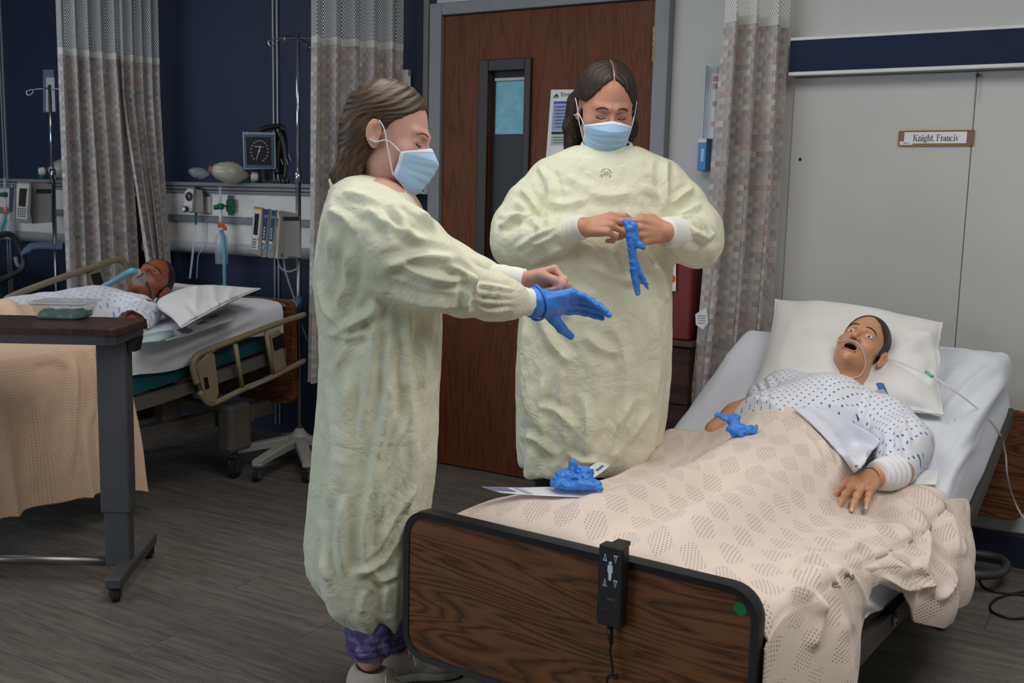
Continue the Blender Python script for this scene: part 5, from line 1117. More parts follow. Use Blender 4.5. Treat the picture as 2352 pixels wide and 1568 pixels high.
# hands -------------------------------------------------------------
FING = {'i': ((.030, .088), (.043, .025, .021), (.0092, .0084, .0076, .0064)), 'm': ((.009, .094), (.048, .029, .022), (.0094, .0086, .0078, .0066)),
        'r': ((-.012, .090), (.044, .027, .022), (.0090, .0082, .0074, .0062)), 'p': ((-.031, .080), (.034, .020, .019), (.0080, .0072, .0066, .0056))}
def hand_caps(pose, thumb, fat=1.0):
    """palm down hand: wrist at 0, fingers +y, back of hand +z, thumb on +x. pose per finger (mcp, pip, dip, splay) degrees; thumb three joints + tip"""
    C_ = []; tips = {}
    for k, ((kx, ky), L, R_) in FING.items():
        a, b_, c, sp = pose[k]; p = np.array([kx, ky, .002 if k in 'mr' else -.001]); C_.append(((kx*.45, .012, 0), tuple(p), .0135*fat, .0112*fat)); ang = 0.0
        spr = math.radians(sp); dx = np.array([math.sin(spr), math.cos(spr), 0])
        for j, (ln, fl) in enumerate(zip(L, (a, b_, c))):
            ang += math.radians(fl); q = p+ln*(dx*math.cos(ang)+np.array([0, 0, -1])*math.sin(ang)); C_.append((tuple(p), tuple(q), R_[j]*fat, R_[j+1]*fat)); p = q
        tips[k] = (p, dx*math.cos(ang)+np.array([0, 0, -1])*math.sin(ang), R_[3]*fat)
    t = [np.array(q) for q in thumb]; rr = (.0165, .0135, .0108, .0088)
    for j in range(len(t)-1): C_.append((tuple(t[j]), tuple(t[j+1]), rr[j]*fat, rr[j+1]*fat))
    C_.append(((.012, .02, -.006), (.016, .060, -.007), .013*fat, .013*fat)); C_.append(((-.018, .02, -.006), (-.024, .062, -.006), .013*fat, .012*fat)); C_.append(((.0, .02, -.003), (0, .07, -.004), .014*fat, .014*fat))
    tips['t'] = (t[-1], (t[-1]-t[-2])/np.linalg.norm(t[-1]-t[-2]), .0088*fat); return C_, tips
def hand(pose, thumb, wrist, fdir, back, mirror, sc=1.0, arm=None, h=.0022, fat=1.0, extra=None, rk=.0075, noise=0.0):
    """returns world V, F, to-world function, tips; mirror -1 puts the thumb on the other side"""
    f = np.array(fdir, float); f /= np.linalg.norm(f); b = np.array(back, float); b -= f*(b@f); b /= np.linalg.norm(b); x = np.cross(f, b)*mirror
    R_ = np.stack([x, f, b]); W_ = np.array(wrist, float); C_, tips = hand_caps(pose, thumb, fat)
    tow = lambda L: W_+(np.asarray(L, float)*sc)@R_; tol = lambda P: ((np.asarray(P, float)-W_)@R_.T)/sc
    if arm is not None:
        for a, b2, ra, rb in arm: C_.append((tuple(tol(a)), tuple(tol(b2)), ra/sc, rb/sc))
    def fn(P):
        d = None
        for a, b2, ra, rb in C_:
            q = cap_(P, a, b2, ra, rb); d = q if d is None else smin(d, q, rk)
        if noise: d = d+(noise*(vnoise(P, 90, 4)-.5)).astype(np.float32)
        return d
    pts = np.array([p for c in C_ for p in c[:2]]); V, F = nets(fn, pts.min(0)-.024, pts.max(0)+.024, h)
    if mirror < 0: F = F[:, ::-1]
    return tow(V), F, tow, tips
def nails(tips, tow, keys, mat, par, mirror=1):
    for k in keys:
        p, d, r = tips[k]; up = np.array([0, 0, 1.0]) if k != 't' else np.array([.5, 0, .85]); up = up-d*(up@d); up /= np.linalg.norm(up); s_ = np.cross(d, up); V = []
        n = 5
        for i in range(n):
            for j in range(n):
                a = (i/(n-1)-.5)*1.5; q = (j/(n-1))*.010-.002; V.append(p+d*q*(1-.12*a*a)+(up*math.cos(a)+s_*math.sin(a))*r*1.03)
        F = [(i*n+j, (i+1)*n+j, (i+1)*n+j+1, i*n+j+1) for i in range(n-1) for j in range(n-1)]
        mesh('fingernail', tow(V), F, mat, par)
def join(parts):
    V = np.concatenate([p[0] for p in parts]); F = []; n = 0
    for p in parts: F += [tuple(np.asarray(f)+n) for f in p[1]]; n += len(p[0])
    return V, F
def body_blob(caps, h=.012, k=.04):
    def fn(P):
        d = None
        for a, b, ra, rb in caps: q = cap_(P, a, b, ra, rb); d = q if d is None else smin(d, q, k)
        return d
    pts = np.array([p for c in caps for p in c[:2]]); r = max(max(c[2:]) for c in caps); return nets(fn, pts.min(0)-r-.05, pts.max(0)+r+.05, h)
def surgmask(hd, par, bulge=1.0, ear=('r', 'l'), zc=0.0, low=-.122):
    M_m = fabric('pale blue mask cloth', (168, 205, 240), .12, 30, dist=.002, var=.02); M_s = fabric('white mask edge', (222, 230, 240), .1, 40, dist=.001, var=.02)
    us = np.linspace(-1, 1, 61); vs = np.linspace(0, 1, 41); G = np.zeros((61, 41, 3))
    zk = np.array([-.135, -.118, -.10, -.075, -.05, -.03, -.012, .004]); Rk = np.array([.062, .086, .102, .115, .124, .128, .115, .1015]); Xk = np.array([.046, .056, .063, .069, .072, .0735, .0735, .072])
    for i, u in enumerate(us):
        a = u*math.radians(74); zt = zc+.001-.030*abs(u)**1.5; zb = low+.036*abs(u)**2.2
        for j, v in enumerate(vs):
            z = zt+(zb-zt)*v; Rr = np.interp(z, zk, Rk)*bulge; X = np.interp(z, zk, Xk)
            pl = .0028*math.sin(np.clip((v-.25)/.5, 0, 1)*3*2*math.pi)*(1-abs(u)**3)*(.3+.7*abs(u))
            ny = math.cos(a); y = (Rr-.012)*max(ny, 0)**.82+.012+pl*ny
            G[i, j] = (X*math.sin(a)*(1+.02*math.sin(v*9)), y, z)
    Wd = hd.w(G.reshape(-1, 3)).reshape(G.shape)
    o = B().sheet(Wd[:, 3:-1], .0012).build('mask', M_m, par, smooth=True)
    B().sheet(Wd[:, 0:4]+hd.d((0, .0006, 0)), .0014).build('nose_strip', M_s, o, smooth=True); B().sheet(Wd[:, -2:]+hd.d((0, .0006, 0)), .0014).build('lower_edge', M_s, o, smooth=True)
    for ii in (0, 58): B().sheet(Wd[ii:ii+3, 2:]*1.0+hd.d((.0005*(1 if ii else -1), .0004, 0)), .0012).build('side_edge', M_s, o, smooth=True)
    for s_, i in (('l', 0), ('r', 60)):
        if s_ not in ear: continue
        sx = 1 if s_ == 'r' else -1; ft, fb_ = G[i, 1], G[i, -1]; e = hd.kw.get('fat', 0)*.5
        for P in ((ft, (sx*(.078+e), .020, -.012), (sx*(.086+e), -.004, -.022), (sx*(.086+e), -.022, -.018)), (fb_, (sx*(.077+e), .024, -.030), (sx*(.084+e), .008, .010), (sx*(.088+e), -.008, .028))):
            B().tube([hd.w(p) for p in P], .0016, 6, smooth=6).build('ear_loop', M_s, o, smooth=True)
    return o
# ------------------------------------------------------------------ the two women in gowns
M_gown = fabric('pale yellow isolation gown', (237, 238, 212), 0.42, 9, dist=0.016, var=0.03, rough=0.85, transl=0.15, crumple=1.5)
M_cuff = fabric('white ribbed cuff', (232, 232, 226), .15, 12, dist=.002)
M_glove = plain('blue nitrile', (62, 132, 226), .42, var=.06, scale=40)
M_skinA = skin('fair skin', (205, 158, 142), .5); M_skinB = skin('light tan skin', (196, 142, 118), .5)
M_hairA = hair_mat('brown hair', (38, 27, 20), (92, 70, 50)); M_hairB = hair_mat('dark brown hair', (22, 15, 12), (58, 42, 31))
def prof_sdf(P, zs, cx, hx, cy, hy, pw=2.2):
    z = P[:, 2]; a = np.interp(z, zs, cx); b = np.interp(z, zs, hx); c = np.interp(z, zs, cy); e = np.interp(z, zs, hy)
    q = ((np.abs(P[:, 0]-a)/b)**pw+(np.abs(P[:, 1]-c)/e)**pw)**(1/pw); d = (q-1)*np.minimum(b, e)
    return smax(d, np.maximum(zs[0]-z, z-zs[-1]), .012)
def rows(fr, R_, dyc=0.0):
    """R_: (py, left px, right px, half depth, dy centre) -> profile arrays, bottom up"""
    out = []
    for py, l, r, hd_, cy in R_:
        a = fr.at(l, py, cy); b = fr.at(r, py, cy); out.append(((a[2]+b[2])/2, (a[0]+b[0])/2, (b[0]-a[0])/2, cy, hd_))
    out.sort(); return [np.array(c, np.float32) for c in zip(*out)]
def gown_mesh(fr, R_, arms, strokes, h=.0054, wrinkle=.0065, seed=0, k=.035, armk=.02, cut=None, pw=2.2, hem=.006):
    zs, cx, hx, cy, hy = rows(fr, R_)
    def fn(P):
        Q = P.copy(); Q[:, 2] = P[:, 2]+(hem*np.sin(P[:, 0]*23+seed)+hem*.6*np.sin(P[:, 1]*31+1)).astype(np.float32)*np.clip((zs[0]+.25-P[:, 2])/.25, 0, 1)
        d = prof_sdf(Q, zs, cx, hx, cy, hy, pw)
        if True:
            an = np.arctan2(P[:, 1]-np.interp(P[:, 2], zs, cy), P[:, 0]-np.interp(P[:, 2], zs, cx)); q = np.clip((zs[-1]-.45-P[:, 2])/.7, 0, 1)
            d = d-(q*(.010*np.sin(an*7+P[:, 2]*2.0+seed)+.006*np.sin(an*13+seed*2-P[:, 2]*3))).astype(np.float32)
        for arm in arms:
            e = None
            for (a, ra), (b, rb) in zip(arm, arm[1:]):
                c_ = cap_(P, a, b, ra, rb); e = c_ if e is None else smin(e, c_, armk)
            d = smin(d, e, k)
        if cut is not None: d = cut(P, d)
        return d
    pts = np.array([a for arm in arms for a, r in arm]+[(cx.min()-hx.max(), -hy.max(), zs[0]), (cx.max()+hx.max(), hy.max(), zs[-1])])
    V, F = nets(fn, pts.min(0)-.11, pts.max(0)+.11, h); V = relax(V, F, 2, .4)
    Wv = fr.w(V); N = vnormals(Wv, F)
    wk = ridged(V*[1, 1, .75], 9, seed)*.55+ridged(V*[1, 1, .9], 19, seed+4)*.3; q = np.clip(.35+.65*vnoise(V, 3.2, seed+9)*1.5, 0, 1.2)
    Wv = Wv+N*((wk-.25)*wrinkle*q)[:, None]
    Wv = folds(Wv, vnormals(Wv, F), strokes); return Wv, F
def hair_mesh(hd, fn, lo, hi, mat, par, h=.003, uvf=None, ridge=.0022, freq=55):
    V, F = nets(fn, lo, hi, h); V = relax(V, F, 2, .5)
    u, v = uvf(V); N = vnormals(V, F); V = V+N*(ridge*np.sin(u*freq+3*np.sin(v*9+u*7)) * np.clip(1.3*vnoise(np.c_[u*6, v*4, v*0], 1, 2), 0, 1))[:, None]
    return mesh('hair', hd.w(V), F, mat, par, uv=np.stack([u*34, v*4], 1))
# ---- the woman standing side-on, pulling on a glove
FA = Frame(-1.60, 2.08)
wa = thing('person', 'woman standing side-on in a long yellow gown and mask, pulling on a blue glove', 'person', tuple(FA.O))
hA = Head([-1.6049, 2.0819, 1.4383], [[0.391, -0.911, 0.131], [0.912, 0.364, -0.188], [0.124, 0.193, 0.973]], 1.03, eyes='closed', fat=.002)
nA = FA.w(FA.at(868, 470, 0)); nB = FA.w(FA.at(884, 395, 0)); neckA = [(nB, nA, .050, .058)]
pa = lambda x, y, d: FA.w(FA.at(x, y, d)); la = lambda x, y, d: FA.at(x, y, d)
headA = hA.mesh(neckA)
# left hand (far) pinching the glove cuff; right hand is inside the glove
poseP = dict(i=(62, 70, 40, 3), m=(66, 78, 44, 1), r=(70, 84, 44, -1), p=(72, 86, 44, -3))
thP = [(.018, .022, -.008), (.040, .052, -.020), (.038, .082, -.040), (.030, .104, -.052)]
wl = pa(1196, 644, .055)
hLa = hand(poseP, thP, wl, FA.ex*.93+FA.ez*.16-FA.ey*.05, FA.ez*.70+FA.ey*.55, 1, 1.0, arm=[(pa(1130, 632, .09), wl, .023, .023)])
torsoA = body_blob([(pa(868, 480, -.10), pa(868, 480, .10), .07, .07), (pa(868, 520, 0), pa(872, 800, 0), .12, .11), (pa(872, 800, -.07), pa(868, 1150, -.07), .08, .055), (pa(872, 800, .07), pa(868, 1150, .07), .08, .055),
                    (pa(868, 1150, -.07), pa(850, 1510, -.075), .055, .036), (pa(868, 1150, .07), pa(880, 1490, .09), .055, .036), (pa(868, 480, 0), nA, .07, .06),
                    (pa(858, 515, -.14), pa(990, 635, -.19), .045, .04), (pa(990, 635, -.19), pa(1180, 690, -.09), .038, .028), (pa(868, 515, .14), pa(1000, 610, .17), .045, .04), (pa(1000, 610, .17), wl, .038, .027)], .014)
V, F = join([headA[:2], hLa[:2], torsoA]); mesh('body', V, F, M_skinA, wa)
M_lash = plain('dark lashes', (52, 34, 28), .8)
B().tube([onface(hA, x, z, .0008) for x, z in ((.019, -.0005), (.026, -.004), (.034, -.0045), (.044, -.001))], .0011, 6, smooth=4).build('eyelash', M_lash, wa, smooth=True)
brow(hA, 1, ((.015, .024), (.026, .0275), (.037, .0265), (.047, .0205)), .0018, plain('brown brow', (120, 84, 66), .8), wa)
brow(hA, -1, ((.015, .024), (.026, .0275), (.037, .0265), (.047, .0205)), .0018, plain('brown brow', (120, 84, 66), .8), wa)
surgmask(hA, wa, 1.02, zc=.0)
def hairA(P):
    A = P.copy(); A[:, 0] = np.abs(P[:, 0]); x, y, z = A[:, 0], A[:, 1], A[:, 2]
    c = ell(A, (0, -.018, .046), (.0835, .104, .096)); c = smin(c, ell(A, (0, -.055, -.01), (.075, .062, .075)), .03)
    lim = y-np.interp(z, [-.20, -.03, -.012, .035, .065, .095, .12, .16], [-.030, -.026, -.010, .022, .060, .082, .078, .10]).astype(np.float32)
    c = smax(c, lim, .008); c = smax(c, -.09-z, .02)
    h_ = cap_(A, (.045, -.058, .00), (.048, -.068, -.115), .038, .032); h_ = smin(h_, cap_(A, (.048, -.068, -.115), (.048, -.062, -.185), .032, .014), .02); h_ = smin(h_, cap_(A, (0, -.072, .00), (0, -.080, -.18), .044, .020), .03)
    h_ = smin(h_, cap_(A, (.066, -.034, -.01), (.062, -.052, -.15), .014, .012), .015)
    d = smin(c, h_, .02); return smax(d, -(headf(P, ears=True)-.001), .002)
def uvA(V):
    return np.hypot(V[:, 1]-.075, V[:, 2]+.125)*9+np.abs(V[:, 0])*5, np.arctan2(V[:, 2]+.125, -(V[:, 1]-.075))
hair_mesh(hA, hairA, (-.12, -.16, -.235), (.12, .115, .165), M_hairA, wa, uvf=uvA)
RA = [(404, 790, 862, .075, 0), (414, 772, 893, .10, 0), (428, 762, 925, .135, 0), (445, 755, 944, .165, 0), (470, 748, 960, .195, 0), (510, 737, 985, .215, 0), (560, 727, 1000, .215, 0), (620, 721, 1008, .205, 0), (680, 722, 1014, .20, 0), (760, 733, 1014, .195, 0), (850, 734, 1011, .20, 0), (950, 729, 1006, .21, 0), (1050, 722, 1000, .215, 0), (1150, 714, 986, .215, 0), (1250, 707, 962, .205, 0), (1310, 713, 945, .195, 0), (1360, 740, 934, .18, 0), (1388, 778, 924, .155, 0), (1408, 805, 914, .13, 0)]
armsA = [[(la(842, 520, -.13), .098), (la(915, 570, -.19), .098), (la(985, 625, -.20), .086), (la(1060, 662, -.17), .062), (la(1130, 680, -.12), .056), (la(1168, 689, -.095), .046), (la(1184, 692, -.088), .036)],
         [(la(870, 510, .13), .090), (la(950, 560, .17), .080), (la(1040, 605, .15), .055), (la(1110, 630, .10), .040), (la(1150, 640, .075), .028)]]
stA = [([(905, 455), (960, 480), (1000, 530)], .012, 10), ([(870, 500), (940, 540), (990, 560)], .012, 11), ([(830, 470), (880, 510), (900, 560)], .010, 12), ([(765, 520), (760, 600), (775, 680)], .012, 14), ([(800, 560), (800, 640), (770, 720)], .015, 14), ([(870, 620), (960, 590), (1060, 600)], .015, 12), ([(840, 650), (950, 690), (1060, 705)], .012, 12), ([(900, 600), (1000, 640), (1090, 640)], .012, 10), ([(1020, 610), (1070, 630), (1100, 680)], .015, 9), ([(1085, 620), (1075, 670), (1068, 720)], .018, 9),
       ([(1090, 650), (1140, 660), (1185, 668)], .010, 6), ([(1095, 670), (1140, 676), (1188, 682)], .010, 6), ([(1095, 690), (1140, 695), (1188, 694)], .010, 6), ([(1095, 708), (1140, 712), (1180, 706)], .010, 6),
       ([(760, 770), (850, 720), (865, 680)], .018, 12), ([(745, 760), (800, 775), (850, 760)], .012, 10), ([(862, 690), (850, 850), (830, 1000)], .012, 12), ([(940, 700), (935, 850), (945, 1000)], .015, 12), ([(990, 720), (985, 850), (990, 960)], .012, 12), ([(900, 860), (880, 1000), (850, 1130)], .015, 13), ([(940, 930), (890, 1080), (870, 1220)], .015, 12), ([(800, 850), (790, 1000), (780, 1150)], .012, 14), ([(760, 900), (765, 1050), (755, 1200)], .012, 13),
       ([(880, 1050), (840, 1200), (845, 1330)], .015, 13), ([(960, 1100), (900, 1200), (850, 1300)], .012, 11), ([(790, 1130), (780, 1230), (790, 1330)], .015, 12), ([(930, 1200), (880, 1290), (800, 1320)], .012, 10), ([(850, 1310), (880, 1330), (920, 1310)], .012, 9), ([(740, 1180), (735, 1270), (760, 1350)], .012, 12), ([(960, 760), (975, 830), (965, 900)], .010, 10), ([(730, 640), (745, 700), (790, 760)], .015, 12), ([(1005, 740), (1000, 860), (1003, 950)], .010, 9), ([(895, 460), (925, 510), (950, 545)], .012, 9), ([(840, 1350), (830, 1390), (835, 1410)], .010, 9), ([(890, 1340), (885, 1380), (890, 1410)], .010, 9),
       ([(960, 1000), (950, 1100), (930, 1190)], .011, 11), ([(820, 700), (800, 780), (770, 860)], .011, 12), ([(905, 760), (890, 840), (895, 920)], .011, 12), ([(745, 480), (790, 500), (820, 540)], .010, 12), ([(780, 440), (830, 450), (880, 470)], .009, 10)]
nl, nb_ = hA.l(nA), hA.l(nB)
def cutA(P, d):
    c = FA.at(898, 412, 0); e = FA.at(893, 320, 0); return smax(d, -cap_(P, c.astype(np.float32), e.astype(np.float32), .047, .062), .012)
V, F = gown_mesh(FA, RA, armsA, stA, seed=2, cut=cutA, pw=2.1); gA = mesh('gown', V, F, M_gown, wa)
B().tube([pa(*p) for p in ((768, 425, -.03), (760, 415, -.04), (764, 432, -.05), (757, 444, -.05))], .006, 8, smooth=5).build('neck_tie', M_gown, wa, smooth=True)
nE = pa(893, 412, 0)
B().tube([nE+FA.ex*.052*math.cos(t)+FA.ey*.053*math.sin(t)+FA.ez*(-.008-.012*math.cos(t)) for t in np.linspace(0, 2*np.pi, 24, endpoint=False)], .006, 8, closed=True).build('neck_band', M_cuff, wa, smooth=True)
def cuff(name, a, b, ra, rb, par, n=8):
    P, r_ = catmull([a, a*.66+b*.34, a*.33+b*.67, b], [ra, (ra*2+rb)/3, (ra+2*rb)/3, rb], 6); r_ = r_+.0007*np.sin(np.linspace(0, n*2*np.pi, len(r_))); return B().tube(P, r_, 28).build(name, M_cuff, par, smooth=True)
wr = pa(1238, 696, -.055)
cuff('cuff', pa(1172, 689, -.09), wr, .036, .0345, wa, 3); cuff('cuff', pa(1120, 632, .09), pa(1203, 647, .053), .034, .0345, wa, 3)
# gloved right hand: back of the hand up, thumb below, fingers reaching out
poseG = dict(i=(12, 16, 10, 0), m=(16, 20, 12, 0), r=(20, 24, 14, 0), p=(24, 24, 14, 0))
thG = [(.016, .018, -.006), (.040, .046, -.016), (.064, .068, -.030), (.080, .092, -.044)]
fd = (pa(1345, 702, -.03)-wr); ca_ = wr-pa(1172, 689, -.09); ca_ /= np.linalg.norm(ca_); gl = hand(poseG, thG, wr-fd/np.linalg.norm(fd)*.002, fd+FA.ez*.012, FA.ez*.62+FA.ey*.78, -1, 1.0, arm=[(wr-ca_*.010, wr+fd/np.linalg.norm(fd)*.03, .0400, .031)], fat=1.12, noise=.0016)
glo = mesh('glove', gl[0], gl[1], M_glove, wa)
fdn = fd/np.linalg.norm(fd); gb = np.cross(ca_, FA.ey); gb /= np.linalg.norm(gb); g2_ = np.cross(gb, ca_); cu = wr-ca_*.006
P = [cu+g2_*.0415*math.cos(t)+gb*.0425*math.sin(t)+ca_*(.005*math.sin(2*t+.6)-.006*math.sin(t)) for t in np.linspace(0, 2*np.pi, 28, endpoint=False)]
B().tube(P, .0032, 8, closed=True).build('rolled_cuff', M_glove, glo, smooth=True)
pk_ = pa(1260, 672, -.02); B().tube([pa(1248, 694, -.055), pa(1251, 684, -.05), pa(1257, 676, -.035), pk_, pa(1259, 665, -.01)], [.014, .009, .006, .005, .003], 10, smooth=5).build('pinched_cuff', M_glove, glo, smooth=True)
M_tie = MB_('purple tie dye'); n = M_tie.noise(M_tie.coord(), 26, 3, .6, 1.2); M_tie.col(M_tie.ramp(n, [(.3, lin(54, 48, 70)), (.5, lin(92, 80, 128)), (.7, lin(150, 132, 190))])); M_tie.rough(.9); M_tie.bump(M_tie.noise(M_tie.coord(), 14, 3), .4, .01); M_tie = M_tie.m
def leg(fr, pts, rr, mat, par, name='trousers', n=24):
    P, r_ = catmull(pts, rr, 8); ph = np.linspace(0, 1, len(P)); return B().tube(P, r_*(1+.03*np.sin(ph*40)), n).build(name, mat, par, smooth=True)
leg(FA, [pa(866, 1300, -.07), pa(856, 1400, -.075), pa(848, 1450, -.08), pa(850, 1478, -.08), pa(852, 1502, -.08)], [.066, .063, .061, .060, .050], M_tie, wa)
leg(FA, [pa(880, 1300, .08), pa(886, 1400, .085), pa(890, 1450, .09), pa(893, 1470, .09), pa(893, 1485, .09)], [.066, .060, .056, .056, .048], M_tie, wa)
M_shoe = plain('cream knit trainer', (186, 176, 164), .85, var=.08, scale=60); M_sole = plain('off white sole', (205, 198, 188), .7)
def shoe(heel, toe, par, w=.042, label=None):
    heel, toe = np.array(heel), np.array(toe); f = (toe-heel); L = np.linalg.norm(f[:2]); f = np.array([f[0], f[1], 0])/L; s_ = np.array([-f[1], f[0], 0]); o = np.array([heel[0], heel[1], 0])
    def up(P):
        x, y, z = P[:, 0], P[:, 1], P[:, 2]; d = cap_(P, (.045, 0, .045), (L-.045, 0, .032), .040, .034); d = smin(d, ell(P, (.055, 0, .075), (.060, .039, .062)), .03); d = smin(d, ell(P, (L-.06, 0, .03), (.06, .046, .032)), .02)
        d = smax(d, -ell(P, (.060, 0, .140), (.042, .030, .06)), .008); return smax(d, .018-z, .004)
    def so(P):
        x, y, z = P[:, 0], P[:, 1], P[:, 2]; wv = np.interp(x, [0, .03, .09, .14, L-.06, L-.02, L], [.030, .038, .036, .036, .047, .040, .022]).astype(np.float32)
        d = np.maximum(np.abs(y)-wv, np.maximum(-x-.004, x-L-.004)); return smax(d, np.abs(z-.013-.006*np.clip((x-L+.07)/.07, 0, 1)**2)-.013, .006)
    R_ = np.stack([f, s_, [0, 0, 1]]); V, F = nets(up, (-.03, -.07, -.01), (L+.03, .07, .17), .004); t = thing('x', '', '') if False else None
    sh = mesh('shoe', o+V@R_, F, M_shoe, par); V, F = nets(so, (-.02, -.07, -.008), (L+.02, .07, .04), .004); V[:, 2] = np.maximum(V[:, 2], .0005); mesh('sole', o+V@R_, F, M_sole, sh)
    tow = lambda p: o+np.asarray(p, float)@R_
    for k in range(4):
        x = .110+k*.022; z = .083-k*.010; B().tube([tow((x-.004, -.030, z-.022)), tow((x, -.016, z)), tow((x, .016, z)), tow((x-.004, .030, z-.022))], .0028, 6, smooth=4).build('lace', M_sole, sh, smooth=True)
    for sg_ in (-1, 1):
        B().tube([tow((.108, 0, .088)), tow((.104, sg_*.022, .106)), tow((.110, sg_*.040, .085)), tow((.116, sg_*.020, .078)), tow((.108, 0, .088))], .0024, 6, smooth=5).build('lace_bow', M_sole, sh, smooth=True); B().tube([tow((.108, 0, .088)), tow((.120, sg_*.03, .075)), tow((.125, sg_*.045, .05))], .0022, 6, smooth=4).build('lace_end', M_sole, sh, smooth=True)
    return sh
ank = pa(852, 1505, -.08); h1 = np.array([ank[0], ank[1], 0]); dirn = FA.ex*.90-FA.ey*.25
shoe(h1-dirn*.062, h1+dirn*.225, wa)
ank2 = pa(893, 1480, .09); h2 = np.array([ank2[0], ank2[1], 0]); d2 = FA.ex*.95+FA.ey*.12; shoe(h2-d2*.06, h2+d2*.215, wa)
B().tube([pa(860, 1478, -.13), pa(846, 1500, -.11), pa(850, 1515, -.10)], .008, 8, smooth=4).build('sock', plain('skin toned sock', (150, 110, 104), .8), wa, smooth=True)

# ---- the woman facing the camera, opening a glove
FB = Frame(-1.505, 3.075); pb = lambda x, y, d=0: FB.w(FB.at(x, y, d)); lb = lambda x, y, d=0: FB.at(x, y, d)
wb = thing('person', 'woman facing forward in a yellow gown and mask, holding a limp glove', 'person', tuple(FB.O))
hB = Head([-1.5044, 3.0738, 1.589], [[-0.777, -0.629, 0.02], [0.590, -0.735, -0.334], [0.218, -0.246, 0.944]], 1.08, eyes='closed', fat=.009)
RB_ = hB.R.copy(); f_ = RB_[1]/np.linalg.norm(RB_[1]); u_ = RB_[2]-f_*(RB_[2]@f_); u_ /= np.linalg.norm(u_); hB.R = np.stack([np.cross(f_, u_), f_, u_])
nC, nD = pb(1393, 395, .03), pb(1393, 300, .03); headB = hB.mesh([(nD, nC, .062, .075)])
wR, wL = pb(1338, 522, -.26), pb(1533, 533, -.25)
poseR = dict(i=(18, 42, 26, 2), m=(26, 50, 30, 0), r=(46, 70, 40, -2), p=(56, 76, 42, -5)); thR = [(.018, .020, -.010), (.040, .046, -.026), (.046, .078, -.044), (.040, .106, -.058)]
hR = hand(poseR, thR, wR, FB.ex*.90+FB.ez*.16-FB.ey*.25, FB.ez*.62-FB.ey*.75, -1, .98, arm=[(pb(1270, 540, -.19), wR, .036, .031)], fat=1.12)
poseL = dict(i=(38, 92, 50, 3), m=(44, 94, 55, 1), r=(50, 94, 55, -1), p=(54, 94, 55, -4)); thL = [(.020, .020, -.006), (.040, .044, -.018), (.043, .074, -.022), (.034, .099, -.028)]
hL = hand(poseL, thL, wL, -FB.ex*.86-FB.ey*.40+FB.ez*.02, -FB.ey*.86+FB.ex*.40+FB.ez*.12, 1, .98, arm=[(pb(1590, 545, -.14), wL, .038, .032)], fat=1.15)
torsoB = body_blob([(pb(1300, 420, .03), pb(1490, 420, .03), .08, .08), (pb(1390, 430, .03), pb(1370, 700, .03), .15, .16), (pb(1320, 800, .03), pb(1310, 1000, .03), .10, .08), (pb(1430, 800, .03), pb(1420, 1000, .03), .10, .08), (pb(1393, 420, .03), nC, .09, .08),
                    (pb(1250, 430, .03), pb(1190, 560, -.03), .06, .05), (pb(1190, 560, -.03), wR, .048, .032), (pb(1535, 430, .03), pb(1600, 560, .0), .06, .05), (pb(1600, 560, 0), wL, .048, .033)], .015)
V, F = join([headB[:2], hR[:2], hL[:2], torsoB]); mesh('body', V, F, M_skinB, wb)
M_nail = plain('fingernail', (214, 164, 150), .3); nails(hR[3], hR[2], ('i', 'm'), M_nail, wb); nails(hL[3], hL[2], ('t',), M_nail, wb)
M_browB = plain('dark brow', (70, 46, 36), .8)
for s_ in (1, -1):
    brow(hB, s_, ((.014, .0255), (.024, .0285), (.035, .0270), (.046, .0205)), .0026, M_browB, wb)
    B().tube([onface(hB, s_*x, z, .0008) for x, z in ((.018, -.0005), (.026, -.0045), (.035, -.0045), (.045, -.0005))], .0013, 6, smooth=4).build('eyelash', M_lash, wb, smooth=True)
surgmask(hB, wb, 1.03, zc=-.004)
def hairB(P):
    A = P.copy(); A[:, 0] = np.abs(P[:, 0]); x, y, z = A[:, 0], A[:, 1], A[:, 2]
    c = ell(A, (0, -.018, .046), (.088, .103, .097)); c = smin(c, ell(A, (0, -.05, -.01), (.082, .06, .08)), .03); c = c+.005*np.exp(-(x/.0035)**2)
    hz = .102-np.clip(x/.075, 0, 1)**1.7*.085     # hairline falls away from the parting towards the temples
    lim = np.minimum(y-(.010+.0*z), hz-z+.0)*1.0; lim = np.where(y > .0, np.where(z > hz, -(z-hz)*.9, (hz-z)*.9), y*.4-.02); side = np.where((z < .03) & (y > -.014), np.maximum(lim, (y+.014)*.9), lim)
    c = smax(c, side.astype(np.float32), .006); c = smax(c, -.10-z, .02)
    l = cap_(A, (.075, -.022, .035), (.092, -.032, -.065), .017, .020); l = smin(l, cap_(A, (.092, -.032, -.065), (.080, -.045, -.135), .021, .018), .015); l = smin(l, cap_(A, (.070, -.06, .00), (.070, -.075, -.135), .036, .026), .03); l = smin(l, cap_(A, (0, -.085, .0), (0, -.095, -.14), .04, .03), .04)
    d = smin(c, l, .018); return smax(d, -(headf(P, fat=.009, ears=True)-.0005), .002)
def uvB(V):
    return V[:, 1]*11+np.hypot(V[:, 0], V[:, 2]+.11)*5, np.arctan2(V[:, 2]+.11, np.abs(V[:, 0]))
hair_mesh(hB, hairB, (-.135, -.15, -.18), (.135, .10, .16), M_hairB, wb, uvf=uvB)
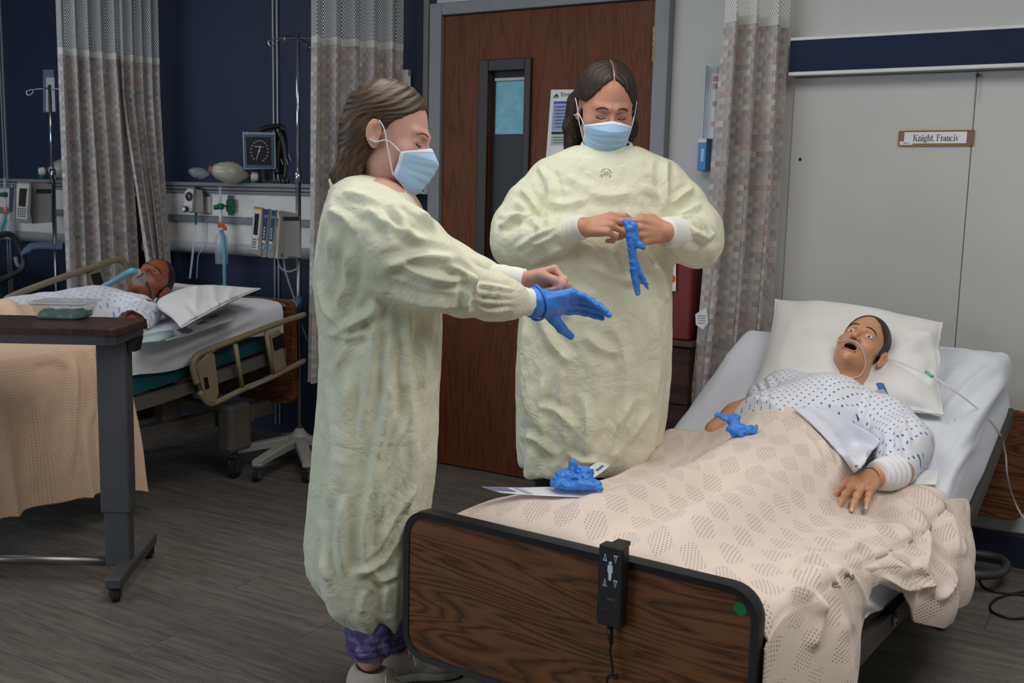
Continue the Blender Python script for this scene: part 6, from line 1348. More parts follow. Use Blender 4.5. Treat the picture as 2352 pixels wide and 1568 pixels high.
RBt = [(336, 1318, 1472, .085, .03), (350, 1285, 1500, .105, .03), (368, 1255, 1535, .125, .03), (395, 1236, 1556, .145, .03), (440, 1222, 1562, .165, .02), (500, 1222, 1555, .175, .01), (560, 1220, 1548, .180, .0), (640, 1208, 1543, .185, .0), (700, 1198, 1542, .19, .0), (760, 1190, 1541, .19, .0), (850, 1185, 1538, .19, .01), (950, 1186, 1530, .185, .01), (1010, 1187, 1520, .18, .02), (1050, 1188, 1480, .17, .02), (1076, 1192, 1440, .16, .02)]
armsB = [[(lb(1268, 430, .03), .088), (lb(1224, 478, .0), .090), (lb(1196, 530, -.03), .094), (lb(1190, 556, -.05), .086), (lb(1225, 558, -.11), .070), (lb(1270, 545, -.18), .055), (lb(1296, 534, -.215), .047)],
         [(lb(1518, 432, .03), .086), (lb(1560, 478, .01), .086), (lb(1594, 530, -.02), .088), (lb(1600, 556, -.05), .080), (lb(1592, 552, -.11), .068), (lb(1576, 540, -.17), .058), (lb(1560, 533, -.20), .050)]]
stB = [([(1250, 385), (1268, 440), (1255, 520)], .018, 9), ([(1195, 430), (1225, 470), (1245, 500)], .015, 9), ([(1180, 455), (1215, 490), (1243, 530)], .012, 8), ([(1235, 380), (1250, 405), (1256, 440)], .010, 7), ([(1150, 505), (1190, 495), (1240, 510)], .015, 8), ([(1145, 525), (1185, 500), (1205, 505)], .018, 8), ([(1205, 610), (1250, 590), (1300, 565)], .009, 8), ([(1215, 565), (1255, 550), (1285, 530)], .008, 6), ([(1180, 575), (1225, 545), (1280, 520)], .009, 7),
       ([(1530, 360), (1528, 420), (1535, 480)], .015, 9), ([(1595, 430), (1565, 450), (1538, 470)], .015, 8), ([(1615, 470), (1590, 480), (1555, 500)], .012, 8), ([(1640, 530), (1620, 545), (1585, 530)], .018, 9), ([(1655, 555), (1640, 580), (1635, 610)], .012, 8), ([(1580, 520), (1605, 535), (1625, 560)], .010, 7),
       ([(1290, 620), (1320, 660), (1370, 690)], .012, 11), ([(1250, 640), (1290, 690), (1300, 740)], .015, 13), ([(1400, 560), (1430, 620), (1470, 660)], .012, 11), ([(1350, 610), (1420, 640), (1480, 650)], .010, 10), ([(1500, 600), (1520, 650), (1535, 700)], .015, 10), ([(1470, 560), (1500, 610), (1530, 640)], .012, 10), ([(1340, 440), (1400, 450), (1460, 440)], .008, 14), ([(1260, 460), (1300, 470), (1345, 455)], .009, 10), ([(1470, 420), (1510, 450), (1530, 490)], .009, 10), ([(1300, 400), (1330, 420), (1370, 430)], .006, 10),
       ([(1210, 720), (1205, 850), (1215, 980)], .015, 14), ([(1300, 780), (1290, 900), (1300, 1030)], .012, 15), ([(1400, 720), (1440, 850), (1420, 1000)], .012, 15), ([(1500, 700), (1510, 820), (1500, 940)], .015, 13), ([(1250, 850), (1240, 950), (1260, 1050)], .012, 12), ([(1460, 900), (1420, 980), (1390, 1050)], .018, 13), ([(1500, 930), (1450, 1000), (1400, 1060)], .015, 12), ([(1340, 900), (1350, 980), (1340, 1060)], .012, 12), ([(1230, 930), (1290, 950), (1330, 1000)], .010, 10), ([(1190, 1000), (1230, 1010), (1280, 1050)], .011, 10), ([(1340, 760), (1380, 800), (1430, 810)], .009, 13), ([(1230, 700), (1270, 790), (1330, 840)], .011, 13), ([(1300, 1040), (1340, 1060), (1380, 1055)], .010, 8)]
def cutB(P, d):
    c = FB.l(nC); up = FB.l(nD)-c; up /= np.linalg.norm(up); a = FB.at(1393, 330, .02); e = FB.at(1393, 270, .02); return smax(d, -cap_(P, a.astype(np.float32), e.astype(np.float32), .078, .10), .012)
V, F = gown_mesh(FB, RBt, armsB, stB, seed=5, cut=cutB, pw=2.3); gB = mesh('gown', V, F, M_gown, wb)
def clothpt(fr, px, py, V, fallback):
    qx, qy = proj(V); m = (np.abs(qx-px) < 9) & (np.abs(qy-py) < 9)
    if not m.any(): return fallback
    Q = V[m]; return Q[np.argmin(Q@fr.ey)]
seg = B(); st_c = clothpt(FB, 1393, 390, V, pb(1393, 390, -.14)); st_o = st_c-FB.ey*.004
for a0, a1 in ((.2, 1.3), (1.6, 2.9), (3.3, 4.5), (4.8, 6.0)): seg.tube([st_o+(FB.ex*math.cos(t)+FB.ez*math.sin(t))*.0155 for t in np.linspace(a0, a1, 10)], .0009, 6)
seg.build('printed_stamp', plain('grey stamp ink', (74, 78, 70), .9), gB); stamp = plain('grey stamp ink', (74, 78, 70), .9)
for k, w_ in enumerate((.018, .022)): text('stamp_lettering', ('LINEN', 'CENTER')[k], .0062, st_o-FB.ey*.001+FB.ez*(.003-.006*k), FB.ex, FB.ez, stamp, gB)
nk0 = pb(1393, 340, .02)
nk_ = [nk0+FB.ex*.078*math.cos(t)+FB.ey*.080*math.sin(t)+FB.ez*(.010+.020*math.sin(t))-FB.ey*.0 for t in np.linspace(0, 2*np.pi, 36, endpoint=False)]
B().tube(nk_, .0065, 8, closed=True).build('neck_band', M_cuff, wb, smooth=True)
B().tube([nk0+FB.ex*.066*math.cos(t)+FB.ey*.068*math.sin(t)+FB.ez*(.004+.020*math.sin(t)) for t in np.linspace(0, 2*np.pi, 30, endpoint=False)], .010, 8, closed=True).build('undershirt_collar', plain('black knit', (20, 19, 22), .9), wb, smooth=True)
cuff('cuff', pb(1290, 536, -.205), pb(1342, 519, -.262), .044, .037, wb, 5); cuff('cuff', pb(1566, 534, -.195), pb(1528, 532, -.252), .048, .045, wb, 5)
M_blk = plain('black trousers', (14, 14, 16), .9)
fbx = FB.O
for sx, dy in ((-.125, .02), (.045, .04)):
    b_ = fbx+FB.ex*sx+FB.ey*dy; leg(FB, [b_+[0, 0, .70], b_+[0, 0, .5], b_+[0, 0, .3], b_+[0, 0, .07]], [.085, .078, .068, .060], M_blk, wb)
    ft_ = b_-FB.ey*.0; V, Fq = nets(lambda P: smax(smin(cap_(P, (0, .05, .04), (0, -.13, .03), .042, .036), cap_(P, (0, .04, .04), (0, .03, .10), .04, .042), .03), -P[:, 2]+.0, .004), (-.07, -.2, -.01), (.07, .12, .16), .006)
    mesh('shoe', b_*[1, 1, 0]+V@FB.R, Fq, plain('dark shoe', (30, 30, 32), .6), wb)
def topface(x, y, off):
    p = np.array([[x, y, .2]], np.float32)
    for _ in range(60):
        dd = float(min(hairB(p)[0], headf(p, fat=.009)[0]))-off; p[0, 2] -= dd*.7
    return hB.w(p[0])
B().sheet(np.array([[topface(x, y, .0008) for y in np.linspace(.068, -.035, 14)] for x in (-.0022, .0, .0022)])).build('parting', M_skinB, wb, smooth=True)
# glove she is holding
gh = thing('glove', 'limp blue glove dangling from the hand of the woman facing forward', 'glove', tuple(pb(1455, 580, -.30)))
def strip(pts, ws, dys, th=.004): return [(lb(x, y, d), w_) for (x, y), w_, d in zip(pts, ws, dys)], th
def limp(caps, seed, h=.0022, nz=.004, k=.006, fl=None):
    def fn(P):
        d = None
        for a, b2, ra, rb in caps: q = cap_(P, a, b2, ra, rb); d = q if d is None else smin(d, q, k)
        return d+(nz*(vnoise(P, 75, seed)-.5)+nz*.6*(vnoise(P, 160, seed+3)-.5)).astype(np.float32)
    pts = np.array([p for c in caps for p in c[:2]]); V, F = nets(fn, pts.min(0)-.035, pts.max(0)+.035, h); return V, F
L_ = lambda pts, rr: [(lb(*a), lb(*b2), r1, r2) for a, b2, r1, r2 in zip(pts, pts[1:], rr, rr[1:])]
dg = -.345
cp = L_([(1434, 508, dg), (1446, 528, dg), (1450, 560, dg+.005), (1454, 600, dg+.01), (1460, 640, dg+.02), (1466, 672, dg+.025)], [.007, .012, .0125, .0115, .010, .0085])
cp += L_([(1444, 508, dg), (1456, 520, dg), (1458, 545, dg)], [.006, .011, .010]); cp += L_([(1458, 600, dg+.01), (1470, 625, dg+.015), (1478, 648, dg+.02), (1488, 662, dg+.02)], [.010, .007, .006, .004]); cp += L_([(1470, 628, dg+.015), (1478, 640, dg+.015), (1488, 652, dg+.015)], [.006, .005, .004]); cp += L_([(1456, 548, dg), (1468, 562, dg-.0), (1478, 568, dg)], [.010, .009, .007]); cp += L_([(1454, 620, dg+.012), (1460, 650, dg+.02), (1464, 674, dg+.02)], [.010, .008, .006])
V, F = limp(cp, 3); mesh('glove_skin', FB.w(V), F, M_glove, gh)
# ------------------------------------------------------------------ training manikins, blankets and what lies on the near bed
def on_h(px, py, H, h=0.0):
    """first point along the ray at height H(x, y) + h"""
    v = ray(px, py); ts = np.linspace(1.2, 7.0, 2400); P = CO+v*ts[:, None]; d = P[:, 2]-H(P[:, 0], P[:, 1])-h
    i = np.argmax(d < 0); i = max(i, 1); a, b = d[i-1], d[i]; t = ts[i-1]+(ts[i]-ts[i-1])*a/(a-b+1e-12); return CO+v*t
Z1 = np.linspace(1.5, 4.2, 400); ZZ1 = np.convolve(np.pad(ztop1(Z1), 12, 'edge'), np.ones(25)/25, 'valid')
def mat1(x, y): return np.interp(y, Z1, ZZ1)
mb = lambda px, py, h: on_h(px, py, mat1, h)
M_m1 = skin('manikin vinyl', (206, 152, 116), .38, .06, .5, .05); M_m2 = skin('brown manikin vinyl', (150, 86, 58), .42, .05, .5, .05)
def gown_print(name, su=.024, dot=(74, 108, 180), base=(228, 230, 238)):
    m = MB_(name); tc = m.n('ShaderNodeTexCoord'); sp = m.n('ShaderNodeSeparateXYZ'); m.l(tc.outputs['UV'], sp.inputs[0])
    r = m.math('DIVIDE', sp.outputs[1], su*.62); row = m.math('FLOOR', r); fy = m.math('SUBTRACT', m.math('FRACT', r), .5)
    c_ = m.math('ADD', m.math('DIVIDE', sp.outputs[0], su), m.math('MULTIPLY', row, .5)); fx = m.math('SUBTRACT', m.math('FRACT', c_), .5)
    def sq(ox, oy, w, h): return m.math('MULTIPLY', m.math('LESS_THAN', m.math('ABSOLUTE', m.math('SUBTRACT', fx, ox)), w), m.math('LESS_THAN', m.math('ABSOLUTE', m.math('SUBTRACT', fy, oy)), h))
    dts = m.math('MAXIMUM', sq(-.045, -.07, .085, .10), sq(.045, .08, .085, .10)); cr = m.noise(m.coord(), 9, 4, .55, .8)
    m.col(m.mix(dts, lin(*base), lin(*dot))); m.rough(.9); m.b.inputs['Specular IOR Level'].default_value = .2; m.bump(m.math('POWER', m.math('ABSOLUTE', m.math('SUBTRACT', cr, .5)), .6), .22, .006); return m.m
M_print1, M_print2 = gown_print('white gown with blue print'), gown_print('white gown with faint blue print', .03, (140, 155, 205))
def blanket_mat(name, rgb, cell=.0072, dia=.085, lo=.06, hi=.92):
    m = MB_(name); tc = m.n('ShaderNodeTexCoord'); sp = m.n('ShaderNodeSeparateXYZ'); m.l(tc.outputs['UV'], sp.inputs[0]); u, v = sp.outputs[0], sp.outputs[1]; k = 2*math.pi/cell; p = math.pi/dia
    s_ = lambda x: m.math('SINE', x); wv = m.math('MULTIPLY', m.math('MULTIPLY_ADD', s_(m.math('MULTIPLY', u, k*.8)), .5, .5), m.math('MULTIPLY_ADD', s_(m.math('MULTIPLY', v, k)), .5, .5))
    msk = m.math('MULTIPLY', s_(m.math('MULTIPLY', m.math('ADD', u, m.math('MULTIPLY', v, .75)), p)), s_(m.math('MULTIPLY', m.math('SUBTRACT', u, m.math('MULTIPLY', v, .75)), p)))
    mk = m.math('SMOOTH_MAX', m.math('MULTIPLY_ADD', m.math('GREATER_THAN', msk, .07), hi, lo), .0, .05)
    hole = m.math('MULTIPLY', m.math('POWER', wv, 2.0), mk); c = lin(*rgb); fz = m.noise(m.coord(), 300, 2)
    n = m.noise(m.coord(), 3, 3); k2 = lambda q: tuple(min(1, x*q) for x in c[:3])+(1,)
    base = m.ramp(n, [(.3, k2(.96)), (.7, k2(1.03))]); m.col(m.mix(m.math('MULTIPLY', hole, .75), base, k2(.34))); m.rough(.95); m.b.inputs['Specular IOR Level'].default_value = .1; m.b.inputs['Sheen Weight'].default_value = .25  # shadow inside the weave holes is painted into the base colour
    m.bump(m.math('MULTIPLY_ADD', fz, .15, m.math('MULTIPLY', hole, -1.0)), .55, .004); return m.m
M_blk1 = blanket_mat('beige cellular blanket', (228, 211, 198)); M_blk2 = blanket_mat('tan cellular blanket', (240, 204, 174), .0085, .085, .42, .2)

arm_a, arm_b = mb(1690, 955, .04)[:2], mb(1640, 985, .02)[:2]
def body1(x, y):
    cx_ = -.93+.06*(y-2.2); t = np.clip((y-2.05)/.9, 0, 1)
    leg = np.maximum(np.exp(-((x-cx_+.11)/.085)**2), np.exp(-((x-cx_-.11)/.085)**2))*(.085+.05*t)
    hips = np.exp(-((x-cx_)/(.22))**4)*.155*np.clip((y-2.55)/.35, 0, 1); feet = .062*np.exp(-((x+1.13)/.20)**4)*np.exp(-((y-2.17)/.13)**4); return np.maximum(np.maximum(leg*np.clip((y-1.98)/.12, 0, 1), feet), hips)
def H1(x, y):
    b = body1(x, y)
    for dy in (-.06, .06): b = b+.6*body1(x, y+dy)
    for dx in (-.05, .05): b = b+.6*body1(x+dx, y)
    b = b/3.4; return mat1(x, y)+b+.016
ed = np.array([on_h(x, y, H1, .004)[:2] for x, y in ((1600, 992), (1650, 962), (1735, 934), (1800, 938), (1860, 958), (1910, 1003), (1945, 1060), (1966, 1095), (2040, 1124), (2110, 1114))]); ed = ed[np.argsort(ed[:, 0])]
YT = lambda x: np.interp(x, ed[:, 0], ed[:, 1])

# ---- manikin on the near bed
m1 = thing('manikin', 'wide-eyed training manikin in a blue dotted gown propped on the near bed', 'manikin', (-.8, 3.3, .5))
h1_ = Head([-.7789, 3.5998, .8258], [[-.967, .128, .218], [.065, -.707, .704], [.245, .695, .676]], 1.0, mouth=.011, eyes='open')
nk1 = mb(1950, 890, .06); sR, sL = mb(1790, 910, .05), mb(2040, 975, .05); chest = mb(1900, 970, .06)
headm = h1_.mesh([(h1_.w((0, -.02, -.06)), nk1, .054, .058)])
wr1 = on_h(1998, 1098, H1, .052); el1 = mb(2068, 1085, .06); poseM = dict(i=(8, 18, 12, 9), m=(10, 16, 12, 3), r=(12, 16, 12, -3), p=(12, 18, 12, -10)); thM = [(.018, .018, -.006), (.044, .036, -.010), (.072, .056, -.012), (.094, .076, -.014)]
tipd = on_h(1898, 1170, H1, .030)-wr1; bkn = np.array([-.05, -.30, .95])
hm = hand(poseM, thM, wr1, tipd, bkn, 1, 1.10, arm=[(el1, wr1, .040, .028)], fat=1.05, h=.002)
el2 = mb(1690, 955, .04); arm2 = nets(lambda P: smin(cap_(P, sR, el2, .047, .042), cap_(P, el2, mb(1640, 985, .02), .042, .030), .02), np.minimum(sR, el2)-.22, np.maximum(sR, el2)+.12, .006)
tors = body_blob([(sR, sL, .075, .075), ((sR+sL)/2-[0, .12, .05], mb(1760, 1000, .02), .09, .10), (sL, el1, .05, .042), (nk1, chest-[0, 0, .03], .055, .07)], .014)
V, F = join([headm[:2], hm[:2], arm2, tors]); hl = h1_.l(V); Fa = np.array(F); cen = hl[Fa].mean(1)
cav = (np.abs(cen[:, 0]) < .0225) & (cen[:, 1] < .0865) & (cen[:, 1] > .055) & (np.abs(cen[:, 2]+.0625) < .0135); ns = ((np.abs(np.abs(cen[:, 0])-.0062) < .0034) & (np.abs(cen[:, 2]+.0395) < .0036) & (cen[:, 1] > .101) & (cen[:, 1] < .1125))
lip = (~cav) & (np.abs(cen[:, 0]) < .023) & (cen[:, 1] > .083) & (np.abs(cen[:, 2]+.063) < .019)
idx = np.zeros(len(Fa), int); idx[lip] = 2; idx[cav | ns] = 1
mesh('body', V, F, None, m1, mats=[M_m1, plain('dark mouth', (26, 12, 10), .6), skin('manikin lip', (196, 134, 108), .36)], midx=idx)
nails(hm[3], hm[2], ('i', 'm', 'r', 'p'), plain('vinyl nail', (206, 156, 128), .25), m1)
M_hair1 = plain('painted brown hair', (52, 34, 26), .5, var=.1, scale=60)
def hair_cap(hd, par, mat, line, side):
    def fn(P):
        A = P.copy(); A[:, 0] = np.abs(P[:, 0]); x, y, z = A[:, 0], A[:, 1], A[:, 2]; d = headf(P, **{**hd.kw, 'ears': False})-.0028
        lim = np.interp(z, line[0], line[1]).astype(np.float32); return smax(smax(d, y-lim, .0015), -(headf(P, **{**hd.kw, 'ears': False})+.002), .001)
    V, F = nets(fn, (-.1, -.13, -.13), (.1, .12, .15), .0022); return mesh('hair', hd.w(V), F, mat, par)
hair_cap(h1_, m1, M_hair1, ([-.12, -.075, -.074, -.03, -.016, .03, .060, .085, .105, .15], [-.05, -.05, -.036, -.034, .014, .026, .058, .066, .060, .05]), 1)
M_bw1 = plain('painted brow', (50, 32, 22), .6)
brow(h1_, 1, ((.012, .026), (.022, .0315), (.033, .0315), (.043, .0265), (.049, .020)), .0026, M_bw1, m1); brow(h1_, -1, ((.012, .026), (.022, .0315), (.033, .0315), (.043, .0265), (.049, .020)), .0026, M_bw1, m1)
M_eye, M_iris = plain('eye white', (225, 228, 232), .12, var=.01), plain('grey blue iris', (96, 128, 168), .12, var=.15, scale=200)
def sphere(c, r, n=20, sc=(1, 1, 1), R=None):
    V = [(math.sin(a)*math.cos(b), math.sin(a)*math.sin(b), math.cos(a)) for a in np.linspace(0, math.pi, n) for b in np.linspace(0, 2*math.pi, n*2, endpoint=False)]; V = np.array(V)*np.array(sc)*r; m2 = n*2
    F = [(i*m2+j, i*m2+(j+1) % m2, (i+1)*m2+(j+1) % m2, (i+1)*m2+j) for i in range(n-1) for j in range(m2)]; F = [tuple(reversed(f)) for f in F]
    if R is not None: V = V@R
    return B().add(V+np.asarray(c), F)
for s_ in (1, -1):
    ec = h1_.w((s_*.031, .0735, .0045)); e = sphere(ec, .0131, sc=(1.02, .92, .78), R=h1_.R).build('eye', M_eye, m1, smooth=True)
    lk = h1_.d((-.14, .95, -.22)); lk /= np.linalg.norm(lk); sphere(ec+lk*.0070, .0064, 14).build('iris', M_iris, e, smooth=True); sphere(ec+lk*.0114, .0027, 12).build('pupil', MT['black'], e, smooth=True)
    for zz, nm in ((.0098, 'eyelid'), (-.0086, 'eyelid')):
        pts = [h1_.w((s_*(.031+dx), .0738+math.sqrt(max(1-(dx/.0165)**2, .05))*.0092, .0045+zz*(1-(dx/.0150)**2*.85))) for dx in np.linspace(-.0125, .0125, 9)]; B().tube(pts, .0016, 8).build(nm, M_m1, m1, smooth=True)
c = nk1+h1_.d((0, .060, .028)); sphere(c, .009, 12).build('throat_port', MT['black'], m1, smooth=True)
# gown on the manikin
def gown1(P):
    d = smin(cap_(P, sR+[.03, -.02, .02], sL+[-.03, -.02, .02], .078, .078), cap_(P, (sR*.5+sL*.5)+[0, -.06, .01], mb(1770, 1000, .03), .120, .140), .05); d = smin(d, cap_(P, chest+[0, .0, -.01], mb(1800, 1010, .02), .125, .15), .05)
    d = smin(d, cap_(P, sR, sR*.72+el2*.28+[0, 0, .004], .078, .070), .02); d = smin(d, smin(cap_(P, sL, mb(2072, 1022, .07), .084, .088), cap_(P, mb(2072, 1022, .07), mb(2060, 1075, .05), .088, .062), .02), .03)
    nd = h1_.d((0, .25, 1.0)); nd /= np.linalg.norm(nd); d = smax(d, -cap_(P, (nk1-nd*.012).astype(np.float32), (nk1+nd*.25).astype(np.float32), .067, .075), .008)
    d = smax(d, np.where(P[:, 1] < YT(P[:, 0])-.03, P[:, 2]-H1(P[:, 0], P[:, 1])+.006, -.05).astype(np.float32), .006)
    return smax(d, -(P[:, 2]-mat1(P[:, 0], P[:, 1]).astype(np.float32)), .01)
allp = np.array([sR, sL, el1, nk1, mb(1770, 990, .07)]); V, F = nets(gown1, allp.min(0)-.19, allp.max(0)+.17, .0055); V = relax(V, F, 2); N = vnormals(V, F); V = V+N*((ridged(V, 11, 3)-.2)*.0035)[:, None]
V = folds(V, vnormals(V, F), [([(2000, 880), (1985, 950), (1980, 1010)], .006, 7), ([(1760, 860), (1775, 900), (1770, 930)], .008, 6), ([(1740, 870), (1752, 905), (1745, 930)], .007, 5), ([(1800, 870), (1790, 890), (1780, 915)], .006, 5), ([(2075, 960), (2060, 1010), (2070, 1060)], .008, 8), ([(2030, 980), (2040, 1030), (2030, 1060)], .006, 8), ([(1890, 925), (1930, 930), (1980, 960)], .004, 9), ([(2060, 930), (2080, 980), (2090, 1030)], .006, 7)])
V0g = V
gw = mesh('gown', V, F, M_print1, m1, uv=np.stack([V[:, 0]+V[:, 2]*.25, V[:, 1]*1.05+V[:, 2]*.2], 1))
B().sheet(np.stack([[mb(2012, 880, .125), mb(2020, 878, .12), mb(2030, 880, .10)], [mb(2018, 893, .13), mb(2030, 892, .12), mb(2040, 905, .10)]]), .002).build('gown_tape', plain('blue tape', (70, 108, 190), .7), gw)
bd = B(); q = np.linspace(0, 1, 5); d_ = el1-wr1; P, rr = catmull([wr1+d_*t+[0, 0, .004] for t in (.22, .38, .55, .75, .95)], [.040, .046, .050, .050, .046], 8); rr = rr+.0022*np.sin(np.linspace(0, 30, len(rr))); bd.tube(P, rr, 26).build('bandage', fabric('white gauze', (234, 235, 238), .25, 14, dist=.004), m1, smooth=True)
t_ = d_/np.linalg.norm(d_); B().lathe([(.0305, -.001), (.0305, .001)], wr1+d_*.03, t_, 28).build('wrist_seam', plain('wrist seam', (112, 66, 50), .6), m1)
cu_ = thing('nasal_cannula', 'clear oxygen tube running from the manikin face across the pillow and bed edge', 'tube', tuple(mb(2100, 850, .14)))
fc_ = [onface(h1_, x, z, .0028) for x, z in ((.062, -.035), (.045, -.047), (.022, -.044), (.0, -.046), (-.022, -.048), (-.045, -.060))]; fc_ += [h1_.w(p) for p in ((-.056, .035, -.078), (-.050, .010, -.105), (-.030, .020, -.135))]
B().tube(fc_, .0021, 8, smooth=6).build('face_loop', glassy('clear cannula', (235, 235, 238), .5, .15), cu_, smooth=True)
tp = [mb(2038, 824, .13), mb(2065, 832, .16), mb(2110, 850, .17), mb(2140, 862, .165), mb(2185, 893, .13), mb(2235, 930, .03), np.array(on_edge(2290, 985, XR(1.93)+.012, .089, 1.93)), np.array(on_edge(2309, 1040, XR(1.93)+.03, .089, 1.93)), np.array(on_edge(2314, 1095, XR(1.93)+.04, .089, 1.93)), onY(2330, 1150, 3.99), onY(2356, 1195, 3.98), onY(2400, 1230, 3.95)]
B().tube(tp, .0034, 8, smooth=8).build('supply_tube', glassy('clear cannula', (235, 235, 238), .5, .15), cu_, smooth=True)
a, b_ = mb(2126, 853, .172), mb(2142, 865, .168); B().tube([a, b_], .0055, 10).build('connector', plain('pale green connector', (120, 190, 170), .4), cu_, smooth=True)
ivl = thing('iv_line', 'thin clear line looping out of the bandage on the manikin wrist', 'tube', tuple(mb(2070, 1085, .05))); B().tube([mb(2045, 1050, .10), mb(2068, 1062, .10), mb(2080, 1082, .07), mb(2085, 1103, .03), mb(2060, 1112, .03)], .0018, 8, smooth=7).build('line', glassy('clear cannula', (235, 235, 238), .5, .15), ivl, smooth=True)
pd_ = B().sheet(np.array([[mb(2065, 1085, .012), mb(2110, 1080, .012), mb(2156, 1078, .012)], [mb(2075, 1118, .010), mb(2115, 1112, .010), mb(2150, 1112, .010)]]), .004); o = pd_.build('gauze_pad', fabric('white gauze', (234, 235, 238), .25, 14, dist=.004)); tag(o, 'small white gauze pad lying on the sheet beside the bandaged arm', 'pad')

# ---- blanket on the near bed
ny, nx = 300, 330; G = np.zeros((ny, nx, 3)); U = np.zeros((ny, nx, 2)); LT, RTp = .12, .40
ss = np.linspace(0, 1, nx); tt = np.linspace(0, 1, ny)
XRb = lambda y: XR(y)+.004-.022*np.clip((2.06-y)/.13, 0, 1)
hang = lambda y: np.interp(y, [1.94, 2.0, 2.22, 2.32, 2.40, 2.48, 2.56, 2.64, 2.74, 2.86, 2.98, 3.1, 3.2, 3.3], [.36, .36, .33, .23, .075, .05, .08, .17, .20, .21, .20, .18, .13, .04])
outw = lambda y: np.interp(y, [1.92, 1.965, 2.05, 2.2, 2.33, 2.45, 2.6, 2.8, 3.0, 3.2, 3.3], [.006, .032, .050, .062, .045, .012, .08, .125, .12, .09, .04])
for i, t in enumerate(tt):
    # rows run from the foot to the top edge, following the edge curve
    yb = 1.925; xl0, xr0 = XL(2.3)-.012, XR(2.4)+.002
    for half in (0,):
        pass
    xs_ = None
    q = np.linspace(0, 1, nx); nl, nr_ = 26, 96; nt = nx-nl-nr_
    ybx = lambda x: 1.990-.072*np.clip((x+1.40)/.855, 0, 1)
    ycol = lambda x: ybx(x)+(np.clip(YT(x), 2.3, 3.45)-ybx(x))*t
    xt = np.linspace(0, 1, nt); xt0 = -1.42+xt*(.93); yy = ycol(xt0); xt_ = (XL(yy)-.010)+(XRb(yy)-XL(yy)+.010)*xt; yy = ycol(xt_)
    er = np.minimum(1, np.minimum(xt, 1-xt)*.93/.045); z = H1(xt_, yy)+.006-.030*(1-np.sqrt(np.clip(1-(1-er)**2, 0, 1)))
    G[i, nl:nl+nt] = np.stack([xt_, yy, z], 1)
    # left overhang
    a = np.linspace(1, 0, nl, endpoint=False)[:, None]; p0 = G[i, nl]; G[i, :nl] = p0+np.concatenate([-.030*np.sin(a*np.pi*.6), 0*a, -LT*a], 1)
    # right overhang
    p1 = G[i, nl+nt-1]; yr = 1.925+(3.28-1.925)*t; a = np.linspace(0, 1, nr_+1)[1:][:, None]; L = hang(yr); ow = outw(yr)
    fan = (yr-p1[1])*np.clip(a*2.2, 0, 1)-(.012+.055*a)*max(0, 1-t/.14); rip = .012*math.sin(yr*21)+.006*math.sin(yr*44+1)
    G[i, nl+nt:] = p1+np.concatenate([(ow+rip*min(1, L*5))*np.sin(np.clip(a, 0, 1)*np.pi*.62)*1.0, fan, -L*a**1.15+.018*np.sin(a*np.pi)*min(1, ow*10)], 1)
    U[i, :, 0] = np.concatenate([[0], np.cumsum(np.linalg.norm(np.diff(G[i], axis=0), axis=1))])
U[..., 1] = np.concatenate([np.zeros((1, nx)), np.cumsum(np.linalg.norm(np.diff(G, axis=0), axis=2), axis=0)], 0)[:, nx//2][:, None]
# soft falling edge at the foot
ft_ = np.clip((.06-tt)/.06, 0, 1); G[:, :, 2] -= (.05*ft_**2)[:, None]*1.0
V = G.reshape(-1, 3); V[:, 2] += .006*(vnoise(V, 6, 4)-.5); G = V.reshape(G.shape)
stb = [([(1700, 960), (1790, 960), (1870, 1000), (1925, 1080)], .016, 10), ([(1660, 985), (1760, 968), (1850, 1005), (1900, 1085)], .012, 9), ([(1740, 938), (1820, 945), (1890, 985), (1945, 1070)], .014, 9),
       ([(2010, 1150), (2090, 1170), (2130, 1240), (2120, 1330)], .017, 17), ([(2040, 1130), (2130, 1140), (2185, 1220), (2200, 1300)], .018, 16), ([(1990, 1230), (2060, 1210), (2095, 1260)], .018, 12), ([(1780, 1300), (1880, 1240), (1960, 1215), (2050, 1220)], .017, 16), ([(1800, 1340), (1850, 1290), (1930, 1260), (2000, 1255)], .016, 9), ([(1860, 1285), (1940, 1270), (1990, 1245)], .014, 8), ([(2000, 1265), (2060, 1290), (2100, 1330)], .014, 16), ([(2020, 1320), (2080, 1350), (2150, 1340)], .018, 12),
       ([(1830, 1300), (1900, 1330), (1940, 1400), (1950, 1480)], .018, 16), ([(1900, 1290), (1960, 1340), (1990, 1420)], .015, 14), ([(1790, 1360), (1850, 1360), (1890, 1420)], .014, 15), ([(1880, 1360), (1880, 1430), (1860, 1500)], .012, 16), ([(2160, 1180), (2200, 1230), (2215, 1290)], .012, 9), ([(2180, 1290), (2190, 1340), (2150, 1385)], .014, 12), ([(2090, 1290), (2130, 1330), (2140, 1380)], .014, 11)]
Nn = normals(G); sg_ = 1 if Nn[ny//2, nx//3, 2] > 0 else -1
Vgown = V0g; G = fold_grid(G, stb, sg_, .08); bl_V = G.reshape(-1, 3); bl = mesh('blanket', G.reshape(-1, 3), B().sheet(G).F, M_blk1, smooth=True, uv=U.reshape(-1, 2))
md = bl.modifiers.new('Solidify', 'SOLIDIFY'); md.thickness = .006; md.offset = -sg_*1.0
tag(bl, 'beige cellular weave blanket rumpled over the near bed and its manikin', 'blanket')
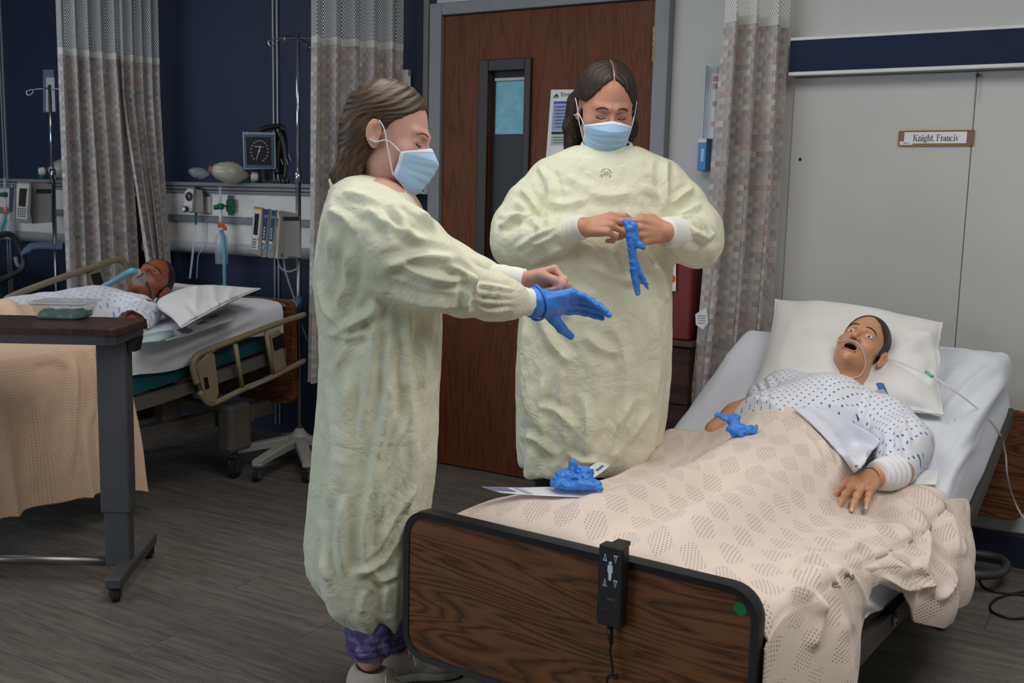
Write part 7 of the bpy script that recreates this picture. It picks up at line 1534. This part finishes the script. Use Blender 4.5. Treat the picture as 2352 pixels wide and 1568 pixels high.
# folded white top sheet between blanket and gown
tsx = [[(1822, 936), (1860, 934), (1905, 940)], [(1880, 985), (1925, 968), (1962, 972)], [(1922, 1032), (1968, 1010), (2016, 1008)], [(1962, 1088), (1985, 1062), (2000, 1042)]]
Vg = np.concatenate([Vgown, bl_V]); gx, gy = proj(Vg); gd = (Vg-CO)@CF
def skinpt(x, y, off):
    m = (np.abs(gx-x) < 8) & (np.abs(gy-y) < 8); v = ray(x, y)
    t = np.percentile(gd[m], 6) if m.any() else mb(x, y, .15)@CF; return CO+v*(t-off)
gpx = np.array([catmull(np.c_[np.array(r, float), np.zeros(len(r))], 0, 8)[0] for r in tsx]); gpx = np.transpose(np.array([catmull(c_, 0, 8)[0] for c_ in np.transpose(gpx, (1, 0, 2))]), (1, 0, 2)); dpt_ = np.array([[(skinpt(p[0], p[1], .008)-CO)@CF for p in r] for r in gpx])
for _ in range(12): q = np.pad(dpt_, 1, 'edge'); dpt_ = np.minimum(dpt_, (q[:-2, 1:-1]+q[2:, 1:-1]+q[1:-1, :-2]+q[1:-1, 2:])/4*.5+dpt_*.5)
Gt = np.array([[CO+ray(p[0], p[1])*d_ for p, d_ in zip(r, dr)] for r, dr in zip(gpx, dpt_)])
o = B().sheet(Gt, .006).build('top_sheet', M_sheet, smooth=True); tag(o, 'folded edge of a plain white top sheet tucked between the beige blanket and dotted gown', 'sheet')
# papers and gloves on the blanket
hb_ = lambda x, y, h=.006: on_h(x, y, H1, h)
def paper(label, pts, blocks, nm='paper'):
    g = np.array([[p for p in r] for r in pts]); t = thing(nm, label, 'paper', tuple(g.reshape(-1, 3).mean(0))); g2 = np.array([catmull(r, 0, 6)[0] for r in g]); g2 = np.transpose(np.array([catmull(c_, 0, 6)[0] for c_ in np.transpose(g2, (1, 0, 2))]), (1, 0, 2))
    B().sheet(g2, .0006).build('sheet', MT['paper'], t, smooth=True); N = normals(g2); m_, n_ = g2.shape[:2]; s_ = 1 if N[m_//2, n_//2, 2] > 0 else -1
    for (a0, a1, b0, b1, rgb) in blocks: B().sheet(g2[int(a0*m_):max(int(a1*m_), int(a0*m_)+2), int(b0*n_):max(int(b1*n_), int(b0*n_)+2)]+N[int(a0*m_):max(int(a1*m_), int(a0*m_)+2), int(b0*n_):max(int(b1*n_), int(b0*n_)+2)]*s_*.0012).build('print_block', plain('print', rgb, .8), t)
    return t
zb_ = lambda x, y, z: onZ(x, y, z)
paper('white printed leaflet lying flat at the left edge of the blanket under a crumpled glove', [[zb_(1106, 1117, .602), zb_(1190, 1119, .604), zb_(1290, 1118, .608), zb_(1437, 1129, .606)], [zb_(1150, 1131, .600), zb_(1230, 1137, .602), zb_(1300, 1140, .604), zb_(1400, 1144, .600)]], [(.15, .85, .0, .28, (120, 126, 160)), (.2, .9, .30, .42, (176, 186, 216)), (.3, .8, .82, .92, (70, 92, 150)), (.15, .3, .6, .95, (60, 90, 170))])
pp = [(1349, 1108), (1395, 1075), (1432, 1038), (1458, 1012)]; A_ = [hb_(x, y, .010) for x, y in pp]; dirp = np.array([-.10, -.02, .012])
paper('white leaflet propped on its edge against the slope of the blanket behind the glove', [[p+np.array([.0, .0, .0]) for p in A_], [p+dirp*.35+[0, 0, .012] for p in A_]], [(.3, .6, .25, .4, (90, 110, 160)), (.4, .6, .5, .9, (150, 156, 180))])
def crumple(label, c, caps, seed, R):
    g = thing('glove', label, 'glove', tuple(c)); V, F = limp([(np.array(a), np.array(b2), r1, r2) for a, b2, r1, r2 in caps], seed, .0022, .010, .008); V = V@R; V[:, 2] -= V[:, 2].min(); mesh('glove_skin', np.asarray(c)+V, F, M_glove, g); return g
def fr_at(P): return Frame(P[0], P[1])
P1 = zb_(1322, 1126, .608); f1 = fr_at(P1)
crumple('crumpled blue glove heaped on the printed leaflet at the foot of the bed', P1, [((-.035, 0, .016), (.02, .0, .02), .020, .022), ((-.012, 0, .02), (-.008, .005, .055), .016, .010), ((-.008, .005, .055), (.012, .0, .045), .007, .004), ((.0, 0, .03), (.030, .004, .040), .012, .007), ((.030, .004, .040), (.046, 0, .034), .007, .004), ((.02, 0, .015), (.055, -.012, .010), .015, .008), ((-.03, 0, .015), (-.055, .0, .006), .014, .006), ((.01, -.02, .012), (-.04, -.025, .008), .014, .008), ((.02, -.02, .012), (.062, -.03, .006), .012, .005)], 5, f1.R)
P2 = hb_(1692, 1004, .003); f2_ = fr_at(P2)
crumple('crumpled blue glove lying on the blanket by the manikin lap', P2, [((-.012, 0, .014), (.030, -.01, .014), .020, .018), ((-.012, .0, .02), (-.020, .01, .040), .014, .012), ((-.020, .01, .040), (-.060, .02, .052), .012, .007), ((-.008, .0, .02), (-.002, .012, .052), .013, .009), ((.02, 0, .014), (.054, .0, .024), .013, .008), ((.02, -.01, .012), (.046, -.014, .008), .015, .010), ((.0, -.01, .012), (.012, -.03, .008), .016, .010)], 9, f2_.R)

# ---- manikin on the far bed
def mat2(x, y): return np.interp(y, SP2[:, 0], SP2[:, 1])
mb2 = lambda px, py, h: on_h(px, py, mat2, h)
m2 = thing('manikin', 'sleeping brown training manikin with an oxygen mask on the far bed', 'manikin', (-3.9, 2.9, .7))
h2_ = Head([-3.883, 3.2627, .8782], [[-.866, -.294, .404], [.5, -.534, .682], [.016, .793, .61]], 1.0, mouth=.008, eyes='closed')
nk2 = h2_.w((0, -.03, -.165))+[-.0, -.02, .0]; sN = np.array([-3.66, 3.03, .765]); sF = np.array([-4.04, 3.0, .775]); headm = h2_.mesh([(h2_.w((0, -.02, -.06)), nk2, .052, .058)])
elN = np.array([-3.565, 2.87, .725]); tors = body_blob([(sN, sF, .075, .075), (sN*.5+sF*.5+[0, -.1, 0], np.array([-3.86, 2.4, .74]), .10, .10), (nk2, sN*.5+sF*.5, .06, .09), (sN, elN, .046, .038), (elN, np.array([-3.60, 2.66, .70]), .038, .03)], .012)
V, F = join([headm[:2], tors]); hl = h2_.l(V); Fa = np.array(F); cen = hl[Fa].mean(1); cav = (np.abs(cen[:, 0]) < .0225) & (cen[:, 1] < .0865) & (cen[:, 1] > .055) & (np.abs(cen[:, 2]+.0615) < .0115); idx = np.zeros(len(Fa), int); idx[cav] = 1
mesh('body', V, F, None, m2, mats=[M_m2, plain('dark mouth', (26, 12, 10), .6)], midx=idx)
hair_cap(h2_, m2, plain('painted black hair', (24, 22, 21), .6, var=.1, scale=60), ([-.12, -.075, -.074, -.03, -.012, .03, .060, .088, .108, .15], [-.05, -.05, -.036, -.034, .004, .010, .044, .056, .052, .04]), 1)
M_bw2 = plain('black painted brow', (24, 18, 16), .6)
for s_ in (1, -1):
    brow(h2_, s_, ((.012, .024), (.022, .030), (.033, .0305), (.043, .026), (.049, .020)), .0030, M_bw2, m2); B().tube([onface(h2_, s_*x, z, .0006) for x, z in ((.018, -.0005), (.026, -.004), (.035, -.004), (.045, -.0005))], .0011, 6, smooth=4).build('eyelash', M_bw2, m2, smooth=True)
def gown2(P):
    d = smin(cap_(P, sN+[-.04, 0, .015], sF+[.04, 0, .015], .076, .076), cap_(P, (sN+sF)/2+[0, -.08, -.01], (-3.86, 2.35, .73), .125, .120), .05); d = smin(d, cap_(P, sN+[.0, 0, .0], sN*.45+elN*.55, .074, .072), .02)
    nd = h2_.d((0, .2, 1)); nd /= np.linalg.norm(nd); d = smax(d, -cap_(P, nk2.astype(np.float32), (nk2+nd*.2).astype(np.float32), .066, .075), .008); d = smax(d, -cap_(P, (sN*.35+elN*.65).astype(np.float32), (sN*.0+elN*1.4-sN*.4).astype(np.float32), .062, .07), .006); return smax(d, -(P[:, 2]-mat2(P[:, 0], P[:, 1]).astype(np.float32)), .01)
V, F = nets(gown2, (-4.22, 2.2, .66), (-3.44, 3.2, 1.02), .0065); V = relax(V, F, 2); N = vnormals(V, F); V = V+N*((ridged(V, 10, 8)-.2)*.004)[:, None]; V = folds(V, vnormals(V, F), [([(325, 705), (355, 700), (372, 730)], .008, 4), ([(230, 690), (270, 705), (300, 725)], .005, 5), ([(300, 680), (330, 690), (360, 700)], .005, 4), ([(335, 715), (350, 722), (358, 745)], .007, 4)])
mesh('gown', V, F, M_print2, m2, uv=np.stack([V[:, 0], V[:, 1]], 1))
B().tube([h2_.w(p) for p in ((-.05, -.02, -.12), (-.035, .035, -.135), (.0, .055, -.14), (.04, .03, -.13))], .010, 8, smooth=5).build('neck_gauze', fabric('white gauze', (234, 235, 238), .25, 14, dist=.004), m2, smooth=True)
om = thing('oxygen_mask', 'clear oxygen mask with a teal hose over the sleeping manikin mouth', 'mask', tuple(h2_.w((0, .12, -.05))))
cupv = [h2_.w((math.sin(a)*rx_, .092+dy-.012*abs(math.sin(a)), -.060+math.cos(a)*rz_)) for rx_, rz_, dy in ((.036, .040, .0), (.034, .038, .016), (.027, .030, .032), (.017, .018, .042)) for a in np.linspace(0, 2*np.pi, 24, endpoint=False)]
Fm = [(i*24+j, i*24+(j+1) % 24, (i+1)*24+(j+1) % 24, (i+1)*24+j) for i in range(3) for j in range(24)]; B().add(cupv, Fm).build('cup', glassy('clear mask', (225, 222, 226), .30, .12), om, smooth=True)
c0_ = h2_.w((0, .134, -.060)); dm = h2_.d((0, .8, -.6)); B().lathe([(.016, 0), (.016, .022), (.012, .024), (.012, .036)], c0_, dm, 18).build('connector', plain('milky connector', (190, 192, 194), .4), om)
hp_ = [c0_+dm*.03, c0_+dm*.06+[-.01, 0, .0]]+[onX(x, y, X) for x, y, X in ((262, 645, -3.95), (235, 660, -3.97), (218, 676, -4.0), (205, 700, -4.05))]; P, rr = catmull(hp_, .012, 24); rr = .0125+.0014*np.sin(np.linspace(0, 34*2*np.pi, len(rr))); B().tube(P, rr, 12).build('hose', M_hose, om, smooth=True)
B().tube([h2_.w(p) for p in ((-.036, .094, -.060), (-.058, .064, -.068), (-.069, .030, -.085), (-.064, -.005, -.112), (-.05, -.03, -.14))], .0032, 8, smooth=6).build('strap', plain('dark green strap', (36, 48, 48), .6), om, smooth=True)
# blanket on the far bed
def body2(x, y): return .12*np.exp(-((x+3.86)/.22)**4)+.02*np.exp(-((x+3.7)/.1)**2)
ny, nx = 170, 240; nl, nr_ = 24, 120; nt = nx-nl-nr_; G = np.zeros((ny, nx, 3)); U = np.zeros((ny, nx, 2))
for i, t in enumerate(np.linspace(0, 1, ny)):
    xt = np.linspace(-4.315, -3.385, nt); yend = np.interp(xt, [-4.3, -4.0, -3.7, -3.4], [2.66, 2.60, 2.62, 2.70]); y = 1.56+(yend-1.56)*t
    er = np.minimum(1, np.minimum(xt+4.315, -3.385-xt)/.05); z = .69+body2(xt, y)+.018-.035*(1-np.sqrt(1-(1-er)**2))+.030*np.exp(-((y-2.50+.2*(xt+3.9))/.035)**2)*(xt < -3.6)+.022*np.exp(-((y-2.38+.25*(xt+3.9))/.03)**2)*(xt < -3.6)
    G[i, nl:nl+nt] = np.stack([xt, y, z], 1); a = np.linspace(1, 0, nl, endpoint=False)[:, None]; G[i, :nl] = G[i, nl]+np.concatenate([-.03*np.sin(a*2), 0*a, -.25*a], 1)
    a = np.linspace(0, 1, nr_+1)[1:][:, None]; p1 = G[i, nl+nt-1]; yr = p1[1]; L = p1[2]-np.interp(yr, [1.6, 2.1, 2.5, 2.62, 2.70], [.17, .155, .150, .13, .10]); amp = (.022*math.sin(yr*21+.6)+.012*math.sin(yr*43+2)); G[i, nl+nt:] = p1+np.concatenate([.02*np.sin(np.minimum(a*4, 1)*1.57)+(.045+amp)*a**.9, .03*a*math.sin(yr*21+2)+.03*a*t, -L*a**1.05], 1)
    U[i, :, 0] = np.concatenate([[0], np.cumsum(np.linalg.norm(np.diff(G[i], axis=0), axis=1))])
U[..., 1] = np.concatenate([np.zeros((1, nx)), np.cumsum(np.linalg.norm(np.diff(G, axis=0), axis=2), axis=0)], 0)[:, nl+nt//2][:, None]
V = G.reshape(-1, 3); V += (.010*(np.stack([vnoise(V, 5, 7), vnoise(V, 5, 8), vnoise(V, 5, 9)], 1)-.5)); G = V.reshape(G.shape); Nn = normals(G); sg_ = 1 if Nn[ny//2, nl+nt//2, 2] > 0 else -1
G = fold_grid(G, [([(150, 800), (172, 850), (170, 980), (160, 1100)], .016, 10), ([(205, 790), (218, 860), (212, 980)], .014, 7), ([(60, 830), (120, 820), (165, 850)], .010, 12), ([(228, 850), (232, 960), (232, 1060)], .010, 6), ([(40, 700), (80, 688), (130, 690)], .010, 6), ([(100, 900), (90, 1020), (70, 1140)], .010, 16)], sg_)
bl2 = mesh('blanket', G.reshape(-1, 3), B().sheet(G).F, M_blk2, smooth=True, uv=U.reshape(-1, 2)); md = bl2.modifiers.new('Solidify', 'SOLIDIFY'); md.thickness = .006; md.offset = -sg_*1.0
tag(bl2, 'tan cellular blanket hanging over the side of the far bed behind the overbed table', 'blanket')
def flat2(label, nm, quad, h, mat, prints=()):
    g = np.array([[mb2(x, y, h) for x, y in r] for r in quad]); t = thing(nm, label, 'pad', tuple(g.reshape(-1, 3).mean(0))); B().sheet(g, .003).build('sheet', mat, t, smooth=True)
    for pr in prints: B().sheet(np.array([[mb2(x, y, h+.003) for x, y in r] for r in pr])).build('print_block', plain('grey print', (92, 92, 96), .8), t)
flat2('grey printed paper pad lying beside the masked manikin below its pillow', 'paper_pad', [[(395, 752), (450, 735), (520, 708), (545, 716)], [(380, 782), (430, 770), (500, 745), (535, 735)]], .012, plain('grey pad', (176, 178, 180), .8), [[[(405, 757), (425, 750)], [(420, 765), (440, 756)]], [[(450, 742), (470, 736)], [(455, 745), (475, 739)]], [[(480, 728), (500, 722)], [(482, 730), (502, 724)]], [[(428, 758), (440, 754)], [(430, 766), (444, 760)]]])
flat2('pale green folded pad beside the arm of the masked manikin', 'paper_pad', [[(325, 770), (360, 762), (395, 757)], [(325, 786), (365, 782), (400, 770)]], .016, plain('pale green pad', (176, 196, 194), .8))
